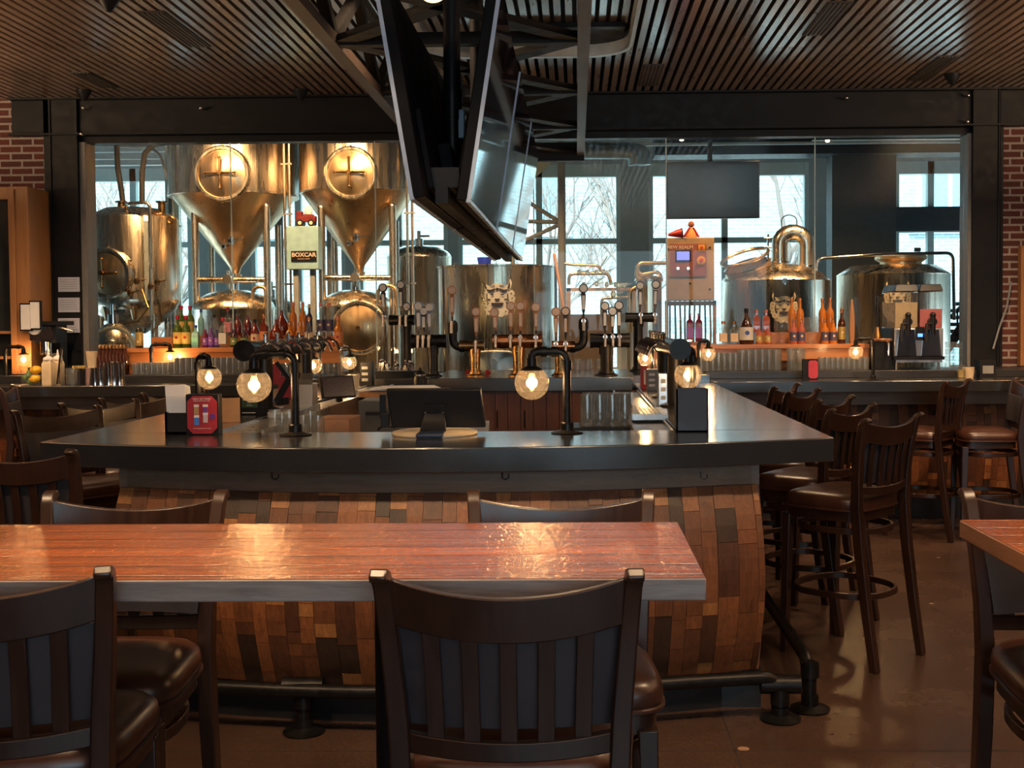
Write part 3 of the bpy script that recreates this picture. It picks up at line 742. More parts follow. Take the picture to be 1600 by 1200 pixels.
# bright tanks beneath the cones
def bright(label, cx, Y, redge, ytop, ysh, door=None, pipe=None):
    t = thing('bright_tank', label, 'tank')
    c0 = U(cx, ysh, Y); R = abs(U(redge, ysh, Y).x-c0.x); zs = c0.z; z_ = U(cx, ytop, Y).z
    m = M(); pr = [(0.0, z_)] + [(R*math.sin(R_(a)), zs+(z_-zs)*math.cos(R_(a))) for a in (20, 40, 60, 75, 85)] + [(R*1.01, zs), (R*1.01, zs-0.015), (R, zs-0.02), (R, 0.25), (R*0.8, 0.12), (0, 0.06)]
    m.lathe(pr[::-1], (c0.x, Y, 0), 48, caps=False); obj('shell', m, MAT['tank'], t, angle=50)
    for a in (45, 135, 225, 315):
        m = M(); m.cyl((c0.x+R*0.8*math.cos(R_(a)), Y+R*0.8*math.sin(R_(a)), 0), (c0.x+R*0.8*math.cos(R_(a)), Y+R*0.8*math.sin(R_(a)), 0.3), 0.03, n=10); obj('leg', m, MAT['tank'], t)
    m = M(); m.cyl((c0.x, Y, z_-0.02), (c0.x, Y, z_+0.07), 0.05); m.cyl((c0.x, Y, z_+0.07), (c0.x, Y, z_+0.16), 0.022)
    m.cyl((c0.x, Y, z_+0.10), (c0.x+0.12, Y, z_+0.10), 0.012, n=8)
    obj('top_fitting', m, MAT['chrome'], t)
    if door: manway(t, U(door[0], door[1], Y-R*0.93), door[2]*(Y-R)/F, spokes=0, deep=0.05)
    if pipe:
        m = M(); pts = [U(a, b, Y-R*0.6) for a, b in pipe]; m.tube(rounded(pts, 0.09), 0.018, 10); obj('loop_pipe', m, MAT['tank_cone'], t)
    return t
bright('low domed steel tank under the first cone bottomed fermenter', 366, 11.75, 428, 452, 482, None, ((395, 470), (395, 449), (415, 447), (416, 560)))
bright('low domed steel tank with big round door under the second fermenter', 556, 11.7, 612, 452, 479, (563, 512, 37), ((590, 470), (592, 447), (619, 446), (621, 590)))
bright('domed steel tank half hidden between the two fermenters', 425, 13.2, 492, 462, 500)
# left tank
Y = 11.2; t = thing('serving_tank', 'large squat steel tank with round hatch at the left end', 'tank')
cx = 208; c0 = U(cx, 400, Y); R = abs(U(276, 400, Y).x-c0.x)
zt_, zs_, zb_ = U(cx, 322, Y).z, U(cx, 343, Y).z, U(cx, 470, Y).z
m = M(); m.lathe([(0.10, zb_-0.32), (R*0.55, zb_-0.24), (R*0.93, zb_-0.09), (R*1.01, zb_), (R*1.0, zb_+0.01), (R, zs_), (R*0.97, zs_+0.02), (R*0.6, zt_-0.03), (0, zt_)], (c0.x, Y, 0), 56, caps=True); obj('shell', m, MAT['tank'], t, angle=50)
manway(t, U(174, 428, Y-R*0.86), 35*(Y-R)/F, spokes=4, deep=0.10, nrm=(-0.12, -1, 0))
for a in (35, 145, 215, 325):
    m = M(); x, y = c0.x+R*0.75*math.cos(R_(a)), Y+R*0.75*math.sin(R_(a)); m.cyl((x, y, 0), (x, y, zb_-0.05), 0.035, n=12); obj('leg', m, MAT['tank'], t)
m = M(); Yp = Y-R*1.02
m.tube(rounded([U(196, 345, Y), U(197, 318, Yp), U(234, 316, Yp), U(237, 500, Yp)], 0.06), 0.016, 10); obj('cleaning_pipe', m, MAT['tank'], t)
m = M(); a = U(228, 345, Y-R*1.01); b = U(228, 470, Y-R*1.01); m.bx(a.x-0.02, a.x+0.02, a.y-0.012, a.y+0.02, b.z, a.z); obj('level_gauge', m, flat('pale_gauge', (0.45,0.5,0.48), 0.3), t)
v = M()
for px, py in ((216, 440), (238, 448), (248, 441), (206, 458)): valve(v, U(px, py, Y-R*0.98), 1.0)
v.tube([U(243, 446, Yp-0.05), U(247, 470, Yp-0.08), U(252, 500, Yp), U(238, 520, Yp)], 0.010, 8); v.tube([U(222, 452, Yp), U(232, 480, Yp-0.1), U(216, 502, Yp), U(190, 506, Yp)], 0.009, 8)
obj('valve_set', v, MAT['dark_gold'], t)
m = M()
for px in (190, 253):
    p = U(px, 338, Y-0.1); m.cyl(p, p+Vector((0,0,0.13)), 0.035, n=14); m.cyl(p+Vector((0,0,0.13)), p+Vector((0,0,0.145)), 0.055, n=16)
p = U(267, 344, Y-0.25); m.tube(arc(p, 0.03, 0, 360, 16, (1,0,0), (0,0,1)), 0.012, 8, caps=False); obj('top_port', m, MAT['dark_gold'], t)
m = M()
for px in (167, 210):
    p = U(px, 488, Y-R*0.8); m.lathe([(0.05, -0.06), (0.02, 0.02)][::-1] if False else [(0.02, -0.07), (0.05, 0.05)], p, 14)
obj('foot_cone', m, MAT['tank_cone'], t)
# small keg-like dome below it
bright('small domed steel vessel low at the left end under the squat tank', 178, 10.5, 214, 503, 560, None, None)
m = M(); p = U(178, 545, 10.15); A_ = arc(p, 33*10.15/F, 5, 175, 20, (1,0,0), (0,0,1)); m.tube([Vector((A_[0].x, 10.15, 0.02))] + A_ + [Vector((A_[-1].x, 10.15, 0.02))], 0.018, 8); tag(obj('curved_hose', m, MAT['cream']), 'pale hose arching over the small domed vessel at the left', 'hose')
# vertical duct between left tank and first fermenter
m = M(); a, b = U(274, 500, 12.9), U(274, 200, 12.9); m.cyl((a.x, 12.9, 0.02), (a.x, 12.9, 4.5), 0.085, n=20)
for z in (1.7, 2.6, 3.5): m.lathe([(0.088, 0), (0.094, 0.01), (0.088, 0.02)], (a.x, 12.9, z), 20, caps=False)
tag(obj('steel_duct', m, MAT['tank']), 'vertical round steel duct between the squat tank and first fermenter', 'duct')
# dark insulated hoses hanging by the left window
hm = flat('black_hose', (0.03,0.028,0.028), 0.6)
for pts, lb in ((((182, 222), (184, 262), (190, 300), (193, 325)), 'black hose hanging above the squat tank, the one nearer the brick wall'), (((265, 222), (240, 226), (226, 240), (222, 270), (222, 316)), 'black hose curving down above the squat tank toward its right side')):
    m = M(); m.tube([U(a, b, 11.5) for a, b in pts] , 0.028, 10); tag(obj('hanging_hose', m, hm), lb, 'hose', 'black hoses above the squat tank')
m = M()
for k, (a, b, c) in enumerate(((140, 300, 222), (150, 262, 226), (200, 300, 219))):
    m.tube([U(a, c, 12.0), U((a+b)/2, c+3, 12.0), U(b, c-2, 12.0)], 0.02, 8)
m.tube(rounded([U(228, 228, 12), U(250, 240, 12), U(262, 280, 12)], 0.1), 0.016, 8)
tag(obj('pipe_run', m, MAT['grey']), 'grey pipe run under the brewery ceiling at the left window', 'pipes')
# grey cabinet with plate
Y = 11.3; t = thing('control_cabinet', 'pale grey steel cabinet with black plate between the two fermenters', 'cabinet')
a, b = U(448, 421, Y), U(497, 353, Y)
m = M(); m.bx(a.x, b.x, Y, Y+0.18, a.z, b.z); obj('body', m, flat('pale_grey_enamel', (0.24,0.40,0.46), 0.4), t, bevel=0.006)
p, q = U(455, 409, Y-0.005), U(494.5, 392, Y-0.005)
m = M(); m.bx(p.x, q.x, Y-0.008, Y, p.z, q.z); pl = obj('name_plate', m, MAT['plastic'], t)
def text(body, loc, size, mat, par=None, rot=(PI/2, 0, 0), ext=0.0006, align='CENTER', bold=0.0, name='lettering', sx=1.0):
    cu = bpy.data.curves.new(name, 'FONT'); cu.body = body; cu.size = size; cu.align_x = align; cu.align_y = 'CENTER'; cu.extrude = ext; cu.offset = bold
    cu.materials.append(mat); cu.resolution_u = 3
    o = bpy.data.objects.new(name, cu); C.objects.link(o); o.location = loc; o.rotation_euler = rot; o.scale = (sx, 1, 1)
    dg = bpy.context.evaluated_depsgraph_get(); me = bpy.data.meshes.new_from_object(o.evaluated_get(dg)); q = bpy.data.objects.new(name, me); C.objects.link(q)
    q.location = loc; q.rotation_euler = rot; q.scale = (sx, 1, 1); bpy.data.objects.remove(o)
    if par is not None: q.parent = par
    return q
tx = flat('pale_copper_text', (0.62,0.46,0.38), 0.5)
text('BOXCAR', (p+q)/2+Vector((0, -0.004, 0.014)), 0.056, tx, pl, bold=0.0012, sx=1.05)
text('BREWING SYSTEMS', (p+q)/2+Vector((0, -0.004, -0.026)), 0.014, tx, pl)
text('SABCO', U(464, 362, Y-0.004), 0.03, flat('faint_grey_text', (0.2,0.25,0.26), 0.5), t, sx=1.0) if False else None
m = M(); m.bx(a.x+0.05, a.x+0.10, Y+0.05, Y+0.12, 0.0, a.z); m.bx(b.x-0.1, b.x-0.05, Y+0.05, Y+0.12, 0.0, a.z); m.bx(a.x+0.05, b.x-0.05, Y+0.05, Y+0.12, 0.9, 0.95); obj('stand', m, MAT['grey'], t)
# red toy truck on the cabinet
t = thing('toy_truck', 'small dark red toy truck on top of the grey cabinet', 'toy')
p = U(479, 345, Y+0.08); rd = flat('toy_red', (0.13,0.008,0.012), 0.4)
zc0 = b.z
m = M(); m.box((p.x, p.y, zc0+0.075), (0.19, 0.09, 0.06)); m.box((p.x-0.065, p.y, zc0+0.125), (0.055, 0.08, 0.05)); m.box((p.x+0.02, p.y, zc0+0.11), (0.10, 0.08, 0.02)); obj('body', m, rd, t, bevel=0.006)
for dx in (-0.055, 0.055):
    m = M(); m.cyl((p.x+dx, p.y-0.055, zc0+0.034), (p.x+dx, p.y+0.055, zc0+0.034), 0.034, n=18); m.m = 1; m.cyl((p.x+dx, p.y-0.058, zc0+0.034), (p.x+dx, p.y-0.055, zc0+0.034), 0.018, n=14)
    obj('wheel', m, [MAT['plastic'], MAT['cream']], t)
m = M(); pts = [(p.x+0.03, p.y, zc0+0.14), (p.x-0.01, p.y, zc0+0.22), (p.x+0.06, p.y, zc0+0.20), (p.x+0.09, p.y, zc0+0.13)]
m.lathe([(0.035, 0.12), (0.045, 0.15), (0.035, 0.19), (0.012, 0.21)], (p.x+0.02, p.y, zc0), 12); tag(obj('white_bag', m, MAT['white']), 'crumpled white bag standing on the small red toy truck', 'bag')
# column pipes between fermenters
m = M()
for px, Yk in ((437, 12.6), (517, 12.8)):
    a = U(px, 400, Yk); m2 = M(); m2.cyl((a.x, Yk, 0), (a.x, Yk, 4.4), 0.045, n=14)
    tag(obj('service_column', m2, MAT['grey']), 'thin grey post behind the grey cabinet, %s side' % ('brick wall' if px == 437 else 'hanging screen'), 'post', 'posts behind the grey cabinet')
# ------------------------------------------------------------------ mash tun with mask sign
def mask(par, c, R, S, Y, mats, full=True):
    """white lion-dog mask on a cylinder of radius R round (c.x, Y); S is half width"""
    base, dark = mats
    cx_, z0 = c.x, c.z
    def put(m, pts, off):
        vs = []
        for u, v in pts:
            a = u*S/R; vs.append((cx_+(R+off)*math.sin(a), Y-(R+off)*math.cos(a), z0+v*S))
        k = len(pts)
        gu = sum(p[0] for p in pts)/k; gv = sum(p[1] for p in pts)/k; a = gu*S/R
        vs.append((cx_+(R+off)*math.sin(a), Y-(R+off)*math.cos(a), z0+gv*S))
        m.add(vs, [(i, (i+1) % k, k) for i in range(k)])
    def ell(u, v, a, b, n=16, rot=0): return [(u+a*math.cos(2*PI*i/n)*math.cos(rot)-b*math.sin(2*PI*i/n)*math.sin(rot), v+a*math.cos(2*PI*i/n)*math.sin(rot)+b*math.sin(2*PI*i/n)*math.cos(rot)) for i in range(n)]
    m = M(); sh = 0.006
    put(m, ell(0, 0.05, 0.72, 0.72, 28), sh); put(m, ell(0, -0.75, 0.62, 0.45, 24), sh)
    for s in (-1, 1):
        put(m, [(s*0.55, 0.45), (s*0.50, 0.62), (s*0.72, 0.72), (s*0.82, 1.08), (s*0.92, 0.80), (s*0.86, 0.50), (s*0.75, 0.30)], sh)
        for u, v, a in ((0.86, 0.12, 0.22), (0.90, -0.18, 0.2), (0.84, -0.48, 0.2), (0.72, -0.76, 0.2), (0.52, -1.02, 0.2), (0.22, -1.14, 0.2)):
            put(m, ell(s*u, v, a, a, 12), sh)
    obj('mask_sign', m, base, par, angle=80)
    d = M(); o2 = sh+0.004
    for s in (-1, 1):
        put(d, [(s*0.62, 0.46), (s*0.78, 0.88), (s*0.80, 0.62), (s*0.74, 0.42)], o2)
        put(d, [(s*0.10, 0.48), (s*0.30, 0.40), (s*0.55, 0.34), (s*0.66, 0.42), (s*0.60, 0.26), (s*0.36, 0.22), (s*0.16, 0.32)], o2)
        put(d, [(s*0.14, 0.64), (s*0.42, 0.62), (s*0.40, 0.56), (s*0.16, 0.58)], o2)
        put(d, [(s*0.16, 0.06), (s*0.30, 0.12), (s*0.46, 0.06), (s*0.30, 0.01)], o2)
        put(d, [(s*0.62, 0.12), (s*0.68, 0.12), (s*0.66, -0.16), (s*0.60, -0.16)], o2)
        put(d, [(s*0.40, -0.22), (s*0.66, -0.16), (s*0.62, -0.28), (s*0.44, -0.30)], o2)
        for u, v in ((0.86, 0.14), (0.92, -0.16), (0.84, -0.46), (0.72, -0.74), (0.52, -0.98)):
            put(d, ell(s*u, v, 0.085, 0.03, 8, 0.6*s), o2)
    put(d, ell(0, 0.40, 0.10, 0.10, 12), o2)
    put(d, [(-0.20, -0.18), (0.20, -0.18), (0.12, -0.28), (0, -0.32), (-0.12, -0.28)], o2)
    put(d, [(-0.38, -0.44), (0.38, -0.44), (0.34, -0.62), (0.14, -0.70), (-0.14, -0.70), (-0.34, -0.62)], o2)
    obj('mask_linework', d, dark, par, angle=80)
mk_w = flat('white_sign_enamel', (0.80,0.80,0.78), 0.4); mk_d = flat('dark_sign_line', (0.06,0.05,0.07), 0.5); mk_g = flat('cream_sign_enamel', (0.75,0.62,0.42), 0.4)
Y = 11.3; t = thing('mash_tun', 'wide open steel vessel with white horned mask sign behind the tap towers', 'tank')
cx = 777; c0 = U(cx, 480, Y); R = abs(U(868, 480, Y).x-c0.x); zt_ = U(cx, 418, Y-R*0.5).z
m = M(); m.lathe([(R*0.9, 0.3), (R, 0.35), (R, zt_), (R+0.012, zt_+0.004), (R+0.012, zt_+0.02), (R-0.02, zt_+0.02), (R-0.03, zt_-0.3), (0, zt_-0.32)], (c0.x, Y, 0), 64); obj('shell', m, MAT['tank'], t, angle=50)
mask(t, U(777, 462, Y-R), R, 25*(Y-R)/F, Y, (mk_w, mk_d))
m = M(); p = U(777, 565, Y-R); ov = []
for i in range(28):
    a = 2*PI*i/28; ov.append((math.copysign(abs(math.cos(a))**0.5, math.cos(a))*0.20, math.copysign(abs(math.sin(a))**0.5, math.sin(a))*0.085))
def onc(m, pts, off, cz):
    vs = [(c0.x+(R+off)*math.sin(u/R), Y-(R+off)*math.cos(u/R), cz+v) for u, v in pts]; vs.append((c0.x, Y-R-off, cz)); m.add(vs, [(i, (i+1) % len(pts), len(pts)) for i in range(len(pts))])
onc(m, ov, 0.03, p.z)
loop = [(c0.x+(R+0.03)*math.sin(u*1.05/R), Y-(R+0.03)*math.cos(u*1.05/R), p.z+v*1.1) for u, v in ov]; m.tube(loop, 0.012, 8, closed=True)
m.cyl((c0.x, Y-R-0.03, p.z), (c0.x, Y-R-0.09, p.z), 0.035, n=16)
obj('grain_hatch', m, MAT['steel'], t)
for a in (45, 135, 225, 315):
    m = M(); x, y = c0.x+R*0.8*math.cos(R_(a)), Y+R*0.8*math.sin(R_(a)); m.cyl((x, y, 0), (x, y, 0.36), 0.035, n=12); obj('leg', m, MAT['tank'], t)
m = M(); p = U(690, 400, Y-0.2)
for px, yt in ((693, 415), (712, 410), (868, 412)):
    a = U(px, yt, Y-R*0.6); m.cyl((a.x, a.y, 0.3), (a.x, a.y, a.z), 0.014, n=8)
obj('side_pipe', m, MAT['chrome'], t)
Y = 12.9
bright('tall dark domed vessel behind, left of the mask tank', 655, 13.0, 705, 383, 402)
# blue glass shades / blue bucket on the mash tun
m = M()
for px, py in ((757, 400),):
    p = U(px, py, 11.6); m.lathe([(0.055, 0), (0.075, 0.12)], (p.x, p.y, U(777, 418, 11.3-0.35).z+0.012), 16)
tag(obj('blue_bucket', m, flat('cobalt_blue', (0.02,0.05,0.55), 0.35)), 'cobalt blue bucket on the rim behind the mask tank', 'bucket')
p = U(757, 404, 11.6); m = M(); c_ = U(757, 405, 11.6); m.box((c_.x, 11.6, zt_-0.0), (0.9, 0.06, 0.02)) 
tag(obj('tank_bridge', m, MAT['steel']), 'flat steel bridge bar laid across the mask tank', 'bridge')
# paddle leaning over the mash tun
m = M(); m.cyl(U(866, 397, 10.9), U(884, 500, 10.6), 0.014, n=8); tag(obj('mash_paddle', m, MAT['light_wood']), 'long thin paddle leaning at the right of the mask tank', 'paddle')
# ------------------------------------------------------------------ kettle
Y = 11.2; t = thing('brew_kettle', 'domed brew kettle with swan neck flue and cream mask sign', 'tank')
cx = 1212; c0 = U(cx, 480, Y); R = abs(U(1296, 480, Y).x-c0.x); zs_ = U(cx, 441, Y).z; zt_ = U(cx, 410, Y).z
m = M(); pr = [(R*0.9, 0.3), (R, 0.35), (R, zs_), (R*1.01, zs_+0.01), (R*0.985, zs_+0.03), (R*0.86, zs_+(zt_-zs_)*0.42), (R*0.6, zs_+(zt_-zs_)*0.75), (R*0.3, zt_-0.01), (0, zt_)]
m.lathe(pr, (c0.x, Y, 0), 64, caps=True); obj('shell', m, MAT['tank'], t, angle=50)
m = M(); pipe = [U(1218, 425, Y), U(1218, 385, Y)] + [U(1239-21*math.cos(R_(a)), 382-19*math.sin(R_(a)), Y) for a in range(0, 181, 20)] + [U(1260, 385, Y), U(1260, 440, Y)]
m.tube(pipe, 0.078, 20); obj('flue', m, MAT['tank'], t)
for px, py in ((1218, 412), (1260, 418)):
    p = U(px, py, Y); m = M(); m.lathe([(0.085, 0), (0.10, 0.005), (0.10, 0.02), (0.085, 0.025)], p, 24, caps=False); obj('flue_clamp', m, MAT['chrome'], t)
m = M(); m.tube([U(1222, 372, Y)] + [U(1233-12*math.cos(R_(a)), 345-9*math.sin(R_(a)), Y) for a in range(0, 181, 20)] + [U(1245, 372, Y)], 0.006, 6); obj('vent_loop', m, MAT['chrome'], t)
m = M(); q = U(1168, 417, Y-0.15); ax = Vector((-0.30, -0.25, 0.9)).normalized()
m.lathe([(0.215, -0.13), (0.225, 0.0), (0.235, 0.01), (0.21, 0.02)], q, 32, ax, caps=False); m.lathe([(0.2, 0.0), (0.0, -0.02)], q, 32, ax, caps=False)
ring = [q+ax*0.10+ (Vector((1,0,0.33)).normalized()*(0.23*math.cos(a)) + ax.cross(Vector((1,0,0.33)).normalized())*(0.23*math.sin(a))) for a in [2*PI*i/28 for i in range(28)]]
m.tube(ring, 0.016, 8, closed=True); obj('open_hatch', m, MAT['tank_cone'], t)
mask(t, U(1227, 480, Y-R), R*1.0, 21*(Y-R)/F, Y, (mk_g, mk_d)) if False else None
# sign sits slightly right of the axis
class _P: pass
sg = bpy.data.objects.new('sign_mount', None)
def mask_at(par, px, py, Sx, Y, R, cxx, mats):
    """mask turned round the tank axis so its centre falls at the pixel"""
    p = U(px, py, Y-R); dx = p.x-cxx; a = math.asin(max(-0.9, min(0.9, dx/R)))
    class V: pass
    v = Vector((0, 0, p.z)); k0 = len(par.children)
    before = set(bpy.data.objects.keys())
    mask(par, v, R, Sx, 0.0, mats)
    for nm in set(bpy.data.objects.keys())-before:
        o = bpy.data.objects[nm]; o.rotation_euler = (0, 0, a); o.location = (cxx, Y, 0)
mask_at(t, 1225, 478, 20*(Y-R)/F, Y, R, c0.x, (mk_g, mk_d))
bpy.data.objects.remove(sg)
for a in (45, 135, 225, 315):
    m = M(); x, y = c0.x+R*0.8*math.cos(R_(a)), Y+R*0.8*math.sin(R_(a)); m.cyl((x, y, 0), (x, y, 0.36), 0.035, n=12); obj('leg', m, MAT['tank'], t)
m = M(); v0 = U(1206, 392, Y-0.1)
for px, py in ((1200, 372), (1200, 386)): m.cyl(U(px-6, py, Y-0.1), U(px+6, py, Y-0.1), 0.012, n=8)
m.cyl(U(1200, 366, Y-0.1), U(1200, 440, Y-0.1), 0.010, n=8); valve(m, U(1225, 440, Y-R), 1.0); obj('valve_set', m, MAT['chrome'], t)
# ------------------------------------------------------------------ right tank
Y = 11.6; t = thing('hot_liquor_tank', 'domed steel tank with wide neck behind the frozen drink machine', 'tank')
cx = 1395; c0 = U(cx, 480, Y); R = abs(U(1481, 480, Y).x-c0.x); zs_ = U(cx, 431, Y).z; zt_ = U(cx, 414, Y).z
m = M(); m.lathe([(R*0.9, 0.3), (R, 0.35), (R, zs_), (R*1.008, zs_+0.008), (R*0.98, zs_+0.02), (R*0.75, zt_-0.01), (0, zt_+0.01)], (c0.x, Y, 0), 64); obj('shell', m, MAT['tank'], t, angle=50)
n0 = U(1403, 418, Y); rn = 31*Y/F
m = M(); m.lathe([(rn, zt_-0.06), (rn, zt_+0.02), (rn*1.25, zt_+0.05), (rn*1.25, zt_+0.075), (rn*1.1, zt_+0.10), (0, zt_+0.105)], (n0.x, Y-0.1, 0), 36); obj('neck', m, MAT['tank_cone'], t)
m = M(); m.tube(rounded([U(1276, 440, Y-0.5), U(1277, 404, Y-0.5), U(1380, 397, Y-0.5), U(1489, 395, Y-0.5), U(1491, 500, Y-0.5)], 0.07), 0.016, 10)
m.cyl(U(1428, 390, Y-0.5), U(1438, 390, Y-0.5), 0.02, n=8); obj('cleaning_pipe', m, MAT['chrome'], t)
mask_at(t, 1403, 460, 19*(Y-R)/F, Y, R, c0.x, (mk_g, mk_d))
for a in (45, 135, 225, 315):
    m = M(); x, y = c0.x+R*0.8*math.cos(R_(a)), Y+R*0.8*math.sin(R_(a)); m.cyl((x, y, 0), (x, y, 0.36), 0.035, n=12); obj('leg', m, MAT['tank'], t)
# stair with rail at the far right
m = M(); 
for k in range(7):
    p = U(1478+k*6, 540-k*11, 13.0); m.bx(p.x, p.x+0.22, 12.9, 13.5, p.z-0.02, p.z+0.02)
m.bar(U(1470, 560, 12.95), U(1530, 470, 12.95), 0.10, 0.03); m.bar(U(1480, 500, 12.95), U(1530, 450, 12.95), 0.03, 0.03)
for k in range(3):
    a = U(1482+k*14, 545-k*22, 12.95); b = U(1482+k*14, 505-k*18, 12.95); m.cyl(a, b, 0.012, n=6)
b = U(1476, 560, 12.95); m.bx(b.x-0.02, b.x+0.02, 12.93, 12.97, 0, b.z)
tag(obj('steel_stair', m, MAT['steel_black']), 'dark steel stair flight behind the rightmost tank', 'stairs')
# ------------------------------------------------------------------ brew control panel
Y = 10.7; t = thing('brew_controller', 'tan brewery control panel with brown face and yellow buttons', 'control panel')
a, b = U(1043, 470, Y), U(1116, 371, Y)
m = M(); m.bx(a.x, b.x, Y, Y+0.2, a.z, b.z); obj('enclosure', m, flat('tan_enamel', (0.42,0.27,0.14), 0.4), t, bevel=0.006)
a2, b2 = U(1047, 432, Y), U(1103.5, 381, Y)
m = M(); m.bx(a2.x, b2.x, Y-0.008, Y, a2.z, b2.z); fc = obj('face_plate', m, flat('rust_brown_plate', (0.34,0.10,0.055), 0.4), t)
s0, s1 = U(1055, 409, Y), U(1079.5, 391, Y)
m = M(); m.bx(s0.x, s1.x, Y-0.012, Y-0.006, s0.z, s1.z); m.m = 1; m.bx(s0.x+0.014, s1.x-0.014, Y-0.014, Y-0.011, s0.z+0.014, s1.z-0.012); obj('display', m, [MAT['plastic'], glow('blue_display', (0.20, 0.20, 0.9), 1.0)], t)
text('NEW REALM', U(1062.5, 386.5, Y-0.009), 0.040, flat('pale_text', (0.75,0.55,0.42), 0.5), t, bold=0.0012, sx=1.06)
text('BREWING CO', U(1062.5, 390.0, Y-0.009), 0.012, bpy.data.materials['pale_text'], t)
yl = flat('yellow_plate', (0.75,0.38,0.02), 0.4); rdm = flat('orange_red_knob', (0.6,0.08,0.02), 0.4)
p = U(1096, 387.5, Y); m = M(); m.bx(p.x-0.030, p.x+0.030, Y-0.014, Y-0.008, p.z-0.030, p.z+0.030); m.m = 1; m.cyl((p.x, Y-0.014, p.z), (p.x, Y-0.03, p.z), 0.016, n=12); obj('switch', m, [yl, rdm], t)
p = U(1095.5, 407, Y); m = M(); m.cyl((p.x, Y-0.008, p.z), (p.x, Y-0.015, p.z), 0.040, n=24); m.m = 1; m.cyl((p.x, Y-0.015, p.z), (p.x, Y-0.035, p.z), 0.019, n=14); obj('stop_button', m, [yl, rdm], t)
for px in (1059, 1075):
    p = U(px, 419.5, Y); m = M(); m.cyl((p.x, Y-0.008, p.z), (p.x, Y-0.025, p.z), 0.014, n=12); obj('knob', m, MAT['chrome'], t)
for px, py in ((1109, 387), (1109, 452), (1078, 443)):
    p = U(px, py, Y); m = M(); m.cyl((p.x, Y-0.006, p.z), (p.x, Y, p.z), 0.010, n=10); obj('latch', m, MAT['plastic'], t)
m = M(); lg = U(1118, 470, Y)
m.bx(a.x-0.02, lg.x+0.01, Y+0.02, Y+0.06, a.z-0.045, a.z-0.005)
for x in (a.x-0.02, lg.x-0.02): m.bx(x, x+0.03, Y+0.02, Y+0.06, 0, a.z)
obj('stand', m, MAT['light_wood'], t)
for k in range(9):
    x = a.x + 0.03 + k*(b.x-a.x-0.06)/8; m = M(); m.tube([(x, Y+0.1, a.z), (x+0.01*math.sin(k), Y+0.12, a.z-0.3), (x+0.03*math.cos(k*2), Y+0.1, 0.3)], 0.009, 6); obj('cable', m, MAT['grey'], t)
# gnome and horn on the panel
zt_ = b.z
t = thing('figurine', 'small red capped figurine sitting on the tan control panel', 'figurine'); p = U(1080, 371, Y+0.1)
m = M(); m.lathe([(0.05, 0), (0.055, 0.02), (0.03, 0.08), (0.018, 0.10)], (p.x, Y+0.1, zt_), 16); obj('body', m, flat('orange_cloth', (0.7,0.33,0.12), 0.7), t)
m = M(); m.sphere((p.x, Y+0.1, zt_+0.13), 0.030, 14, 8); obj('head', m, flat('brown_felt', (0.35,0.12,0.06), 0.8), t)
m = M()
for s in (-1, 1): m.tube([(p.x+s*0.015, Y+0.08, zt_+0.10), (p.x+s*0.04, Y+0.08, zt_+0.06), (p.x+s*0.07, Y+0.08, zt_+0.01)], 0.010, 8)
obj('scarf', m, MAT['red'], t)
t = thing('hand_horn', 'dark red hand horn lying on the corner of the control panel', 'horn')
m = M(); ax = Vector((-1, 0, -0.12)).normalized(); q = U(1066, 373, Y+0.02); q.z = zt_+0.045
m.lathe([(0.045, 0), (0.035, 0.05), (0.012, 0.13), (0.0, 0.135)], q, 16, ax); obj('bell', m, MAT['red'], t); 
m = M(); m.lathe([(0.047, -0.004), (0.049, 0.004)], q, 16, ax, caps=False); obj('rim', m, MAT['plastic'], t)
# hanging television in the brewery
Y = 10.3; t = thing('television', 'black television hanging from a pole inside the brewery', 'television')
a, b = U(1042, 342, Y), U(1187, 251, Y)
m = M(); m.bx(a.x, b.x, Y, Y+0.05, a.z, b.z); obj('housing', m, MAT['plastic'], t, bevel=0.006)
m = M(); m.bx(a.x+0.012, b.x-0.012, Y-0.003, Y, a.z+0.015, b.z-0.012); obj('screen', m, flat('dark_screen', (0.012,0.018,0.028), 0.12), t)
p = U(1110, 250, Y+0.05); m = M(); m.cyl((p.x, Y+0.09, p.z-0.2), (p.x, Y+0.09, 4.6), 0.022, n=12); m.bx(p.x-0.1, p.x+0.1, Y+0.05, Y+0.09, p.z-0.35, p.z-0.15); obj('pole', m, MAT['steel_black'], t)
# ducts and structure near the centre
m = M(); dm = flat('spiral_duct', (0.32,0.36,0.36), 0.4, 0.6)
for off, xe in ((0.0, 990), (0.0, 1005)):
    k = 0 if xe == 990 else 1
    m2 = M(); m2.tube(rounded([U(880, 238-5*k, 13.0+0.25*k), U(xe, 238-5*k, 13.0+0.25*k), U(xe+2, 258, 13.0+0.25*k)], 0.12, 8), 0.075, 16); hp = U(930, 238-5*k, 13.0+0.25*k); m2.cyl(hp, (hp.x, hp.y, 4.6), 0.006, n=6)
    tag(obj('bent_duct', m2, dm), ['bent round duct end nearer the hanging screens, under the brewery ceiling', 'bent round duct end farther from the hanging screens, under the brewery ceiling'][k], 'duct', 'bent ducts')
p = U(826, 225, 12.4); m = M()
m.add([U(822, 292, 12.4), U(822, 225, 12.4), U(895, 222, 12.4), U(875, 225, 12.4), U(822, 292, 12.9), U(822, 225, 12.9), U(895, 222, 12.9)], [(0,1,2), (4,6,5), (0,2,6,4), (1,5,6,2), (0,4,5,1)])
tag(obj('sloped_duct', m, flat('cream_duct', (0.55,0.58,0.46), 0.5)), 'cream sloping duct right beside the hanging screens', 'duct')
m = M(); a = U(877, 240, 12.2); m.cyl((a.x, 12.2, 0), (a.x, 12.2, 4.5), 0.042, n=14); tag(obj('steel_column', m, MAT['grey']), 'round grey steel column right of the hanging screens', 'column')
m = M()
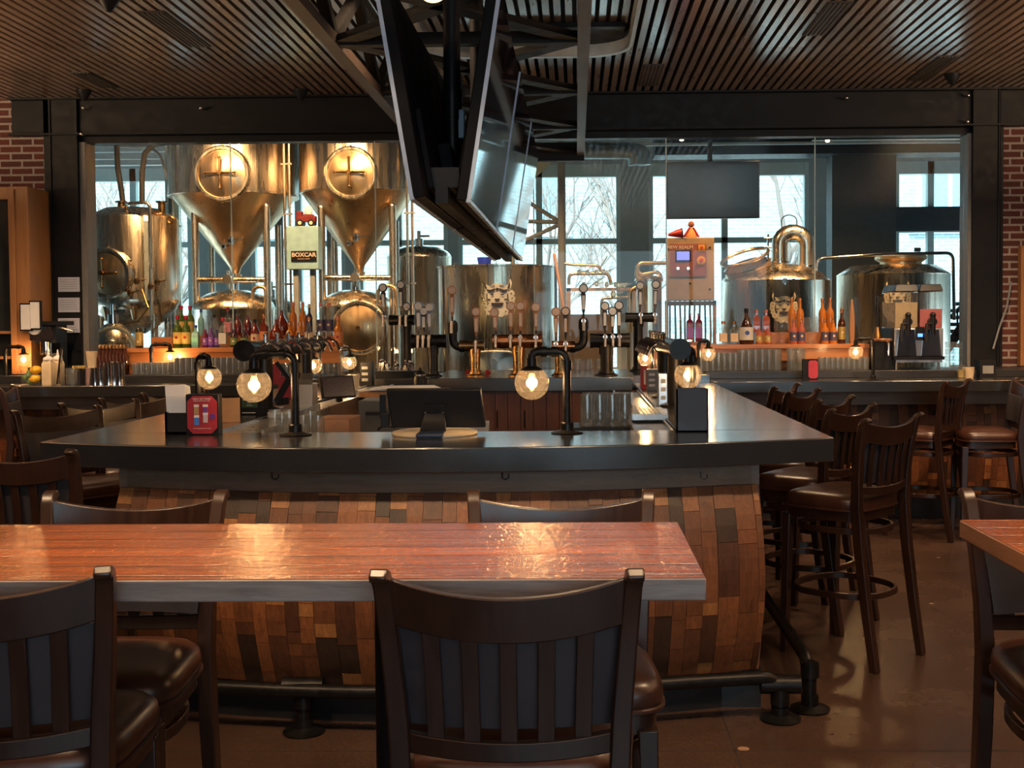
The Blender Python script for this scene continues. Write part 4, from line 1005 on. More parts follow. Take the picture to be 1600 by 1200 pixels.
m.cyl(U(775, 345, 12.3), U(872, 347, 12.3), 0.022, n=8); m.cyl(U(800, 300, 12.3), U(872, 345, 12.3), 0.022, n=8); m.cyl(U(800, 385, 12.3), U(872, 352, 12.3), 0.022, n=8); a = U(800, 300, 12.3); m.cyl((a.x, 12.3, 0), (a.x, 12.3, 4.5), 0.022, n=8)
tag(obj('braced_post', m, MAT['grey']), 'thin grey post with triangular bracing left of the steel column', 'brace')
# pipe manifold rack
Y = 11.0; t = thing('pipe_manifold', 'copper coloured pipe manifold rack right of the mask tank', 'manifold')
m = M(); a, b = U(885, 450, Y), U(995, 447, Y); m.bx(a.x, b.x, Y, Y+0.06, a.z-0.03, a.z); m.bx(a.x, a.x+0.04, Y, Y+0.04, 0, a.z); m.bx(b.x-0.04, b.x, Y, Y+0.04, 0, a.z); obj('frame', m, flat('tan_steel', (0.46,0.30,0.20), 0.4, 0.3), t)
m = M(); m.tube(rounded([U(889, 445, Y), U(889, 428, Y), U(951, 427, Y), U(955, 445, Y)], 0.05), 0.016, 10); m.tube(rounded([U(882, 412, Y), U(900, 414, Y), U(936, 415, Y), U(940, 428, Y)], 0.05), 0.014, 10)
for px, py in ((905, 426), (918, 427), (932, 426), (943, 425), (912, 445), (932, 444), (948, 445), (962, 445), (975, 446)): valve(m, U(px, py, Y), 0.8)
m.cyl(U(938, 418, Y), U(949, 400, Y), 0.006, n=6); m.cyl(U(925, 445, Y), U(946, 432, Y), 0.006, n=6); obj('pipework', m, MAT['tank_cone'], t)
m = M(); m.tube(rounded([U(940, 520, Y-0.1), U(940, 466, Y-0.1), U(985, 464, Y-0.1), U(988, 520, Y-0.1)], 0.04), 0.014, 10); m.tube(rounded([U(982, 580, Y-0.1), U(983, 455, Y-0.1), U(998, 446, Y-0.1)], 0.05), 0.016, 10); valve(m, U(958, 460, Y-0.1), 1); valve(m, U(966, 446, Y-0.1), 1); obj('lower_pipework', m, MAT['tank_cone'], t)
# plate heat exchanger pipes near the control panel
t = thing('filter_housing', 'steel filter pot with looped pipe left of the control panel', 'filter'); Y = 10.8
p = U(1014, 440, Y); m = M(); m.lathe([(0.12, 0.4), (0.12, p.z), (0.135, p.z+0.005), (0.135, p.z+0.02), (0.09, p.z+0.05), (0, p.z+0.06)], (p.x, Y, 0), 28); m.bx(p.x-0.02, p.x+0.02, Y-0.14, Y-0.1, 0, p.z); obj('pot', m, MAT['tank'], t)
m = M(); m.tube(rounded([U(1040, 411, Y), U(1000, 411, Y), U(995, 420, Y), U(1000, 430, Y), U(1030, 424, Y), U(1034, 440, Y)], 0.05), 0.018, 10); m.tube(rounded([U(996, 415, Y), U(994, 432, Y), U(1002, 440, Y)], 0.03), 0.018, 10); obj('loop_pipe', m, MAT['tank_cone'], t)
for a in (90, 210, 330):
    m = M(); m.cyl((p.x+0.1*math.cos(R_(a)), Y+0.1*math.sin(R_(a)), 0), (p.x+0.1*math.cos(R_(a)), Y+0.1*math.sin(R_(a)), 0.42), 0.015, n=8); obj('leg', m, MAT['tank'], t)
# tan cabinet behind the towers
Y = 10.2; a, b = U(873, 570, Y), U(940, 491, Y)
m = M(); m.bx(a.x, b.x+0.1, Y, Y+0.4, 0.0, b.z); tag(obj('tan_cabinet', m, flat('tan_panel', (0.50,0.30,0.18), 0.5)), 'plain tan cabinet behind the copper tap towers', 'cabinet')
# track lights seen through the glass
for px, py, lb in ((1065, 217, 'small lit track light above the hanging black television'), (1293, 219, 'small lit track light at the top right of the brewery glass')):
    p = U(px, py, 10.0); t = thing('track_light_head', lb, 'lamp', group='lit track lights in the brewery')
    m = M(); m.cyl(p, p+Vector((0, 0, 0.07)), 0.028, 0.022, n=14); m.cyl(p+Vector((0,0,0.07)), p+Vector((0,0,4.6-p.z)), 0.006, n=6); obj('housing', m, MAT['plastic'], t)
    m = M(); m.sphere(p, 0.020, 10, 6); obj('bulb', m, glow('lit_spot', (1.0,0.6,0.3), 14), t)
# ------------------------------------------------------------------ ceiling: truss, screens, ring lamp
tb = flat('dark_truss_steel', (0.009,0.008,0.009), 0.55, spec=0.25); wbm = wood('worn_chord_wood', (0.05,0.030,0.024), (0.13,0.085,0.065), 0.5, 'Y')
zl = 2.78
t = thing('ceiling_truss', 'dark braced steel truss hanging lengthwise under the slat ceiling', 'truss')
def ch(px0, px1, Yn):                   # X extent of a chord whose edges cross the frame top at these columns
    a = UZ(px0, 2, zl); b = UZ(px1, 2, zl); return a.x, b.x
xa0, xa1 = ch(443, 468, 0); xb0, xb1 = ch(903, 925, 0)
m = M(); m.bx(xa0, xa1, 0.5, 9.30, zl, zl+0.05); obj('chord', m, wbm, t)
m = M(); m.bx(xb0, xb1, 0.5, 8.9, zl, zl+0.05); obj('chord', m, wood('grey_chord', (0.06,0.055,0.055), (0.17,0.16,0.155), 0.5, 'Y'), t)
m = M(); m.bx(xa0+0.01, xa1-0.01, 0.5, 9.3, ZC-0.19, ZC-0.14); obj('chord', m, tb, t)
m = M(); m.bx(xb0+0.005, xb1-0.005, 0.5, 8.9, ZC-0.19, ZC-0.14); obj('chord', m, tb, t)
ys = [0.6 + 1.18*i for i in range(8)]
for i in range(7):
    y0, y1 = ys[i], ys[i+1]
    for (x0, x1) in ((xa1, xb0), (xb0, xa1)):
        m = M(); m.bar((x0, y0, zl+0.03), (x1, y1, zl+0.03), 0.03, 0.09); obj('cross_brace', m, tb, t)
for i, y in enumerate(ys):
    m = M(); m.bx(xa1, xb0, y-0.03, y+0.03, zl+0.005, zl+0.06); obj('cross_tie', m, tb, t)
xm = (xa0+xa1)/2; xn = (xb0+xb1)/2
for i in range(7):
    y0, y1 = ys[i], ys[i+1]; ym = (y0+y1)/2
    for x in (xm, xn):
        m = M(); m.bar((x, y0, zl+0.05), (x, ym, ZC-0.18), 0.05, 0.05); obj('web', m, tb, t)
        m = M(); m.bar((x, y1, zl+0.05), (x, ym, ZC-0.18), 0.05, 0.05); obj('web', m, tb, t)
m = M(); m.bx(xa0, xb1, 8.84, 8.90, zl-0.04, zl+0.10); obj('end_tie', m, tb, t)
# black hanger pipes
for Yp, lb in ((4.5, 'nearest black hanger pipe between the two rows of screens'), (5.65, 'middle black hanger pipe between the two rows of screens'), (6.9, 'farthest black hanger pipe between the two rows of screens')):
    t = thing('hanger_pipe', lb, 'pipe', (-0.475, Yp, 0), group='hanger pipes of the screens')
    m = M(); m.cyl((0, 0, 2.06), (0, 0, ZC), 0.033, n=16); obj('pipe', m, MAT['steel_black'], t)
    m = M(); m.lathe([(0.038, 2.30), (0.038, 2.42)], (0, 0, 0), 16); m.cyl((0,0,2.03),(0,0,2.31),0.036); m.bx(-0.02, 0.06, -0.03, 0.03, 2.02, 2.05); obj('mount', m, MAT['pipe'], t)
# rail that carries both rows
m = M(); m.bx(-0.480, -0.376, 3.75, 7.45, 1.955, 2.02); m.bx(-0.448, -0.408, 3.7, 7.4, 1.90, 1.955)
tag(obj('screen_rail', m, MAT['steel_black']), 'black mounting rail running between the two rows of hanging screens', 'rail')
scr = flat('glossy_dark_screen', (0.018,0.008,0.020), 0.04, spec=0.8)
edge = flat('daylight_reflection_edge', (0.50,0.62,0.80), 0.25)  # pale blue paints the daylight reflected along the bezel
tvh = flat('matt_black_casing', (0.006,0.006,0.008), 0.6, spec=0.12)
def tv(y0, side, label):
    """screen leaning outward at the top; side -1 faces the left wall, +1 the right wall"""
    L, H, th = 1.20, 0.69, 0.045
    xb = -0.428 + side*0.088; zb_ = 1.905
    t = thing('television', label, 'television', (xb, y0, zb_), group='screens hanging back to back over the bar')
    lean = side*R_(9.0)
    def P(d, y, h):                     # d outward from the screen face
        ca, sa = math.cos(lean), math.sin(lean)
        return Vector((side*d*math.cos(lean) + h*math.sin(lean), y, h*math.cos(lean) - abs(math.sin(lean))*d))
    def slab(m, d0, d1, ya, yb_, h0, h1):
        vs = [P(d0,ya,h0), P(d1,ya,h0), P(d1,yb_,h0), P(d0,yb_,h0), P(d0,ya,h1), P(d1,ya,h1), P(d1,yb_,h1), P(d0,yb_,h1)]
        fs = [(0,3,2,1),(4,5,6,7),(0,1,5,4),(1,2,6,5),(2,3,7,6),(3,0,4,7)]
        if side < 0: fs = [f[::-1] for f in fs]
        m.add(vs, fs)
    m = M(); slab(m, -th, -0.004, 0, L, 0, H); slab(m, -th-0.02, -th, 0.12, L-0.12, 0.04, 0.30); obj('housing', m, tvh, t, bevel=0.004)
    m = M(); slab(m, -0.004, 0.0, 0.012, L-0.012, 0.014, H-0.010); obj('screen', m, scr, t)
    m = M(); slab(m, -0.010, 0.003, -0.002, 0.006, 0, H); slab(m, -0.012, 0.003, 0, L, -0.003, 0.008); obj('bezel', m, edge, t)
    m = M(); slab(m, -th-0.06, -th-0.02, 0.52, 0.68, 0.10, 0.24); obj('bracket', m, tvh, t)
    return t
for k, nm in enumerate(('nearest', 'middle', 'farthest')):
    tv(3.72+1.25*k, 1, '%s hanging screen of the row facing the right wall' % nm)
for k, nm in enumerate(('nearest', 'middle', 'farthest')):
    tv(3.62+1.25*k, -1, '%s hanging screen of the row facing the left wall' % nm)
# media box with pale blue sticker and cables
t = thing('media_box', 'small pale blue media box strapped beside the nearest hanger pipe', 'box'); p = U(719, 195, 4.5)
m = M(); m.box(p, (0.035, 0.05, 0.11)); obj('case', m, flat('pale_blue_case', (0.30,0.45,0.62), 0.4), t, bevel=0.003)
m = M(); m.tube([p+Vector((0, 0, 0.05)), p+Vector((0.015, 0, 0.12)), p+Vector((0, 0, 0.2))], 0.004, 6); m.tube([p+Vector((0, 0, -0.05)), p+Vector((0.01, 0, -0.14)), p+Vector((-0.02, 0, -0.26))], 0.004, 6); obj('cable', m, MAT['plastic'], t)
# rounded ring trough in the ceiling and its dark recess
t = thing('ring_trough', 'white rounded metal trough recessed in the slat ceiling', 'ceiling fixture')
xr = UZ(1000, 8, ZC-0.10).x; yr = UZ(940, 88, ZC-0.10).y; rr = 0.30
outer = [(-0.95, 0.8), (xr-rr, 0.8)]
pts = []
for (cx_, cy_, a0) in ((xr-rr, 3.6+rr, -90), (xr-rr, yr-rr, 0), (-0.95+rr, yr-rr, 90), (-0.95+rr, 3.6+rr, 180)):
    for i in range(7): a = R_(a0+15*i); pts.append((cx_+rr*math.cos(a), cy_+rr*math.sin(a)))
m = M(); n_ = len(pts); vs = []
for x, y in pts:
    c_ = Vector(((xr-0.95)/2, (3.6+yr)/2, 0)); d = (Vector((x, y, 0))-c_).normalized()*0.05
    vs += [(x, y, ZC-0.11), (x-d.x, y-d.y, ZC-0.11), (x-d.x, y-d.y, ZC-0.001), (x, y, ZC-0.001)]
fs = []
for i in range(n_):
    j = (i+1) % n_
    for k in range(4): k2 = (k+1) % 4; fs.append((i*4+k, j*4+k, j*4+k2, i*4+k2))
m.add(vs, fs); obj('rim', m, flat('white_trim_metal', (0.62,0.66,0.66), 0.35), t)
m = M(); m.bx(-0.62, xr-0.05, 7.16, yr-0.05, ZC-0.035, ZC-0.004); obj('dark_panel', m, MAT['steel_black'], t)
# pendant globe just above the frame
t = thing('pendant_lamp', 'glowing yellow glass pendant at the top of the picture', 'lamp'); p = U(676, -22, 3.3)
m = M(); m.sphere(p, 0.075*0.62, 24, 14); obj('globe', m, glow('yellow_glass_glow', (1.0,0.70,0.28), 2.2), t); m = M(); m.cyl(p+Vector((0,0,0.04)), (p.x, p.y, ZC), 0.006, n=8); m.cyl(p+Vector((0,0,0.04)), p+Vector((0,0,0.09)), 0.03, n=12); obj('cord', m, MAT['plastic'], t)
# linear vents and sprinkler heads
def vent(px0, py0, px1, py1, label, wd=0.15):
    a = UZ(px0, py0, ZC-0.004); b = UZ(px1, py1, ZC-0.004); y0, y1 = sorted((a.y, b.y)); x = (a.x+b.x)/2
    t = thing('ceiling_vent', label, 'vent', (x, (y0+y1)/2, ZC-0.004), group='slot vents in the slat ceiling')
    h = (y1-y0)/2; m = M(); m.bx(-wd/2, wd/2, -h, h, -0.003, 0.006); m.m = 1
    for k in range(5): m.bx(-wd/2+0.015+k*0.027, -wd/2+0.024+k*0.027, -h+0.01, h-0.01, -0.008, -0.003)
    obj('grille', m, [flat('dark_vent', (0.035,0.03,0.028), 0.6), flat('vent_slat', (0.10,0.09,0.085), 0.5)], t)
vent(230, 18, 318, 73, 'dark slot vent in the slat ceiling over the left half, the longer one')
vent(128, 113, 168, 137, 'dark slot vent in the slat ceiling near the left end of the header beam')
vent(1315, 3, 1270, 55, 'dark slot vent in the slat ceiling over the right half, nearest the camera')
vent(1482, 88, 1432, 126, 'dark slot vent in the slat ceiling near the right end of the header beam')
vent(1023, 101, 1010, 134, 'short slot vent in the slat ceiling right of the truss')
for px, py, lb in ((170, 5, 'small dark sprinkler plate at the upper left of the slat ceiling'), (1488, 122, 'dark ceiling bracket above the right steel column'), (131, 147, 'dark ceiling bracket above the left steel column'), (470, 146, 'dark ceiling bracket above the header beam left of the truss')):
    p = UZ(px, py, ZC-0.03); m = M(); m.lathe([(0.015, -0.05), (0.05, 0.0), (0.06, 0.03)], p, 14); tag(obj('ceiling_bracket', m, MAT['steel_black']), lb, 'bracket', 'ceiling brackets')
# ------------------------------------------------------------------ bar stools and tables
def make_stool():
    t = thing('bar_stool', 'x', 'stool')
    # seat cushion: rounded square dome
    def out(a, w, d, e=0.42):
        c, s = math.cos(a), math.sin(a)
        x = math.copysign(abs(c)**e, c)*w; y = math.copysign(abs(s)**e, s)*d
        return x*(1.0+0.08*(y/d if d else 0)), y
    m = M(); n = 40; lv = [(1.00, 0.675), (1.03, 0.688), (1.04, 0.706), (1.02, 0.726), (0.94, 0.741), (0.80, 0.750), (0.5, 0.757), (0.0, 0.760)]
    vs = []
    for k, z in lv:
        for i in range(n):
            x, y = out(2*PI*i/n, 0.213*k, 0.188*k); vs.append((x, y, z))
    fs = [(j*n+i, j*n+(i+1) % n, (j+1)*n+(i+1) % n, (j+1)*n+i) for j in range(len(lv)-1) for i in range(n)]
    fs.append(tuple(range(n-1, -1, -1))); m.add(vs, fs)
    seat = obj('seat', m, MAT['leather'], t, angle=60)
    m = M(); m.tube([(*out(2*PI*i/n, 0.220, 0.195), 0.680) for i in range(n)], 0.006, 6, closed=True); obj('piping', m, MAT['leather'], seat)
    m = M(); m.prism([out(2*PI*i/n, 0.203, 0.180, 0.3) for i in range(n)], 0.630, 0.677); obj('seat_frame', m, MAT['espresso'], t)
    # rear legs run on up into the back posts
    for s in (-1, 1):
        path = [(s*0.192, -0.285, 0.0), (s*0.192, -0.245, 0.25), (s*0.192, -0.212, 0.50), (s*0.193, -0.195, 0.70), (s*0.198, -0.200, 0.82), (s*0.208, -0.215, 0.95), (s*0.217, -0.238, 1.06), (s*0.219, -0.250, 1.080), (s*0.220, -0.264, 1.086), (s*0.221, -0.278, 1.078)]
        m = M(); m.sweep(path, [0.034, 0.036, 0.038, 0.038, 0.036, 0.034, 0.032, 0.032, 0.032, 0.030], [0.036, 0.040, 0.044, 0.046, 0.040, 0.034, 0.030, 0.026, 0.022, 0.014], side=(1, 0, 0))
        obj('back_leg', m, MAT['espresso'], t, bevel=0.004)
        m = M(); m.sweep([(s*0.200, 0.180, 0.0), (s*0.190, 0.165, 0.64)], [0.030, 0.042], [0.030, 0.042], side=(1, 0, 0)); obj('front_leg', m, MAT['espresso'], t, bevel=0.003)
    # crest rail, bowed back, top edge dips in the middle
    def bowed(z0f, z1f, yf, th, n=16, x=0.212, name='crest_rail'):
        m = M(); vs = []
        for i in range(n+1):
            q = 2*i/n-1; xx = q*x(q) if callable(x) else q*x
            for zz, d in ((z0f(q), 0), (z0f(q), -th), (z1f(q), -th), (z1f(q), 0)):
                vs.append((xx, yf(q, zz)+d, zz))
        fs = [(i*4+k, i*4+(k+1) % 4, (i+1)*4+(k+1) % 4, (i+1)*4+k) for i in range(n) for k in range(4)]
        fs += [(3, 2, 1, 0), (n*4, n*4+1, n*4+2, n*4+3)]
        m.add(vs, fs); return obj(name, m, MAT['espresso'], t, bevel=0.003)
    lean = lambda z: -0.200 - max(0, z-0.80)*0.15
    bow = lambda q, z: lean(z) - 0.030*(1-q*q) + 0.012
    bowed(lambda q: 0.994-0.030*(1-q*q), lambda q: 1.076-0.031*(1-q*q), bow, 0.020, x=0.208)
    bowed(lambda q: 0.757-0.010*(1-q*q), lambda q: 0.795-0.012*(1-q*q), bow, 0.020, x=0.192, name='lower_rail')
    for i in range(5):
        q = -0.68+0.34*i; xa, xb = q*0.190, q*0.200
        m = M(); ya = bow(q, 0.77)-0.011; yb_ = bow(q, 1.0)-0.011
        m.sweep([(xa, ya, 0.775), ((xa+xb)/2, (ya+yb_)/2+0.004, 0.9), (xb, yb_, 1.0)], 0.030, 0.009, side=(1, 0, 0)); obj('back_slat', m, MAT['espresso'], t, bevel=0.0015)
    m = M(); vs = []; n_ = 14
    for i in range(n_+1):
        q = 2*i/n_-1
        for zz, d in ((0.800, 0.004), (0.800, 0.020), (0.90, 0.030), (0.985, 0.020), (0.985, 0.004)):
            xx = q*(0.178+0.022*(zz-0.8)/0.18); vs.append((xx, bow(q, zz)+d*(1 if abs(q) < 0.99 else 0.6), zz-(0.012*(1-q*q) if zz > 0.9 else 0)))
    m.add(vs, [(i*5+k, i*5+(k+1) % 5, (i+1)*5+(k+1) % 5, (i+1)*5+k) for i in range(n_) for k in range(5)] + [(4, 3, 2, 1, 0), tuple(n_*5+k for k in range(5))]); obj('back_pad', m, flat('charcoal_vinyl', (0.034,0.030,0.036), 0.5), t, angle=50)
    for z, r in ((0.30, 0.205), (0.585, 0.188)):
        m = M(); ring = []
        for i in range(36): x, y = out(2*PI*i/36, r, r*1.03, 0.8); ring.append((x, y-0.018, z))
        P = ring; k = len(P); vs = []
        for i in range(k):
            p = Vector(P[i]); d = Vector((p.x, p.y+0.018, 0)).normalized()
            for a, b in ((-0.008, -0.014), (0.008, -0.014), (0.008, 0.014), (-0.008, 0.014)): vs.append(p+d*a+Vector((0, 0, b)))
        m.add(vs, [(i*4+q, i*4+(q+1) % 4, ((i+1) % k)*4+(q+1) % 4, ((i+1) % k)*4+q) for i in range(k) for q in range(4)])
        obj('foot_ring' if z < 0.4 else 'brace_ring', m, MAT['espresso'], t, bevel=0.002)
    return t
stool0 = make_stool(); _first = [True]
def stool(x, y, rz, label, group):
    """rz 0 faces away from the camera (+Y)"""
    if _first[0]:
        _first[0] = False; stool0.location = (x, y, 0); stool0.rotation_euler = (0, 0, rz); stool0['label'] = label; stool0['group'] = group; stool0['category'] = 'stool'; return stool0
    return dup(stool0, (x, y, 0), rz, label, group)
def by_back(px, py, face, label, group, side=0, zt=1.086, push=0.0):
    """place by the pixel of a top corner of the back; side -1/+1 is the stool's own left/right post, 0 the middle"""
    p = UZ(px, py, zt); f = R_(face)                 # face: heading, 0 = away from camera, + = turned left
    fx, fy = -math.sin(f), math.cos(f); rx, ry = math.cos(f), math.sin(f)
    c = Vector((p.x, p.y, 0)) - Vector((rx, ry, 0))*side*0.22 + Vector((fx, fy, 0))*(0.255+push)
    return stool(c.x, c.y, f, label, group)
g1, g2, g3, g4, g5 = 'stools around the long high table', 'stools along the left side of the bar', 'stools along the right side of the bar', 'stools at the back counters', 'stools around the right high table'
by_back(795, 886, 0, 'dark wooden bar stool facing away in the middle, its whole back in view', g1, push=-0.05)
by_back(-25, 888, 8, 'dark bar stool on the near side of the long table, cut by the left edge', g1, push=-0.05)
by_back(876, 776, 180, 'dark wooden bar stool on the far side of the long table, near its right end', g1, push=-0.05)
by_back(200, 777, 180, 'dark wooden bar stool on the far side of the long table, near its left end', g1, push=-0.05)
by_back(112, 705, -8, 'dark wooden bar stool drawn up to the front left corner of the bar', g2, side=1)
for px, py, d in ((23, 644, 'nearest'), (96, 632, 'second nearest'), (158, 624, 'third nearest'), (224, 616, 'farthest')):
    by_back(px, py, -128, 'dark bar stool on the left side of the bar, %s in its row' % d, g2, side=1)
by_back(-45, 655, -120, 'dark wooden bar stool at the left edge, partly outside the picture by the bar', g2, side=1) if False else None
for px, py, f, d in ((1436, 647, 44, 'nearest'), (1364, 632, 50, 'second'), (1330, 619, 54, 'third'), (1278, 608, 56, 'fourth'), (1246, 600, 60, 'farthest')):
    by_back(px, py, f, 'dark bar stool on the right side of the bar, %s one of five' % d, g3, side=1)
stool(2.42, 8.12, R_(52), 'dark wooden bar stool at the right back counter, seen from behind', g4)
stool(2.84, 8.05, R_(82), 'dark wooden bar stool turned sideways at the right back counter, whole seat showing', g4)
stool(-3.72, 8.0, R_(-75), 'dark wooden bar stool turned sideways at the left back counter', g4)
by_back(1510, 769, 180, 'dark wooden bar stool on the far side of the right table, post at the corner', g5, side=1)
stool(1.32, 2.02, R_(0), 'dark bar stool on the near side of the right table, partly in view', g5)
# tables
def table(name, label, x0, x1, y0, y1, zt, edges, posts):
    t = thing(name, label, 'table')
    m = M(); m.bx(x0, x1, y0, y1, zt-0.042, zt-0.001); obj('edge_band', m, edges, t, bevel=0.003)
    m = M(); m.bx(x0+0.002, x1-0.002, y0+0.002, y1-0.002, zt-0.003, zt); obj('tabletop', m, MAT['table'], t)
    for x in posts:
        m = M(); y = (y0+y1)/2; m.cyl((x, y, 0.03), (x, y, zt-0.07), 0.045, n=20); m.box((x, y, zt-0.056), (0.5, 0.34, 0.028)); obj('post', m, MAT['steel_black'], t)
        m = M(); m.box((x, y, 0.02), (0.56, 0.10, 0.035)); m.box((x, y, 0.02), (0.10, 0.50, 0.035)); obj('foot', m, MAT['steel_black'], t, bevel=0.005)
    return t
a = UZ(1087, 903, 1.05); b = UZ(1072, 815, 1.05)
table('high_table', 'long high table with glossy orange plank top and weathered grey edge', -2.3, (a.x+b.x)/2, a.y, b.y, 1.05, MAT['table_edge'], (-1.55, -0.38))
a = UZ(1499, 812, 1.05)
table('high_table', 'high table with glossy orange top cut by the right edge of the picture', a.x, 2.3, 1.95, a.y, 1.05, MAT['table_edge_red'], (1.75,))
# ------------------------------------------------------------------ globe lamps on iron pipe
def lampglobe(name, label, base, armv, H, r, drop, group, flange=True, zbase=0.0, power=2.2, globes=None):
    """pipe lamp: post rises H from base, arm goes along armv (world), globe hangs at its end"""
    t = thing('globe_lamp', label, 'lamp', base, group=group)
    s = r/0.068; pr = 0.016*s
    m = M(); A = Vector((armv[0], armv[1], 0))
    path = [Vector((0, 0, 0.0)), Vector((0, 0, H)), A+Vector((0, 0, H)), A+Vector((0, 0, H-drop))]
    m.tube(rounded(path, 0.045*s, 6), pr, 12)
    u = A.normalized()
    m.cyl((0, 0, H-0.075*s), (0, 0, H-0.035*s), pr*1.3, n=14); m.cyl(u*0.035*s+Vector((0, 0, H)), u*0.06*s+Vector((0, 0, H)), pr*1.3, n=14)
    e = A.length
    if e > 0.1*s: m.cyl(u*(e-0.06*s)+Vector((0, 0, H)), u*(e-0.035*s)+Vector((0, 0, H)), pr*1.3, n=14)
    obj('pipe_stand', m, MAT['pipe'], t)
    if flange:
        m = M(); m.lathe([(0.062*s, 0), (0.064*s, 0.004*s), (0.040*s, 0.010*s), (0.026*s, 0.014*s), (0.026*s, 0.040*s), (0.021*s, 0.045*s)], (0, 0, 0), 24); obj('flange', m, MAT['pipe'], t)
    hang_globe(t, A+Vector((0, 0, H-drop)), r)
    return t
def hang_globe(t, top, r):
    m = M(); m.lathe([(r*0.28, 0.03*r/0.068), (r*0.30, 0.0), (r*0.62, -0.012*r/0.068), (r*0.66, -0.018*r/0.068)], top, 24); obj('cap', m, MAT['pipe'], t)
    c = Vector(top)+Vector((0, 0, -0.012*r/0.068 - r*0.80))
    m = M(); m.sphere(c, r, 32, 20, -90, 52); g = obj('glass_globe', m, MAT['globe'], t, angle=80)
    m = M(); m.lathe([(r*0.12, 0.55*r), (r*0.20, 0.40*r), (r*0.22, -0.1*r), (r*0.12, -0.42*r), (0, -0.5*r)], c, 16, caps=False); obj('bulb', m, MAT['bulb'], t)
    m = M(); m.tube([c+Vector((0, 0, 0.42*r)), c+Vector((-0.06*r, 0, 0.3*r)), c+Vector((-0.07*r, 0, -0.3*r)), c+Vector((0, 0, -0.36*r)), c+Vector((0.07*r, 0, -0.3*r)), c+Vector((0.06*r, 0, 0.3*r))], 0.030*r, 6); obj('filament', m, MAT['filament'], t)
    l = bpy.data.lights.new('bulb_light', 'POINT'); l.energy = 3.0; l.color = (1.0, 0.6, 0.28); l.shadow_soft_size = 0.35*r
    o = bpy.data.objects.new('bulb_light', l); C.objects.link(o); o.parent = t; o.location = c
G = 'globe lamps on bent iron pipe'
def lamp_at(label, bpx, bpy_, gpx, gpy, zc, r, H=None, flange=True, dy=0.0):
    """base pixel on level zc, globe centre pixel at nearly the same depth"""
    b = UZ(bpx, bpy_, zc); g = U(gpx, gpy, b.y+dy); s = r/0.068
    drop = 0.055*s; H = (g.z - zc) + r*0.80 + 0.012*s + drop
    return lampglobe('', label, b, (g.x-b.x, dy), H, r, drop, G, flange)
lamp_at('globe lamp on the front of the bar right of the black monitor, lit filament bulb', 886, 677, 831, 598, ZT, 0.069)
lamp_at('globe lamp on the front of the bar left of the black monitor, lit filament bulb', 462, 680, 397, 602, ZT, 0.069)
lamp_at('globe lamp on the left side of the bar behind the red octagonal card', 310, 632, 327, 590, ZT, 0.066, dy=-0.05)
lamp_at('globe lamp on the right side of the bar behind the tall dark box', 1083, 640, 1075, 586, ZT, 0.068, dy=-0.06)
lamp_at('globe lamp at the left end of the left back counter', 9, 598, 37, 562, ZT, 0.056)
lamp_at('globe lamp on the left back counter in front of the bottle shelf', 237, 596, 266, 558, ZT, 0.056)
lamp_at('globe lamp far along the left side of the bar, left one of the twin pipes', 506, 607, 467, 563, ZT, 0.052) if False else None
b = UZ(480, 603, ZT)
lamp_at('globe lamp far along the left side of the bar, left of the twin post', 500, 606, 466, 561, ZT, 0.050)
lamp_at('globe lamp far along the left side of the bar, brightest one of the pair', 478, 608, 489, 571, ZT, 0.060, dy=-0.05)
lamp_at('globe lamp at the back of the left side of the bar near the cup dispenser', 534, 604, 546, 566, ZT, 0.052, dy=-0.04)
lamp_at('globe lamp far along the right side of the bar, left of the red boxes', 1019, 606, 1008, 560, ZT, 0.050, dy=-0.04)
lamp_at('globe lamp far along the right side of the bar, mostly hidden by the tap disc', 1050, 604, 1036, 566, ZT, 0.050, dy=-0.04)
lamp_at('globe lamp on the right back counter left of the pink bottles', 1092, 596, 1107, 553, ZT, 0.054)
lamp_at('globe lamp beside the black beer engine on the right back counter', 1364, 594, 1337, 550, ZT, 0.054)

# ------------------------------------------------------------------ tap towers
hb = flat('black_tap_handle', (0.020,0.020,0.028), 0.35); hc = flat('copper_tap_handle', (0.42,0.19,0.10), 0.4, 0.4); hs_ = flat('silver_blue_handle', (0.25,0.30,0.40), 0.3, 0.6)
hl = flat('handle_label', (0.62,0.50,0.42), 0.5); hw = flat('handle_pale_label', (0.55,0.58,0.62), 0.5)
def handle(par, p, h, mat, lab, s=1.0, tilt=0.0, face=(0,-1,0)):
    s = 1.4
    """tap handle with faucet; p is where it meets the tower"""
    p = Vector(p); o = M(); ax = Vector((math.sin(tilt), 0, math.cos(tilt)))
    b = p+ax*0.035*s
    o.lathe([(0.006*s, 0), (0.010*s, 0.015*s), (0.012*s, 0.02*s), (0.014*s, 0.04*s), (0.018*s, h*0.68), (0.013*s, h*0.72), (0.017*s, h*0.76), (0.010*s, h*0.80)], b, 4, ax, ph=PI/4)
    c = b+ax*(h*0.89); f = Vector(face)
    o.cyl(c-f*0.008*s, c+f*0.010*s, 0.024*s, n=20)
    hd = obj('tap_handle', o, mat, par)
    l = M(); q0 = b+ax*(h*0.16)+f*0.0155*s; q1 = b+ax*(h*0.64)+f*0.0165*s; l.bar(q0, q1, 0.014*s, 0.003*s); l.cyl(c+f*0.010*s, c+f*0.0125*s, 0.018*s, n=18); obj('label', l, lab, hd)
    k = M(); k.cyl(p, b, 0.006*s, n=8); q = p+f*0.0; k.cyl(q-f*0.01, q+f*0.055*s, 0.011*s, n=10); k.cyl(q+f*0.05*s+Vector((0,0,0.012*s)), q+f*0.062*s+Vector((0,0,-0.05*s)), 0.008*s, n=10); obj('faucet', k, MAT['chrome'], hd)
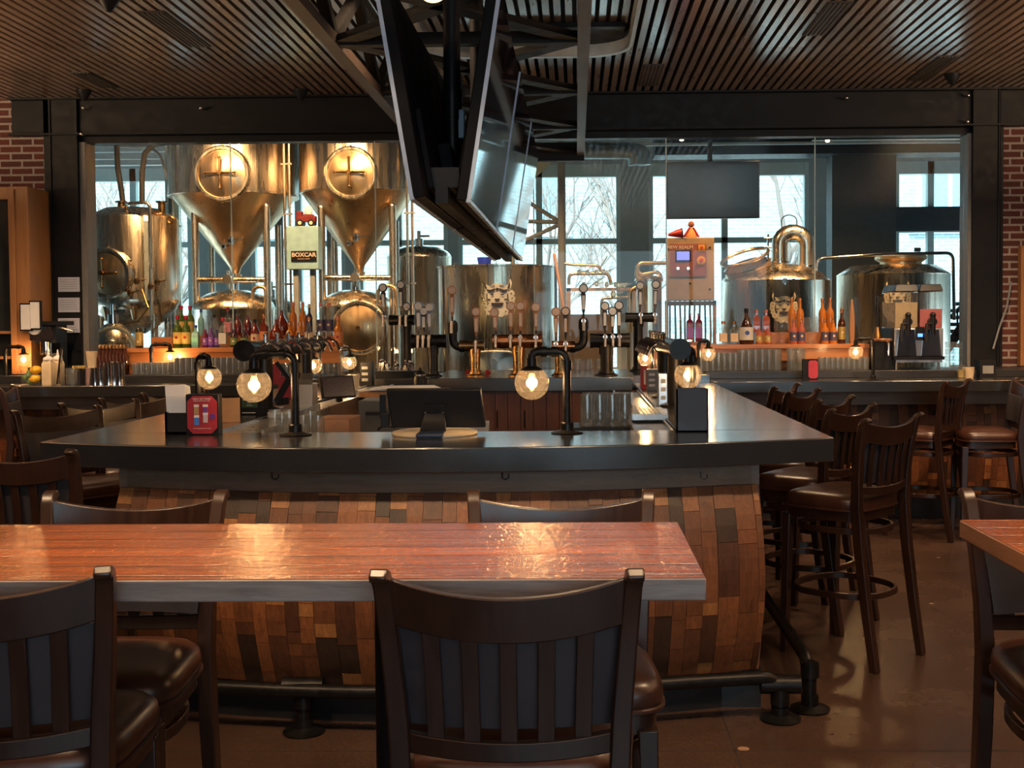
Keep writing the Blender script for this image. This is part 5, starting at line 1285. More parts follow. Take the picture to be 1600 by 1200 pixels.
def tower(label, Y, ztop, post, cyl, handles, mat, group='iron pipe tap towers', pr=0.045, cr=0.046, extra=None, hm=None):
    """post: (px, py of cylinder axis); cyl: px range; handles: (px, py top)"""
    c = U(post[0], post[1], Y); t = thing('tap_tower', label, 'tap tower', (c.x, Y, ztop), group=group)
    H = c.z-ztop
    m = M(); m.cyl((0, 0, 0), (0, 0, H), pr, n=24); m.lathe([(pr*1.9, 0), (pr*1.9, 0.008), (pr*1.3, 0.02), (pr*1.25, 0.035)], (0, 0, 0), 24); m.lathe([(pr*1.18, H-cr*2.0), (pr*1.18, H-cr*0.7)], (0, 0, 0), 24); obj('post', m, mat if mat is not MAT['copper'] else MAT['dark_gold'], t)
    x0, x1 = U(cyl[0], post[1], Y).x-c.x, U(cyl[1], post[1], Y).x-c.x
    m = M(); m.cyl((x0+0.012, 0, H), (x1-0.012, 0, H), cr, n=28)
    for x in (x0, x1-0.024): m.cyl((x, 0, H), (x+0.024, 0, H), cr*1.07, n=28)
    for k in range(4): x = x0+(x1-x0)*(0.2+0.2*k); m.cyl((x-0.006, 0, H), (x+0.006, 0, H), cr*1.05, n=28)
    obj('manifold', m, mat, t)
    for i, hd in enumerate(handles):
        p = U(hd[0], post[1], Y); top = U(hd[0], hd[1], Y).z-ztop
        zz = H+ (cr if len(hd) < 5 else hd[4])
        handle(t, (p.x-c.x, -cr*0.9, H+cr*0.55), top-(H+cr*0.55)-0.03, hd[2], hd[3], 1.0, tilt=(hd[5] if len(hd) > 5 else 0.0))
    if extra: extra(t, c, H)
    return t
Yt = 8.25; zt1 = 1.125
def elbow(px_out, py_low, py_up, hpy, mat, hmat, lab):
    def f(t, c, H):
        a = U(px_out, py_low, Yt); top = U(px_out, py_up, Yt).z-zt1; x = a.x-c.x; s = math.copysign(1, x)
        m = M(); m.tube(rounded([(s*0.03, 0, H-0.01), (x, 0, H-0.01), (x, 0, top)], 0.07, 7), 0.030, 16); m.cyl((x, 0, top-0.03), (x, 0, top+0.02), 0.036, n=18); m.sphere((x, 0, top+0.02), 0.036, 18, 6, 0, 90)
        m.cyl((s*0.07, 0, H-0.01), (s*0.11, 0, H-0.01), 0.037, n=18)
        obj('elbow_pipe', m, mat, t)
        ht = U(px_out, hpy, Yt).z-zt1
        handle(t, (x, -0.03, top+0.03), ht-top-0.06, hmat, lab, 1.0)
    return f
tower('black iron tap tower with three blue grey handles, leftmost of the tap counter', Yt, zt1, (676, 533), (643, 698), ((656, 478, hs_, hw), (664, 487, hb, hw), (673, 480, hs_, hw)), MAT['pipe'], pr=0.036, cr=0.047)
tower('dark brass tap tower with a left elbow pipe, left of the white mask sign', Yt, zt1, (742, 540), (718, 757), ((745, 487, hc, hl),), MAT['dark_gold'], pr=0.036, cr=0.036, extra=elbow(708, 541, 512, 453, MAT['pipe'], hc, hl))
tower('copper tap tower with four handles in front of the white mask sign', Yt, zt1, (810, 533), (770, 847), ((776, 489, hc, hl, 0.04, -0.06), (799, 478, hc, hl), (814, 478, hc, hl), (838, 480, hc, hl)), MAT['copper'], pr=0.040, cr=0.050)
tower('copper tap tower with a right elbow pipe, fourth along the tap counter', Yt, zt1, (875, 541), (862, 898), ((869, 487, hc, hl), (884, 486, hb, hl)), MAT['copper'], pr=0.034, cr=0.036, extra=elbow(912, 540, 508, 450, MAT['pipe'], hb, hw))
tower('black iron tap tower with three dark handles, rightmost of the tap counter', Yt, zt1, (947, 532), (922, 984), ((945, 478, hb, hw), (957, 487, hb, hw), (967, 477, hb, hw)), MAT['pipe'], pr=0.044, cr=0.050)
tower('raised black tap tower on a tall post left of the tap counter', 8.9, 1.10, (636, 500), (608, 648), ((602, 449, hb, hw, 0.04, -0.04), (628, 444, hb, hw), (637, 482, hb, hw)), MAT['pipe'], pr=0.030, cr=0.038)
tower('raised dark red tap tower on a tall post right of the tap counter', 8.9, 1.125, (997, 496), (977, 1021), ((1000, 446, hb, hw), (1022, 444, hb, hw, 0.04, 0.05)), MAT['pipe'], pr=0.036, cr=0.036)
# side towers: barrel runs back along the counter, chrome faucets face the bar staff
def side_tower(label, px, py, Y0, Y1, X=None, side=1):
    a = U(px, py, Y0); r = 17*Y0/F; t = thing('tap_tower', label, 'tap tower', (a.x, (Y0+Y1)/2, ZT), group='end-on tap towers on the bar sides')
    H = a.z-ZT; L = (Y1-Y0)/2
    m = M(); m.cyl((0, -L, H), (0, L, H), r*0.86, n=32); m.cyl((0, -L-0.004, H), (0, -L+0.03, H), r, n=32); m.cyl((0, L-0.03, H), (0, L, H), r, n=32); obj('manifold', m, MAT['pipe'], t, angle=30)
    for y in (-L*0.55, L*0.55):
        m = M(); m.cyl((0, y, 0), (0, y, H-r*0.7), 0.042, n=20); m.lathe([(0.08, 0), (0.08, 0.01), (0.05, 0.02)], (0, y, 0), 20); obj('post', m, MAT['pipe'], t)
    n_ = 7
    for k in range(n_):
        y = -L+0.12+k*(2*L-0.24)/(n_-1); f = Vector((side, 0, 0)); p = Vector((side*r*0.8, y, H+0.01))
        o = M(); o.tube([p, p+Vector((side*0.05, 0, 0.028)), p+Vector((side*0.095, 0, 0.0)), p+Vector((side*0.115, 0, -0.045))], 0.010, 8); o.cyl(p+Vector((side*0.03, 0, 0.02)), p+Vector((side*0.03, 0, 0.06)), 0.008, n=8); o.sphere(p+Vector((side*0.03, 0, 0.066)), 0.011, 8, 6); obj('faucet', o, MAT['chrome'], t)
side_tower('end-on black tap tower with chrome faucets on the left side of the bar', 381, 548, 5.5, 7.1, side=1)
side_tower('end-on black tap tower with chrome faucets on the right side of the bar', 1063, 546, 5.7, 7.0, side=-1)

# ------------------------------------------------------------------ point of sale monitor on the front counter
Y = 4.60; c = U(680, 637, Y)
t = thing('pos_monitor', 'black touchscreen till monitor seen from behind on the front of the bar', 'monitor', (U(680, 680, Y).x, Y, ZT))
W, Hh = 150*Y/F, 62*Y/F; zc_ = U(680, 637, Y).z-ZT
m = M(); rx = -0.22
T = Matrix.Translation((0, 0, zc_)) @ Matrix.Rotation(0.16, 4, 'X'); m.t = T
m.add([(-W/2,-0.018,Hh/2),(W/2-0.004,-0.018,Hh/2),(W/2+0.012,-0.018,-Hh/2),(-W/2+0.018,-0.018,-Hh/2),(-W/2,0.014,Hh/2),(W/2-0.004,0.014,Hh/2),(W/2+0.012,0.014,-Hh/2),(-W/2+0.018,0.014,-Hh/2)], [(0,3,2,1),(4,5,6,7),(0,1,5,4),(1,2,6,5),(2,3,7,6),(3,0,4,7)])
obj('housing', m, MAT['plastic'], t, bevel=0.006)
m = M(); m.t = T; m.bx(-W/2+0.015, W/2-0.01, 0.0145, 0.016, -Hh/2+0.01, Hh/2-0.01); obj('screen', m, scr, t)
m = M(); m.t = T; m.bx(-0.042, 0.042, -0.034, -0.018, -0.05, 0.02); m.m = 1; m.bx(-0.040, -0.030, -0.036, -0.03, -0.014, -0.010); m.bx(0.030, 0.040, -0.036, -0.03, -0.014, -0.010); obj('hinge_plate', m, [MAT['plastic'], MAT['steel']], t, bevel=0.002)
m = M(); m.sweep([(0, -0.03, zc_-0.02), (0, -0.04, 0.05), (0, -0.07, 0.012)], [0.075, 0.095, 0.105], [0.016, 0.016, 0.014], side=(1, 0, 0)); obj('neck', m, MAT['plastic'], t, bevel=0.003)
m = M(); m.lathe([(0.17, 0.004), (0.17, 0.012), (0.14, 0.016), (0.0, 0.018)], (0, -0.01, 0), 40); m.lathe([(0.165, 0.0), (0.165, 0.004)], (0, -0.01, 0), 40); obj('foot', m, [MAT['cream']], t)
m = M(); m.bx(-0.052, 0.052, -0.195, -0.06, 0.002, 0.02); obj('blue_guard', m, flat('blue_black_plastic', (0.015,0.03,0.07), 0.3), t, bevel=0.006)
m = M(); m.bx(-W/2-0.028, -W/2-0.003, -0.02, 0.03, zc_-0.04, zc_+0.055); m.bx(-W/2-0.022, -W/2+0.008, -0.03, 0.02, zc_-0.075, zc_-0.02); obj('card_reader', m, MAT['plastic'], t, bevel=0.003)

# ------------------------------------------------------------------ menus, napkins and boxes on the counter
def cardholder(label, x0px, x1px, ytop, ybot, Y, depth=0.05):
    a = U(x0px, ybot, Y); b = U(x1px, ytop, Y); W = b.x-a.x; H = b.z-ZT
    t = thing('table_card', label, 'menu card', ((a.x+b.x)/2, Y, ZT))
    m = M(); m.bx(-W/2, W/2, 0, depth, 0, H); obj('holder', m, MAT['steel_black'], t, bevel=0.002)
    m = M(); w = W/2*0.90; h0, h1 = H*0.04, H*0.96; k = w*0.38
    pts = [(-w+k, h0), (w-k, h0), (w, h0+k), (w, h1-k), (w-k, h1), (-w+k, h1), (-w, h1-k), (-w, h0+k)]
    m.add([(x, -0.003, z) for x, z in pts] + [(x, 0.0, z) for x, z in pts], [tuple(range(8))] + [(i, 8+i, 8+(i+1) % 8, (i+1) % 8) for i in range(8)])
    face = obj('card', m, flat('crimson_card', (0.42,0.035,0.055), 0.35), t)
    return t, face, W, H
t, face, W, H = cardholder('red octagonal drinks card in black holder on the front left of the bar', 291, 341, 616, 684, 4.60)
wt = flat('card_white', (0.75,0.72,0.75), 0.5)
text('NEW SELTZERS', (0, -0.0045, H*0.885), 0.0105, wt, face, ext=0.0003); text('BREWED WITH REAL FRUIT', (0, -0.0045, H*0.835), 0.0055, wt, face, ext=0.0003); text('ASK YOUR SERVER FOR A TASTE', (0, -0.0045, H*0.165), 0.005, wt, face, ext=0.0003)
for i, (x, z, c1) in enumerate(((-0.022, H*0.62, (0.45,0.32,0.15)), (0.014, H*0.62, (0.20,0.06,0.30)), (-0.022, H*0.36, (0.04,0.25,0.75)), (0.014, H*0.42, (0.6,0.5,0.55)))):
    m = M(); m.bx(x-0.009, x+0.009, -0.0042, -0.003, z-0.018, z+0.014); m.m = 1; m.bx(x-0.010, x+0.010, -0.0044, -0.003, z+0.012, z+0.022); obj('can_picture', m, [flat('can_print_%d' % i, c1, 0.4), wt], face)
m = M(); m.lathe([(0.011, 0), (0.011, 0.0016)], (0.043, -0.003, H*0.46), 20, (0, -1, 0)); obj('badge', m, flat('purple_badge', (0.12,0.04,0.28), 0.4), face)
# napkin / menu caddy next to it
Y = 4.66; a = U(258, 684, Y); b = U(297, 645, Y)
t = thing('menu_caddy', 'black speckled caddy holding tall white menus left of the red card', 'caddy', ((a.x+b.x)/2, Y, ZT)); W = b.x-a.x; H = b.z-ZT
m = M(); m.bx(-W/2, W/2, 0, 0.012, 0, H); m.bx(-W/2, W/2, 0.10, 0.112, 0, H); m.bx(-W/2, -W/2+0.010, 0, 0.11, 0, H*1.05); m.bx(W/2-0.010, W/2, 0, 0.11, 0, H); m.bx(-W/2, W/2, 0, 0.11, 0, 0.008); obj('box', m, MAT['granite'], t)
Hm = U(270, 598, Y).z-ZT
for k in range(4):
    m = M(); m.t = Matrix.Translation((-0.004+0.002*k, 0.018+0.020*k, 0.01)) @ Matrix.Rotation(-0.05-0.015*k, 4, 'Y'); m.bx(-W/2+0.010, W/2-0.012, 0, 0.006, 0, Hm-0.02-0.004*k); obj('menu', m, MAT['white'], t)
# tan folder and green labelled caddy behind
Y = 5.2; a = U(343, 668, Y); b = U(374, 622, Y)
t = thing('menu_folder', 'upright tan menu folder right of the red octagonal card', 'menu', ((a.x+b.x)/2, Y, ZT)); W = b.x-a.x; H = b.z-ZT
m = M(); m.t = Matrix.Rotation(0.25, 4, 'Z'); m.bx(-W/2, W/2, -0.012, 0.012, 0, H); obj('cover', m, flat('tan_cover', (0.42,0.22,0.09), 0.5), t, bevel=0.002)
m = M(); m.t = Matrix.Rotation(0.25, 4, 'Z'); m.bx(-W/2+0.005, W/2, -0.008, 0.008, 0.003, H-0.004); obj('pages', m, MAT['cream'], t)
Y = 5.6; a = U(375, 652, Y); b = U(405, 617, Y)
t = thing('label_caddy', 'dark caddy with green label below the left front globe lamp', 'caddy', ((a.x+b.x)/2, Y, ZT)); W = b.x-a.x; H = b.z-ZT
m = M(); m.bx(-W/2, W/2*1.3, 0, 0.08, 0, H); obj('box', m, MAT['steel_black'], t, bevel=0.002)
m = M(); m.bx(-W/2+0.01, W/2-0.01, -0.003, 0, H*0.38, H*0.92); gl = obj('green_label', m, flat('dark_green_label', (0.03,0.075,0.035), 0.4), t)
text('HOPTROPOLIS', (0, -0.0045, H*0.75), 0.010, wt, gl, ext=0.0003); text('IPA', (0, -0.0045, H*0.62), 0.013, wt, gl, ext=0.0003); text('LIMITED', (0, -0.0045, H*0.48), 0.008, wt, gl, ext=0.0003)
m = M(); m.bx(-W/2+0.012, W/2-0.02, -0.003, 0, H*0.10, H*0.13); obj('white_strip', m, MAT['white'], t)
# tall dark box on the right front
Y = 4.62; a = U(1057, 676, Y); b = U(1107, 608, Y)
t = thing('menu_box', 'tall plain navy box on the right front corner of the bar', 'box', ((a.x+b.x)/2, Y, ZT)); W = b.x-a.x; H = b.z-ZT
m = M(); m.bx(-W/2, W/2, 0, 0.10, 0, 0.006); m.bx(-W/2, W/2, 0, 0.006, 0, H); m.bx(-W/2, W/2, 0.094, 0.10, 0, H); m.bx(-W/2, -W/2+0.006, 0, 0.10, 0, H); m.bx(W/2-0.006, W/2, 0, 0.10, 0, H); obj('shell', m, flat('navy_board', (0.018,0.024,0.045), 0.5), t)
m = M(); m.bx(-W/2+0.01, W/2-0.01, 0.02, 0.085, 0.006, H-0.012); obj('menus', m, MAT['grey'], t)
# small red card on the right back counter
Yc = 8.55
a = U(1263, 590, Yc); b = U(1278, 561, Yc); W = b.x-a.x; H = b.z-ZT
t = thing('table_card', 'small red octagonal card in black holder on the right back counter', 'menu card', ((a.x+b.x)/2, Yc, ZT))
m = M(); m.bx(-W/2-0.04, W/2, 0, 0.04, 0, H); obj('holder', m, MAT['steel_black'], t)
m = M(); w = W/2*0.98; k = w*0.4; pts = [(-w+k, 0.01), (w-k, 0.01), (w, 0.01+k), (w, H-0.01-k), (w-k, H-0.01), (-w+k, H-0.01), (-w, H-0.01-k), (-w, 0.01+k)]
m.add([(x, -0.003, z) for x, z in pts] + [(x, 0.0, z) for x, z in pts], [tuple(range(8))] + [(i, 8+i, 8+(i+1) % 8, (i+1) % 8) for i in range(8)]); obj('card', m, bpy.data.materials['crimson_card'], t)

# ------------------------------------------------------------------ inside the island
# left steel underbar: runs along the inner left edge
xa = XL+0.57
t = thing('speed_rail', 'long stainless underbar shelf along the inner left side of the bar', 'shelf')
m = M(); m.bx(xa+0.002, xa+0.20, 4.72, 8.1, 0.985, 1.065); m.bx(xa+0.002, xa+0.012, 4.72, 8.1, 1.065, 1.075); m.bx(xa+0.188, xa+0.20, 4.72, 8.1, 1.065, 1.080); obj('tray', m, MAT['steel'], t)
m = M(); m.bx(xa+0.03, xa+0.16, 5.4, 5.95, 1.070, 1.10); obj('lid', m, MAT['steel'], t, bevel=0.004)
t = thing('drip_tray', 'long stainless drip tray along the inner right side of the bar', 'tray'); xb_ = XR-0.565
m = M(); m.bx(xb_-0.17, xb_-0.004, 4.76, 7.6, 0.985, 1.045); m.bx(xb_-0.17, xb_-0.160, 4.76, 7.6, 1.045, 1.060); m.bx(xb_-0.014, xb_-0.004, 4.76, 7.6, 1.045, 1.060); obj('tray', m, MAT['steel'], t)
m = M(); m.bx(xb_-0.165, xb_+0.01, 5.3, 5.75, 1.06, 1.085)
for k in range(8): m.bx(xb_-0.155+k*0.019, xb_-0.148+k*0.019, 5.31, 5.74, 1.085, 1.089)
obj('grate', m, MAT['steel'], t)
# ice station on the right: steel counter with black mats and glass rack
a = UZ(850, 668, 0.90); b = UZ(1000, 640, 0.90)
t = thing('ice_station', 'low stainless counter with black mats inside the bar', 'counter', (0, 0, 0))
x0, x1, y0, y1 = -0.14, xb_-0.19, 4.95, 5.85
m = M(); m.bx(x0, x1, y0, y1, 0.905, 0.94); m.bx(x0+0.02, x1-0.02, y0+0.02, y1, 0.0, 0.905); obj('counter_body', m, MAT['steel'], t, bevel=0.004)
m = M(); m.bx(x0+0.04, x0+0.16, 5.35, 5.75, 0.942, 0.965); obj('mat', m, MAT['plastic'], t)
m = M(); m.bx(x0+0.18, x1-0.03, 5.15, 5.75, 0.942, 0.975); obj('mat', m, MAT['plastic'], t)
# lower steel work surface left of centre with blue sheen
t = thing('prep_counter', 'low stainless prep counter inside the bar behind the till monitor', 'counter')
m = M(); m.bx(-1.20, -0.50, 5.5, 6.6, 0.80, 0.84); m.bx(-1.18, -0.52, 5.52, 6.6, 0.0, 0.80); m.bx(-1.20, -0.50, 6.57, 6.60, 0.84, 0.95); obj('counter_body', m, MAT['steel'], t, bevel=0.004)
m = M(); m.tube([U(640, 655, 5.6), U(615, 668, 5.55), U(600, 664, 5.5), U(590, 672, 5.5)], 0.005, 6); tag(obj('power_cable', m, MAT['plastic']), 'thin black cable trailing left from the till monitor', 'cable')
t = thing('receipt_printer', 'charcoal receipt printer behind the till monitor', 'printer'); p = U(597, 642, 6.2)
m = M(); m.bx(p.x-0.12, p.x+0.10, 6.15, 6.40, 0.845, p.z+0.06); obj('body', m, flat('charcoal_plastic', (0.07,0.075,0.08), 0.5), t, bevel=0.008)
m = M(); m.bx(p.x-0.08, p.x+0.06, 6.142, 6.152, p.z-0.02, p.z+0.0); obj('paper_slot', m, MAT['plastic'], t)
p = U(628, 606, 6.9)
t = thing('paper_stack', 'flat stack of pale papers on a shelf behind the till monitor', 'papers'); m = M()
for k in range(4): m.box((p.x+0.01*k, 6.95, p.z-0.01+0.004*k), (0.42-0.03*k, 0.3, 0.003), rz=0.05*k)
obj('sheets', m, MAT['white'], t); m = M(); m.bx(p.x-0.24, p.x+0.26, 6.8, 7.2, p.z-0.05, p.z-0.018); m.bx(p.x-0.22, p.x+0.24, 6.85, 7.15, 0, p.z-0.05); obj('shelf_unit', m, MAT['light_wood'], t)
t = thing('cardboard_box', 'open brown box on the floor shelf left of the prep counter', 'box'); p = U(545, 666, 5.3)
m = M(); m.bx(p.x-0.14, p.x+0.02, 5.2, 5.48, 0.0, U(545, 653, 5.3).z); obj('body', m, flat('brown_board', (0.30,0.15,0.08), 0.6), t, bevel=0.003)
# tablet screen on the left rail
t = thing('tablet_screen', 'tilted black tablet screen on the left underbar shelf', 'tablet'); p = U(527, 605, 6.3)
m = M(); m.t = Matrix.Translation(p) @ Matrix.Rotation(R_(38), 4, 'Z') @ Matrix.Rotation(-0.30, 4, 'X'); m.bx(-0.10, 0.10, -0.012, 0.012, -0.062, 0.062); obj('housing', m, MAT['plastic'], t, bevel=0.005)
m = M(); m.t = Matrix.Translation(p) @ Matrix.Rotation(R_(38), 4, 'Z') @ Matrix.Rotation(-0.30, 4, 'X'); m.bx(-0.092, 0.092, -0.0135, -0.012, -0.054, 0.054); obj('screen', m, scr, t)
m = M(); m.cyl(p+Vector((0, 0.04, -0.05)), (p.x, p.y+0.05, 1.085), 0.02, n=10); m.tube([p+Vector((-0.02, 0, -0.06)), p+Vector((-0.10, -0.1, -0.08)), p+Vector((-0.04, -0.25, -0.10)), p+Vector((-0.02, -0.3, -0.22))], 0.004, 6); obj('stand', m, MAT['plastic'], t)
# red framed swing-arm screen with steel box
t = thing('swing_arm', 'black jointed swing arm carrying a red panel on the left side of the bar', 'bracket'); Y = 5.9
m = M(); a = U(442, 585, Y); 
m.bar(U(432, 566, Y), U(452, 592, Y), 0.02, 0.014); m.bar(U(452, 592, Y), U(432, 628, Y), 0.03, 0.02); m.bar(U(432, 628, Y), U(452, 626, Y), 0.035, 0.03)
obj('arm', m, MAT['plastic'], t); m = M(); q = U(431.5, 627.5, Y-0.02); m.lathe([(0.008, 0), (0.008, 0.006)], q, 14, (0, -1, 0)); obj('pivot', m, MAT['chrome'], t)
m = M(); m.t = Matrix.Rotation(0, 4, 'Z'); p0, p1 = U(424, 600, Y+0.05), U(438, 568, Y+0.05); m.bx(p0.x, p1.x, Y+0.04, Y+0.06, p0.z, p1.z); p0, p1 = U(437, 628, Y+0.05), U(457, 588, Y+0.05); m.bx(p0.x, p1.x, Y+0.03, Y+0.06, p0.z, p1.z)
obj('red_panel', m, flat('red_panel', (0.38,0.03,0.035), 0.4), t)
m = M(); q = U(445, 640, Y+0.05); m.bx(q.x-0.05, q.x+0.05, Y, Y+0.12, 1.09, U(445, 626, Y).z); obj('wood_block', m, MAT['orange_wood'], t)
t = thing('steel_dispenser', 'small angled stainless dispenser box on the left side of the bar', 'box'); Y = 5.8; p0, p1 = U(464, 627, Y), U(488, 600, Y)
m = M(); m.bx(p0.x, p1.x, Y, Y+0.12, 1.082, p1.z); m.add([(p0.x, Y, p1.z), (p1.x, Y, p1.z), (p1.x-0.02, Y+0.12, p1.z+0.05), (p0.x, Y+0.12, p1.z+0.05)], [(0, 1, 2, 3)]); obj('body', m, MAT['steel'], t, bevel=0.003)
# cup dispensers and caddies at the back
for px0, px1, yt, yb_, Y, zf, lb, mt in ((563, 581, 566, 603, 8.1, ZT, 'black menu holder with pale stripes left of the cutlery tray', MAT['steel_black']),
        (540, 557, 586, 602, 7.6, ZT, 'pale cream box under the rearmost left globe lamp', MAT['cream']),
        (1011, 1030, 577, 604, 7.3, ZT, 'grey box on the right side of the bar, beside the red carton', MAT['grey']),
        (1029, 1046, 583, 618, 6.0, ZT, 'grey steel caddy on the right side of the bar, in front of the grey box', MAT['steel'])):
    a, b = U(px0, yb_, Y), U(px1, yt, Y); t = thing('counter_box', lb, 'box', ((a.x+b.x)/2, Y, zf)); W = b.x-a.x; H = b.z-zf
    m = M(); m.bx(-W/2, W/2, 0, 0.09, 0, H); obj('body', m, mt, t, bevel=0.003)
    m = M()
    for k in range(3): m.bx(-W/2+0.012, W/2*0.3, -0.002, 0.0, H*(0.2+0.25*k), H*(0.32+0.25*k))
    obj('stripes', m, MAT['grey'] if mt is not MAT['grey'] else MAT['white'], t)
Y = 7.5; a, b = U(999, 604, Y), U(1006, 571, Y); t = thing('red_carton', 'upright red carton on the far right side of the bar', 'carton', ((a.x+b.x)/2+0.02, Y, ZT)); H = b.z-ZT
m = M(); m.bx(-0.02, 0.02, 0, 0.14, 0, H); obj('body', m, MAT['red'], t, bevel=0.003); m = M(); m.bx(-0.006, 0.006, -0.002, 0, H*0.2, H*0.8); obj('label', m, MAT['white'], t)
# cutlery tray and black bottle
t = thing('cutlery_tray', 'dark tray of upright wrapped cutlery and tongs left of the tap counter', 'tray', (U(620, 592, 8.7).x, 8.7, 1.10)); random.seed(5)
m = M(); m.bx(-0.15, 0.14, -0.08, 0.08, 0, 0.05); obj('tray', m, MAT['steel_black'], t)
for k in range(16):
    x = -0.14+0.27*k/15; m = M(); a = Vector((x, random.uniform(-0.05, 0.05), 0.04)); b = a+Vector((random.uniform(-0.03, 0.03), 0, random.uniform(0.05, 0.09))); m.bar(a, b, 0.012, 0.003); m.sphere(b, 0.010, 8, 5, sz=1.4); obj('spoon', m, MAT['chrome'], t)
t = thing('squeeze_bottle', 'black bottle with silver collar in front of the left tap tower', 'bottle', (U(656, 600, 7.9).x, 7.9, ZT))
m = M(); m.lathe([(0.042, 0), (0.042, 0.09), (0.035, 0.105), (0.035, 0.11), (0.036, 0.13), (0.015, 0.145), (0.012, 0.165)], (0, 0, -0.03), 20); obj('body', m, MAT['plastic'], t)
m = M(); m.lathe([(0.037, 0.078), (0.037, 0.088)], (0, 0, 0), 20); obj('collar', m, MAT['chrome'], t)
m = M(); m.bx(-0.2, 0.2, 7.8-7.9, 0.1, -0.10, -0.031); obj('base_block', m, MAT['steel_black'], t)
# red rubber balls by the tower bases
for px, py, lb in ((731, 580, 'red rubber ball at the foot of the second tap tower'), (762, 577, 'small dark red fob between the second and third tap towers')):
    p = U(px, py, 8.35); m = M(); m.sphere((p.x, 8.35, 1.125+0.022), 0.022, 14, 9); tag(obj('rubber_ball', m, MAT['red']), lb, 'ball')
# ------------------------------------------------------------------ bottles
def liquid(name, c, rough=0.06): return flat(name, c, rough, var=0.1, coat=0.5, coat_rough=0.03, spec=0.6)
BM = {'green': liquid('green_bottle', (0.05,0.09,0.01)), 'amber': liquid('amber_spirit', (0.55,0.17,0.02)), 'red': liquid('dark_red_spirit', (0.16,0.018,0.008)), 'brown': liquid('dark_brown_bottle', (0.045,0.012,0.006)),
      'aqua': liquid('aqua_bottle', (0.20,0.42,0.38)), 'purple': liquid('purple_print', (0.12,0.05,0.22)), 'navy': liquid('navy_label', (0.04,0.04,0.09)), 'pink': liquid('rose_spirit', (0.40,0.10,0.06)), 'black': liquid('black_can', (0.02,0.025,0.015)),
      'clear': MAT['clear'], 'berry': liquid('berry_spirit', (0.14,0.015,0.04))}
LB = {'yellow': flat('yellow_label', (0.62,0.42,0.10), 0.5), 'white': flat('white_label', (0.62,0.60,0.56), 0.5), 'mint': flat('mint_label', (0.22,0.55,0.42), 0.5), 'navy': flat('navy_paper_label', (0.07,0.06,0.12), 0.5),
      'violet': flat('violet_label', (0.25,0.10,0.42), 0.5), 'orange': flat('orange_label', (0.70,0.24,0.08), 0.5), 'green': flat('green_label', (0.16,0.25,0.08), 0.5), 'cream': flat('cream_label', (0.72,0.52,0.33), 0.5), 'gold': flat('gold_label', (0.45,0.33,0.10), 0.4, 0.5), 'pinkl': flat('pink_label', (0.65,0.22,0.22), 0.5), 'copperl': flat('copper_label', (0.66,0.33,0.16), 0.4)}
CP = {'red': flat('crimson_cap', (0.38,0.012,0.03), 0.35), 'black': MAT['plastic'], 'copper': MAT['copper'], 'clear': MAT['clear'], 'blue': flat('blue_cap', (0.05,0.08,0.30), 0.4), 'cream': MAT['cream'], 'pink': flat('coral_cap', (0.60,0.20,0.14), 0.4)}
SHAPE = {   # radius, height, profile
 'std':   lambda r, H: [(r*0.96, 0), (r, 0.004), (r, H*0.55), (r*0.85, H*0.63), (r*0.40, H*0.72), (r*0.34, H*0.92)],
 'square':lambda r, H: [(r*1.1, 0), (r*1.12, 0.004), (r*1.12, H*0.62), (r*0.9, H*0.68), (r*0.40, H*0.74), (r*0.36, H*0.92)],
 'jug':   lambda r, H: [(r*0.9, 0), (r, 0.01), (r*1.02, H*0.30), (r*0.95, H*0.48), (r*0.55, H*0.62), (r*0.26, H*0.75), (r*0.22, H*0.92)],
 'can':   lambda r, H: [(r*0.9, 0), (r, 0.006), (r, H*0.93), (r*0.92, H*0.98), (r*0.9, H)],
 'short': lambda r, H: [(r*0.96, 0), (r, 0.004), (r, H*0.60), (r*0.75, H*0.70), (r*0.45, H*0.76), (r*0.42, H*0.90)]}
_bp = {}
def bottle(px, ybase, ytop, Y, rpx, shape, mat, lab, cap, z, label, group, base_block=None):
    c = U(px, ybase, Y); r = rpx*Y/F; H = U(px, ytop, Y).z - z
    t = thing('jug_bottle' if shape == 'jug' else ('can' if shape == 'can' else 'bottle'), label, 'can' if shape == 'can' else 'bottle', (c.x, Y, z), group=group)
    n = 4 if shape == 'square' else 20; ph = PI/4 if shape == 'square' else 0
    m = M(); m.lathe(SHAPE[shape](r, H), (0, 0, 0), n, ph=ph); obj('glass_body', m, BM[mat], t, bevel=0.003 if n == 4 else 0)
    if lab:
        m = M(); k = 1.02 if n > 4 else 1.135
        m.lathe([(r*k, H*0.12), (r*k, H*0.48 if shape != 'can' else H*0.8)], (0, 0, 0), n, ph=ph); lo = obj('label', m, LB[lab], t)
        if n > 4:
            m = M(); m.lathe([(r*0.32, 0), (r*0.32, 0.0012)], (0, -r*1.03, H*0.32), 12, (0, -1, 0)); obj('emblem', m, {'yellow': CP['red'], 'white': CP['blue'], 'cream': CP['red'], 'orange': CP['red']}.get(lab, LB['cream']), lo)
    if cap and shape != 'can':
        m = M(); rr = r*(0.42 if shape != 'jug' else 0.30); m.lathe([(rr, H*0.88), (rr*1.05, H*0.90), (rr*1.05, H*0.99), (rr*0.9, H)], (0, 0, 0), 14); obj('cap', m, CP[cap], t)
    elif shape == 'can':
        m = M(); m.lathe([(r*0.86, H), (r*0.5, H+0.001)], (0, 0, 0), 16); obj('lid', m, LB['gold'], t)
    return t
zl_ = SL[2]; zr_ = SR[2]
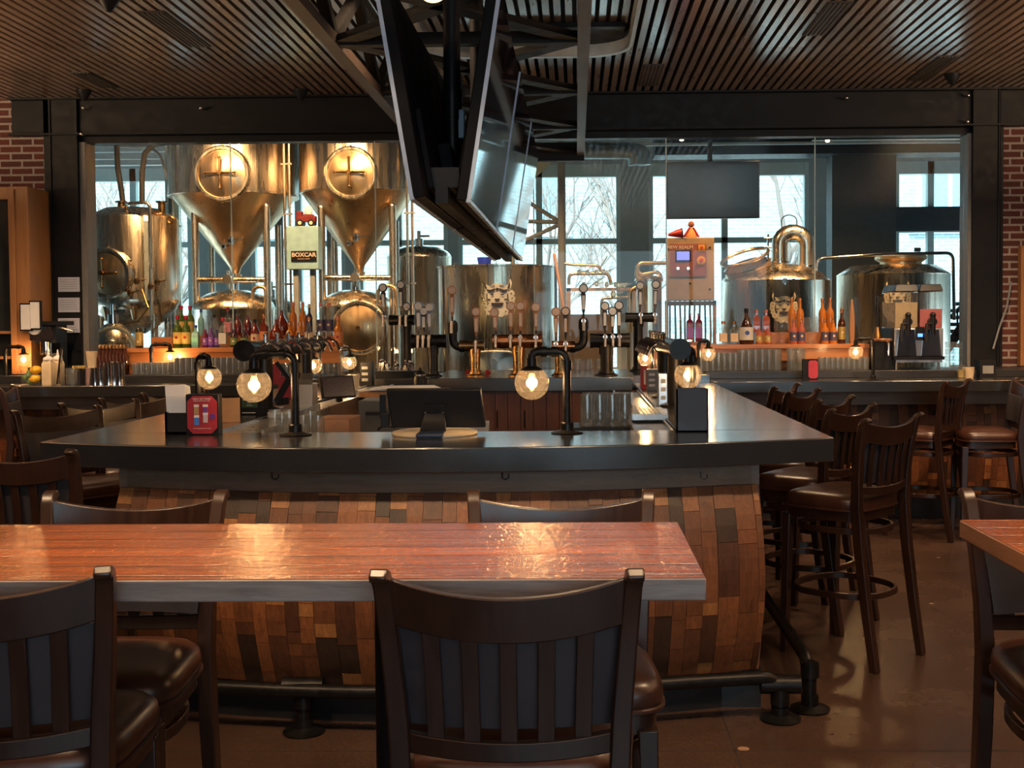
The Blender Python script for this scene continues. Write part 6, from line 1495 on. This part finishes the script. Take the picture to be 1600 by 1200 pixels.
# stepped riser blocks on the shelves for the back rows
def step(px0, px1, Y, z, h, lb):
    a, b = U(px0, 500, Y), U(px1, 500, Y); m = M(); m.bx(a.x, b.x, Y-0.05, Y+0.06, z, z+h); tag(obj('shelf_step', m, MAT['orange_wood']), lb, 'step', 'wooden steps on the bottle shelves')
step(240, 272, 9.18, zl_, 0.085, 'small orange wood step under the two upturned goblets')
step(282, 415, 9.24, zl_, 0.09, 'wooden step behind the green whiskey bottles')
step(440, 522, 9.24, zl_, 0.09, 'wooden step behind the amber bottles, nearest the door tank')
step(1078, 1100, 9.2, zr_, 0.02, 'wooden step under the berry red bottles')
step(1180, 1312, 9.24, zr_, 0.09, 'wooden step along the right bottle shelf')
GB = 'bottles on the left shelf'; GR = 'bottles on the right shelf'
Yf, Yb = 9.08, 9.24; hb_ = zl_+0.09
# (px, top, depth row, r px, shape, body, label, cap, text)
left = [
 (218, 513, 0, 6, 'can', 'black', 'gold', None, 'black and gold can at the left end of the left shelf'),
 (278, 493, 0, 7, 'std', 'green', 'yellow', 'red', 'green whiskey bottle with yellow label and red cap, front row, left one'),
 (291.5, 493, 0, 7, 'std', 'green', 'yellow', 'red', 'green whiskey bottle with yellow label and red cap, front row, right one'),
 (284, 478, 1, 6.5, 'std', 'green', 'yellow', 'red', 'green whiskey bottle with red cap, raised back row, left one'),
 (298, 478, 1, 6.5, 'std', 'green', 'yellow', 'red', 'green whiskey bottle with red cap, raised back row, right one'),
 (306, 508, 0, 6.5, 'square', 'aqua', 'mint', 'blue', 'square aqua bottle with mint label beside the green whiskey bottles'),
 (315, 483, 1, 5, 'std', 'aqua', None, 'blue', 'tall aqua bottle behind the mint labelled one'),
 (321, 512, 0, 4.5, 'short', 'berry', 'violet', 'clear', 'small violet labelled bottle, leftmost of three in the left shelf front row'),
 (330, 509, 0, 4.5, 'short', 'purple', 'violet', 'clear', 'small violet labelled bottle, middle of three in the left shelf front row'),
 (339, 512, 0, 4, 'short', 'navy', 'violet', 'clear', 'small violet labelled bottle, rightmost of three in the left shelf front row'),
 (326, 493, 1, 5, 'std', 'clear', None, 'clear', 'clear glass bottle behind the violet labelled ones, left one'),
 (336, 492, 1, 5, 'std', 'clear', None, 'black', 'clear glass bottle behind the violet labelled ones, right one'),
 (349, 496, 0, 7, 'square', 'clear', 'white', 'red', 'square clear bottle with tall white label and red cap'),
 (357, 480, 1, 6, 'square', 'clear', 'pinkl', 'red', 'tall clear bottle with pink label and red cap, back row'),
 (366, 512, 0, 6, 'short', 'brown', 'green', 'clear', 'dark bottle with green label just left of the end-on tap tower disc'),
 (382, 512, 0, 6, 'short', 'brown', 'green', 'clear', 'dark bottle with green label behind the end-on tap tower disc'),
 (372, 490, 1, 6, 'std', 'red', None, 'clear', 'tall dark red bottle in the back row, left of its twin'),
 (388, 490, 1, 6, 'std', 'red', None, 'clear', 'tall dark red bottle in the back row, right of its twin'),
 (399, 499, 0, 6.5, 'short', 'red', 'cream', 'black', 'dark red bottle with cream label and black cap'),
 (413, 491, 0, 6.5, 'square', 'red', 'orange', 'copper', 'red bottle with orange label and copper cap'),
 (432, 495, 0, 11, 'jug', 'red', None, 'clear', 'big round dark red jug bottle in front of the tap faucets'),
 (441, 481, 1, 10, 'jug', 'red', None, 'clear', 'big round dark red jug bottle in the back row'),
 (453, 504, 0, 6.5, 'std', 'amber', 'navy', 'copper', 'amber bottle with dark label, left of the pair in the front row'),
 (468.5, 504, 0, 6.5, 'std', 'amber', 'navy', 'copper', 'amber bottle with dark label, right of the pair in the front row'),
 (459, 472, 1, 6, 'std', 'amber', None, 'pink', 'tall amber bottle with coral cap, back row, left one'),
 (474, 472, 1, 6, 'std', 'amber', None, 'pink', 'tall amber bottle with coral cap, back row, right one'),
 (483, 495, 0, 6.5, 'std', 'clear', 'cream', 'copper', 'clear bottle with large cream label and red emblem'),
 (495.5, 505, 0, 5.5, 'short', 'clear', 'navy', 'clear', 'short bottle with dark slate label beside the cream labelled one'),
 (484, 475, 1, 5, 'std', 'navy', None, 'cream', 'slim navy bottle in the back row behind the cream label'),
 (502, 473, 1, 6.5, 'std', 'clear', 'navy', 'pink', 'tall clear bottle with dark label and coral cap, left of its twin'),
 (515, 473, 1, 6.5, 'std', 'clear', 'navy', 'pink', 'tall clear bottle with dark label and coral cap, right of its twin'),
 (529, 494, 0, 7, 'std', 'amber', 'orange', 'pink', 'amber bottle with orange label at the right end of the left shelf'),
]
for px, yt, row, r, sh, bm, lb, cp, txt in left:
    bottle(px, 543, yt, Yb if row else Yf, r, sh, bm, lb, cp, hb_ if row else zl_, txt, GB)
a, b = U(503, 540, 9.1), U(522, 527, 9.1); m = M(); m.bx(a.x, b.x, 9.05, 9.14, zl_, b.z); tag(obj('orange_block', m, flat('orange_red_box', (0.52,0.12,0.04), 0.5)), 'plain orange red box near the right end of the left shelf', 'box')
right = [
 (1078, 486, 0.6, 6.5, 'square', 'berry', 'violet', 'clear', 'berry red bottle with violet label behind the right tap disc, left one'),
 (1092, 486, 0.6, 6.5, 'square', 'berry', 'violet', 'clear', 'berry red bottle with violet label behind the right tap disc, right one'),
 (1130, 502, 0, 7, 'square', 'clear', 'cream', 'copper', 'square bottle with big cream label, left one of the pair'),
 (1147, 502, 0, 7, 'square', 'clear', 'cream', 'copper', 'square bottle with big cream label, right one of the pair'),
 (1166, 482, 0, 11, 'jug', 'brown', 'white', 'black', 'large dark brown jug bottle with pale label on the right shelf'),
 (1186, 510, 0, 5.5, 'short', 'pink', 'gold', 'clear', 'small amber bottle with dark gold label right of the dark jug, left one'),
 (1200, 510, 0, 5.5, 'short', 'pink', 'gold', 'clear', 'small amber bottle with dark gold label right of the dark jug, right one'),
 (1182, 484, 1, 6.5, 'square', 'pink', None, 'pink', 'tall rose bottle behind the dark gold labels, left one'),
 (1197, 484, 1, 6.5, 'square', 'pink', None, 'pink', 'tall rose bottle behind the dark gold labels, right one'),
 (1240, 499, 0, 6, 'std', 'pink', 'navy', 'copper', 'rose bottle with dark label in front of the kettle sign, left one'),
 (1252, 499, 0, 6, 'std', 'pink', 'navy', 'copper', 'rose bottle with dark label in front of the kettle sign, right one'),
 (1237, 466, 1, 6, 'std', 'amber', None, 'copper', 'tall amber bottle in front of the kettle sign, back row, left one'),
 (1250, 466, 1, 6, 'std', 'amber', None, 'copper', 'tall amber bottle in front of the kettle sign, back row, right one'),
 (1289, 499, 0, 6, 'std', 'amber', 'navy', 'copper', 'amber bottle with navy label right of the kettle, left one'),
 (1302, 499, 0, 6, 'std', 'amber', 'navy', 'copper', 'amber bottle with navy label right of the kettle, right one'),
 (1285, 466, 1, 6, 'std', 'amber', None, 'copper', 'tall amber bottle at the right edge of the kettle, left one'),
 (1297, 466, 1, 6, 'std', 'amber', None, 'copper', 'tall amber bottle at the right edge of the kettle, right one'),
 (1315, 482, 0, 6, 'std', 'brown', 'gold', 'copper', 'dark bottle with gold label, last before the beer engine'),
]
for px, yt, row, r, sh, bm, lb, cp, txt in right:
    bottle(px, 538, yt, Yb if row == 1 else (9.16 if row else Yf), r, sh, bm, lb, cp, zr_+0.09 if row == 1 else (zr_+0.02 if row else zr_), txt, GR)

# ------------------------------------------------------------------ glasses
def goblet(name, label, group, px, Y, z, H, r, up=True):
    t = M(); k = [(r*0.62, 0), (r*0.60, 0.004), (r*0.10, 0.012), (r*0.08, H*0.30), (r*0.35, H*0.36), (r*0.95, H*0.55), (r*1.0, H*0.65), (r*0.78, H)]
    if not up: k = [(a, H-b) for a, b in k][::-1]
    c = U(px, 540, Y); t.lathe(k, (0, 0, 0), 16, caps=False); return tag(obj(name, t, MAT['clear'], loc=(c.x, Y, z)), label, 'glass', group)
for px, z, lb in ((250, zl_+0.085, 'upturned goblet on the small step, left one'), (268, zl_+0.085, 'upturned goblet on the small step, right one')): goblet('goblet', lb, 'goblets on the shelves', px, 9.18, z, 0.12, 0.045, False)
for px, lb in ((1059, 'tulip goblet at the left end of the right shelf'), (1113, 'tulip goblet left of the cream labelled bottles'), (1221, 'tulip goblet between the dark gold labels and the kettle sign bottles'), (1267, 'tall tulip goblet in front of the right edge of the kettle')):
    goblet('goblet', lb, 'goblets on the shelves', px, 9.1, zr_, 0.21, 0.062 if px != 1267 else 0.066)
def tumbler_mesh(name, r, H, fl=0.92):
    t = M(); t.lathe([(r*fl, 0), (r*fl, 0.001), (r, H), (r*0.94, H), (r*fl*0.92, 0.006), (0.0001, 0.006)], (0, 0, 0), 12); return obj(name, t, MAT['clear'])
def rows(proto, label, group, px0, px1, n, Y, z, ny=2, dy=0.085):
    a, b = U(px0, 570, Y).x, U(px1, 570, Y).x; first = True
    for j in range(ny):
        for i in range(n):
            x = a+(b-a)*i/max(1, n-1)+(0.02 if j % 2 else 0)
            if first: proto.location = (x, Y+dy*j, z); tag(proto, label, 'glass', group); first = False
            else: c = proto.copy(); C.objects.link(c); c.location = (x, Y+dy*j, z)
zs = 1.125
rows(tumbler_mesh('rocks_glass', 0.036, 0.095), 'clear tumbler in the rows on the ledge under the left bottle shelf', 'tumblers under the left bottle shelf', 212, 262, 7, 8.84, zs, 2)
rows(tumbler_mesh('pint_glass', 0.040, 0.13), 'clear pint glass in the rows under the left bottle shelf', 'pint glasses under the left bottle shelf', 272, 400, 15, 8.84, zs, 2)
rows(tumbler_mesh('tasting_glass', 0.030, 0.08), 'small clear glass in the rows at the right end under the left shelf', 'small glasses under the left bottle shelf', 420, 522, 12, 8.84, zs, 2)
rows(tumbler_mesh('rocks_glass', 0.037, 0.14), 'clear tumbler in the rows under the left half of the right shelf', 'tumblers under the right bottle shelf', 1096, 1150, 7, 8.84, zs, 2)
rows(tumbler_mesh('pint_glass', 0.040, 0.165), 'tall clear pint glass in the block under the right shelf', 'pint glasses under the right bottle shelf', 1160, 1213, 6, 8.84, zs, 2)
rows(tumbler_mesh('highball_glass', 0.040, 0.17), 'tall clear glass standing just left of the small red card', 'tall glasses left of the small red card', 1237, 1250, 2, 8.84, zs, 2)
rows(tumbler_mesh('tasting_glass', 0.030, 0.10), 'small clear glass in the rows right of the small red card', 'small glasses right of the small red card', 1284, 1352, 9, 8.84, zs, 2)
rows(tumbler_mesh('stacked_tumbler', 0.026, 0.055, 0.8), 'small upturned glass in the cluster left of the cutlery tray', 'small glasses by the cutlery tray', 583, 622, 6, 8.95, 1.10, 2)
rows(tumbler_mesh('wine_glass', 0.030, 0.09), 'small glass standing inside the tan cabinet front, behind the copper towers', 'small glasses behind the copper towers', 886, 935, 4, 9.2, 1.125, 1)
# upturned pint glasses on the bar mat
pg = tumbler_mesh('upturned_pint_glass', 0.031, 0.145, 1.22); xs0, xs1 = U(917, 640, 5.2).x, U(976, 640, 5.2).x
k = 0
for j in range(3):
    for i in range(4):
        x = xs0+(xs1-xs0)*i/3+0.006*j; y = 5.22+0.085*j
        o = pg if k == 0 else pg.copy()
        if k: C.objects.link(o)
        o.location = (x, y, 1.04); k += 1
        tag(o, 'clear pint glass upturned on the raised black rack inside the bar', 'glass', 'upturned pint glasses on the bar mat')
m = M(); m.bx(xs0-0.06, xs1+0.05, 5.17, 5.45, 1.022, 1.038); m.bx(xs0-0.04, xs1+0.03, 5.2, 5.42, 0.976, 1.022); tag(obj('glass_rack', m, MAT['plastic']), 'black rack under the upturned pint glasses', 'rack')
# plastic cups behind the front counter at the left
cp_ = tumbler_mesh('plastic_cup', 0.028, 0.10, 1.15); k = 0
for px in (430, 441, 452, 474, 485, 497):
    o = cp_ if k == 0 else cp_.copy()
    if k: C.objects.link(o)
    p = U(px, 672, 4.95); o.location = (p.x, 4.95, U(px, 676 if px < 470 else 678, 4.95).z - (0.02 if k % 2 else 0.0)); k += 1
    tag(o, 'clear cup in the cluster behind the front counter left of the till monitor', 'cup', 'cups behind the front counter')
m = M(); a = U(424, 680, 4.95); b = U(505, 680, 4.95); m.bx(a.x, b.x, 4.88, 5.05, a.z-0.06, a.z-0.013); m.bx(a.x+0.02, b.x-0.02, 4.89, 5.04, 0, a.z-0.06); tag(obj('cup_shelf', m, MAT['steel']), 'steel ledge under the cups behind the front counter', 'shelf')

# ------------------------------------------------------------------ things at the left end
Yl = 8.6
# wooden casing with framed panes
t = thing('wood_casing', 'honey coloured wooden casing at the left edge in front of the brick', 'casing')
a, b, c = U(-40, 500, 9.0), U(18, 500, 9.0), U(57, 500, 9.1); zt_ = U(40, 291, 9.0).z
m = M(); m.bx(b.x, c.x, 9.0, 9.38, 1.13, zt_); m.bx(a.x, b.x, 9.02, 9.38, zt_-0.10, zt_); m.bx(b.x-0.0, b.x+0.05, 8.98, 9.0, 1.13, zt_-0.02); obj('frame', m, MAT['light_wood'], t, bevel=0.004)
m = M(); m.bx(a.x, b.x, 9.1, 9.12, 1.13, zt_-0.10); obj('pane', m, flat('dark_reflecting_pane', (0.03,0.035,0.035), 0.08), t)
m = M(); m.bx(a.x, b.x, 9.0, 9.1, 1.45, 1.47); m.bx(a.x, b.x, 9.0, 9.1, 1.25, 1.27); obj('inner_shelf', m, MAT['light_wood'], t)
for px0, px1, y0, y1, lb in ((33, 46.5, 476, 515, 'narrow framed picture on the wooden casing, the lower left one'), (48, 61, 472, 513, 'narrow framed picture on the wooden casing, the upper right one')):
    a, b = U(px0, y1, 8.95), U(px1, y0, 8.95); t = thing('picture_frame', lb, 'picture', group='narrow framed pictures')
    m = M(); m.bx(a.x-0.012, b.x+0.012, 8.955, 8.975, a.z-0.012, b.z+0.012); obj('frame', m, MAT['steel_black'], t); m = M(); m.bx(a.x, b.x, 8.948, 8.956, a.z, b.z); obj('picture', m, MAT['white'], t)
for y0, y1, lb in ((433, 456, 'topmost white notice on the left steel column'), (465, 488, 'middle white notice on the left steel column'), (497, 520, 'lowest white notice on the left steel column')):
    a, b = U(91, y1, 9.35), U(124, y0, 9.35); t = thing('paper_notice', lb, 'notice', group='white notices on the left column')
    m = M(); m.bx(a.x, b.x, 9.352, 9.356, a.z, b.z); s = obj('sheet', m, flat('bluish_paper', (0.50,0.54,0.66), 0.6, var=0.03), t)
    m = M()
    for k in range(5): m.bx(a.x+0.012, b.x-0.02-0.01*(k % 2), 9.3505, 9.352, b.z-0.022-k*0.018, b.z-0.019-k*0.018)
    obj('printed_lines', m, MAT['grey'], s)
def simple(name, label, cat, px, Y, parts, z=ZT, group=None, rz=0):
    t = thing(name, label, cat, (U(px, 595, Y).x, Y, z), rz, group)
    for nm, f, mt in parts:
        m = M(); f(m); obj(nm, m, mt, t)
    return t
# coffee grinder / machine
t = simple('espresso_machine', 'small steel espresso machine at the left end of the back counter', 'coffee machine', 84, 9.1, [
  ('body', lambda m: (m.bx(-0.10, 0.07, -0.10, 0.10, 0.25, 0.40), m.bx(-0.10, 0.12, -0.14, 0.12, 0.39, 0.42), m.bx(-0.06, 0.06, 0.0, 0.12, 0, 0.26)), MAT['steel_black']),
  ('front_plate', lambda m: (m.bx(-0.13, 0.04, -0.115, -0.10, 0.27, 0.38), m.bx(0.0, 0.06, -0.12, -0.1, 0.28, 0.34)), MAT['chrome']),
  ('pressure_gauge', lambda m: m.lathe([(0.045, 0), (0.045, 0.015)], (-0.09, -0.115, 0.36), 20, (0, -1, 0)), MAT['white']),
  ('group_head', lambda m: (m.cyl((-0.02, -0.08, 0.16), (-0.02, -0.08, 0.26), 0.045), m.cyl((-0.02, -0.08, 0.18), (0.05, -0.22, 0.17), 0.014)), MAT['chrome']),
  ('steam_arm', lambda m: m.tube([(0.08, -0.1, 0.38), (0.16, -0.12, 0.36), (0.22, -0.12, 0.34)], 0.008, 8), MAT['chrome']),
  ('drip_base', lambda m: m.bx(-0.14, 0.14, -0.14, 0.12, 0.0, 0.06), MAT['steel_black'])], z=1.125)
for px, lb in ((76, 'cream squeeze bottle with pointed tip on the left back counter, front one'), (91, 'cream squeeze bottle behind the metal tongs on the left back counter')):
    simple('squeeze_bottle', lb, 'bottle', px, 8.55+0.1*(px == 91), [('body', lambda m: m.lathe([(0.048, 0), (0.050, 0.004), (0.050, 0.155), (0.042, 0.17), (0.034, 0.185)], (0, 0, 0), 4, ph=PI/4), MAT['cream']),
      ('nozzle', lambda m: m.lathe([(0.036, 0.185), (0.034, 0.20), (0.010, 0.215), (0.003, 0.26)], (0, 0, 0), 16), MAT['white'])], group='cream squeeze bottles')
simple('fruit_jar', 'glass jar of limes and herbs left of the squeeze bottles', 'jar', 43, 8.55, [('jar', lambda m: m.lathe([(0.04, 0), (0.045, 0.01), (0.048, 0.10), (0.044, 0.11)], (0, 0, 0), 20, caps=False), MAT['clear']),
  ('fruit', lambda m: [m.sphere((0.018*math.cos(i*1.9), 0.018*math.sin(i*1.9), 0.022+0.016*i), 0.022, 10, 6) for i in range(5)], flat('lime_green', (0.10,0.20,0.03), 0.5))])
for dx, z, lb in ((54, 0.045, 'bright yellow lemon lying beside the glass jar of limes'), (56, 0.11, 'bright yellow lemon resting on top of the other lemons')):
    p = U(dx, 590, 8.55); m = M(); m.lathe([(0.004, -0.045), (0.022, -0.034), (0.034, 0), (0.022, 0.034), (0.004, 0.045)], (0, 0, 0), 16, (1, 0, 0.2)); tag(obj('lemon', m, flat('lemon_yellow', (0.75,0.42,0.02), 0.45), loc=(p.x, 8.55, ZT+z)), lb, 'lemon')
m = M(); p = U(55, 590, 8.6); m.lathe([(0.03, 0), (0.05, 0.02), (0.055, 0.075), (0.05, 0.08)], (p.x, 8.58, ZT), 18, caps=False); m.lathe([(0.03, 0), (0, 0.001)], (p.x, 8.58, ZT), 18); tag(obj('lemon_bowl', m, MAT['clear']), 'clear bowl under the yellow lemons', 'bowl')
simple('tongs', 'long metal tongs leaning against the cream squeeze bottle', 'tongs', 89, 8.5, [('arm', lambda m: m.bar((0, 0, 0.005), (0.028, 0.02, 0.27), 0.014, 0.004), MAT['chrome']), ('arm', lambda m: m.bar((0.006, 0.03, 0.005), (0.030, 0.03, 0.27), 0.014, 0.004), MAT['chrome'])])
simple('mixing_glass', 'etched clear mixing glass on the left back counter', 'glass', 112, 8.5, [('glass', lambda m: m.lathe([(0.040, 0), (0.040, 0.003), (0.040, 0.125), (0.038, 0.125), (0.036, 0.01), (0, 0.01)], (0, 0, 0), 20), MAT['clear']), ('ice', lambda m: [m.box((0.012*math.cos(i*2.2), 0.012*math.sin(i*2.2), 0.02+0.012*i), (0.02, 0.02, 0.018), rz=i) for i in range(5)], MAT['clear'])])
simple('lidded_jar', 'dark jar with yellow lid behind the mixing glass', 'jar', 124, 8.7, [('jar', lambda m: m.lathe([(0.045, 0), (0.045, 0.10), (0.04, 0.115)], (0, 0, 0), 20), MAT['plastic']), ('lid', lambda m: m.lathe([(0.048, 0.115), (0.048, 0.135)], (0, 0, 0), 20), LB['gold'])])
simple('serving_board', 'pink grey round tray standing behind the dark lidded jar', 'tray', 146, 8.75, [('tray', lambda m: (m.bx(-0.11, 0.05, -0.03, 0.03, 0.10, 0.115), m.bx(-0.05, 0.05, -0.03, 0.03, 0.0, 0.10)), flat('pinkish_board', (0.32,0.22,0.22), 0.5))])
simple('paper_cup', 'tall white paper cup in front of the squat steel tank', 'cup', 145, 8.9, [('cup', lambda m: m.lathe([(0.033, 0), (0.046, 0.14), (0.048, 0.145)], (0, 0, 0), 20), MAT['cream'])], z=1.125+0.04)
m = M(); p = U(145, 590, 8.9); m.lathe([(0.05, 0), (0.05, 0.04)], (p.x, 8.9, 1.125), 16); tag(obj('cup_coaster', m, MAT['plastic']), 'black block under the tall white paper cup', 'block')
# shakers
for px, H, lb in ((149, 0.125, 'shiny steel shaker tin, leftmost of the row'), (157, 0.13, 'shiny steel shaker tin, second of the row'), (170, 0.165, 'shiny steel shaker tin, third of the row'), (179, 0.17, 'shiny steel shaker tin, fourth of the row'), (187, 0.165, 'shiny steel shaker tin, rightmost of the row')):
    simple('shaker_tin', lb, 'shaker', px, 8.50+0.03*(px % 2), [('tin', lambda m: m.lathe([(0.045, 0), (0.045, 0.002), (0.034, H*0.97), (0.036, H)], (0, 0, 0), 24), MAT['chrome'])], group='steel shaker tins on the left back counter')
# dark syrup bottles in two rows
k = 0
for j in range(2):
    for i in range(8):
        px = 156+i*5.5+j*2; c = U(px, 560, 8.9+0.09*j); m = None
        if k == 0:
            sb = thing('syrup_bottle', 'dark syrup bottle in the packed rows behind the shaker tins', 'bottle', (c.x, 8.9, 1.125), group='dark syrup bottles behind the shakers')
            m = M(); m.lathe([(0.024, 0), (0.026, 0.004), (0.026, 0.13), (0.010, 0.17), (0.009, 0.21)], (0, 0, 0), 14); obj('body', m, BM['brown'], sb); m = M(); m.lathe([(0.011, 0.205), (0.011, 0.225), (0.004, 0.235)], (0, 0, 0), 12); obj('cap', m, MAT['dark_gold'], sb)
        else: dup(sb, (c.x, 8.9+0.09*j, 1.125))
        k += 1

# ------------------------------------------------------------------ things at the right end
# beer engine
t = thing('beer_engine', 'black beer engine box with copper top and turned black handle', 'beer pump', (U(1378, 560, 8.95).x, 8.95, 1.125))
Hb = U(1378, 529, 8.95).z-1.125
m = M(); m.bx(-0.085, 0.085, -0.06, 0.10, 0, Hb-0.02); obj('box', m, MAT['steel_black'], t, bevel=0.004)
m = M(); m.bx(-0.11, 0.10, -0.08, 0.12, Hb-0.02, Hb); obj('top_plate', m, MAT['copper'], t, bevel=0.003)
m = M(); m.lathe([(0.035, Hb), (0.034, Hb+0.03), (0.018, Hb+0.06), (0.012, Hb+0.09)], (-0.035, 0, 0), 18); obj('handle_base', m, MAT['dark_gold'], t)
Ht = U(1371, 467, 8.95).z-1.125
m = M(); m.lathe([(0.012, Hb+0.09), (0.019, Hb+0.13), (0.012, Hb+0.17), (0.021, Hb+0.22), (0.013, Hb+0.27), (0.006, Ht)], (-0.035, 0, 0), 16); obj('pump_handle', m, MAT['plastic'], t)
m = M(); m.tube(rounded([(0.02, -0.07, Hb-0.03), (0.02, -0.12, Hb-0.03), (0.02, -0.12, Hb-0.13)], 0.03), 0.010, 10); obj('spout', m, MAT['chrome'], t)
# tan paddle-like tap handle and tall glass ghost beside it
m = M(); p = U(1331, 536, 9.1); m.lathe([(0.022, 0), (0.026, 0.1), (0.024, 0.22), (0.010, 0.33), (0.004, 0.35)], (p.x, 9.1, zr_), 4, ph=PI/4); tag(obj('wooden_pestle', m, MAT['light_wood']), 'pointed tan wooden handle at the right end of the right shelf', 'handle')
# frozen drink machine
Y = 8.85; a, b = U(1397, 557, Y), U(1474, 514, Y); W = b.x-a.x
t = thing('slush_machine', 'two bowl frozen drink machine with beige and pink drinks', 'drink machine', ((a.x+b.x)/2, Y, 1.125)); z0 = U(1436, 557, Y).z-1.125; z1 = U(1436, 513, Y).z-1.125; z2 = U(1436, 455, Y).z-1.125; z3 = U(1436, 444, Y).z-1.125
m = M(); m.bx(-W/2, W/2, 0, 0.42, z0, z1); obj('body', m, MAT['steel'], t, bevel=0.006)
m = M(); m.bx(-W/2-0.012, -W/2, 0.0, 0.42, z0, z1); m.bx(-W/2-0.005, W/2+0.005, -0.02, 0.42, z0-0.025, z0); m.bx(-W*0.07, W*0.10, -0.012, 0, z1-0.09, z1+0.01); obj('side_panel', m, MAT['plastic'], t)
m = M(); m.bx(-W*0.03, W*0.07, -0.016, -0.012, z1-0.065, z1-0.04); obj('display', m, glow('blue_readout', (0.05,0.2,1.0), 2.5), t)
for sx, w_ in ((-1, 0), (1, 0)):
    m = M(); cx = sx*W*0.25
    m.sweep([(cx, -0.002, z1-0.01), (cx, -0.002, z0+0.005)], [W*0.30, W*0.40], [0.02, 0.02], side=(1, 0, 0)); obj('splash_panel', m, MAT['chrome'], t)
slm = {-1: flat('beige_slush', (0.42,0.32,0.18), 0.35), 1: flat('pink_slush', (0.45,0.11,0.12), 0.35)}
for sx in (-1, 1):
    cx = sx*W*0.25; hw_ = W*0.235; hl_ = z1+(z2-z1)*(0.70 if sx < 0 else 0.52)
    m = M(); m.bx(cx-hw_, cx+hw_, 0.0, 0.38, z1, z2); bo = obj('bowl', m, MAT['clear'], t, bevel=0.008)
    m = M(); m.bx(cx-hw_+0.004, cx+hw_-0.004, 0.004, 0.376, z1+0.002, hl_); obj('drink', m, slm[sx], bo)
    m = M(); m.add([(cx-hw_-0.003, -0.005, z2), (cx+hw_+0.003, -0.005, z2), (cx+hw_+0.003, 0.385, z2), (cx-hw_-0.003, 0.385, z2), (cx-hw_+0.02, 0.03, z3), (cx+hw_-0.004, 0.03, z3), (cx+hw_-0.004, 0.36, z3), (cx-hw_+0.02, 0.36, z3)], [(0,3,2,1),(4,5,6,7),(0,1,5,4),(1,2,6,5),(2,3,7,6),(3,0,4,7)]); obj('lid', m, MAT['plastic'], t, bevel=0.004)
    m = M(); m.cyl((cx, 0.0, z1+0.05), (cx, -0.06, z1+0.05), 0.030, n=18); m.cyl((cx, -0.045, z1+0.10), (cx, -0.045, z1-0.05), 0.020, n=14); m.sphere((cx, -0.045, z1+0.10), 0.024, 12, 7); m.tube([(cx, -0.05, z1+0.04), (cx-0.05, -0.06, z1+0.03), (cx-0.062, -0.07, z1-0.03), (cx-0.05, -0.075, z1-0.10)], 0.012, 8); obj('tap', m, MAT['plastic'], t)
m = M(); 
for sx in (-1, 1):
    for y in (0.03, 0.38): m.cyl((sx*W*0.43, y, 0), (sx*W*0.43, y, z0-0.02), 0.010, n=8)
m.bx(-W*0.47, W*0.47, -0.01, 0.40, z0-0.045, z0-0.025); obj('stand', m, MAT['steel'], t)
# cups, jars and boxes right of it
k = 0
for j in range(4):
    for i in range(2):
        c = U(1483+i*13, 560, 9.0)
        o = tumbler_mesh('stacked_bowl_glass', 0.034, 0.05) if k == 0 else o0.copy()
        if k == 0: o0 = o
        else: C.objects.link(o)
        o.location = (c.x, 9.0, 1.125+0.053*j); k += 1
        tag(o, 'short clear glass in the two stacks right of the frozen drink machine', 'glass', 'stacked glasses right of the drink machine')
simple('paper_cup_stack', 'short stack of pale cups beside the right steel column', 'cups', 1513, 8.7, [('cups', lambda m: [m.lathe([(0.036, 0.014*i), (0.044, 0.014*i+0.05)], (0, 0, 0.0), 18) for i in range(3)], MAT['cream'])], z=ZT+0.0)
simple('condiment_jar', 'small dark jar between the glass stacks and the pale cups', 'jar', 1502, 8.65, [('jar', lambda m: m.lathe([(0.03, 0), (0.03, 0.09), (0.02, 0.10)], (0, 0, 0), 16), MAT['clear']), ('filling', lambda m: m.lathe([(0.026, 0.004), (0.026, 0.06)], (0, 0, 0), 16), LB['gold'])])
simple('card_terminal', 'dark boxy terminal beside the right steel column', 'terminal', 1540, 8.75, [('body', lambda m: m.bx(-0.06, 0.06, -0.05, 0.07, 0, 0.13), MAT['steel_black']), ('keypad', lambda m: m.bx(-0.04, 0.04, -0.054, -0.05, 0.03, 0.09), MAT['grey'])])
m = M(); m.tube([U(1552, 545, 9.3), U(1562, 510, 9.35), U(1573, 480, 9.38), U(1580, 440, 9.38)], 0.008, 6); tag(obj('loose_cable', m, MAT['grey']), 'thin grey cable running up beside the right steel column', 'cable')
a, b = U(1593, 571, 9.36), U(1640, 384, 9.36); m = M(); m.bx(a.x, b.x, 9.34, 9.41, a.z, b.z); tag(obj('wood_board', m, MAT['light_wood']), 'honey wood panel on the brick at the right edge', 'panel')
# bulb glints: small tray on right counter
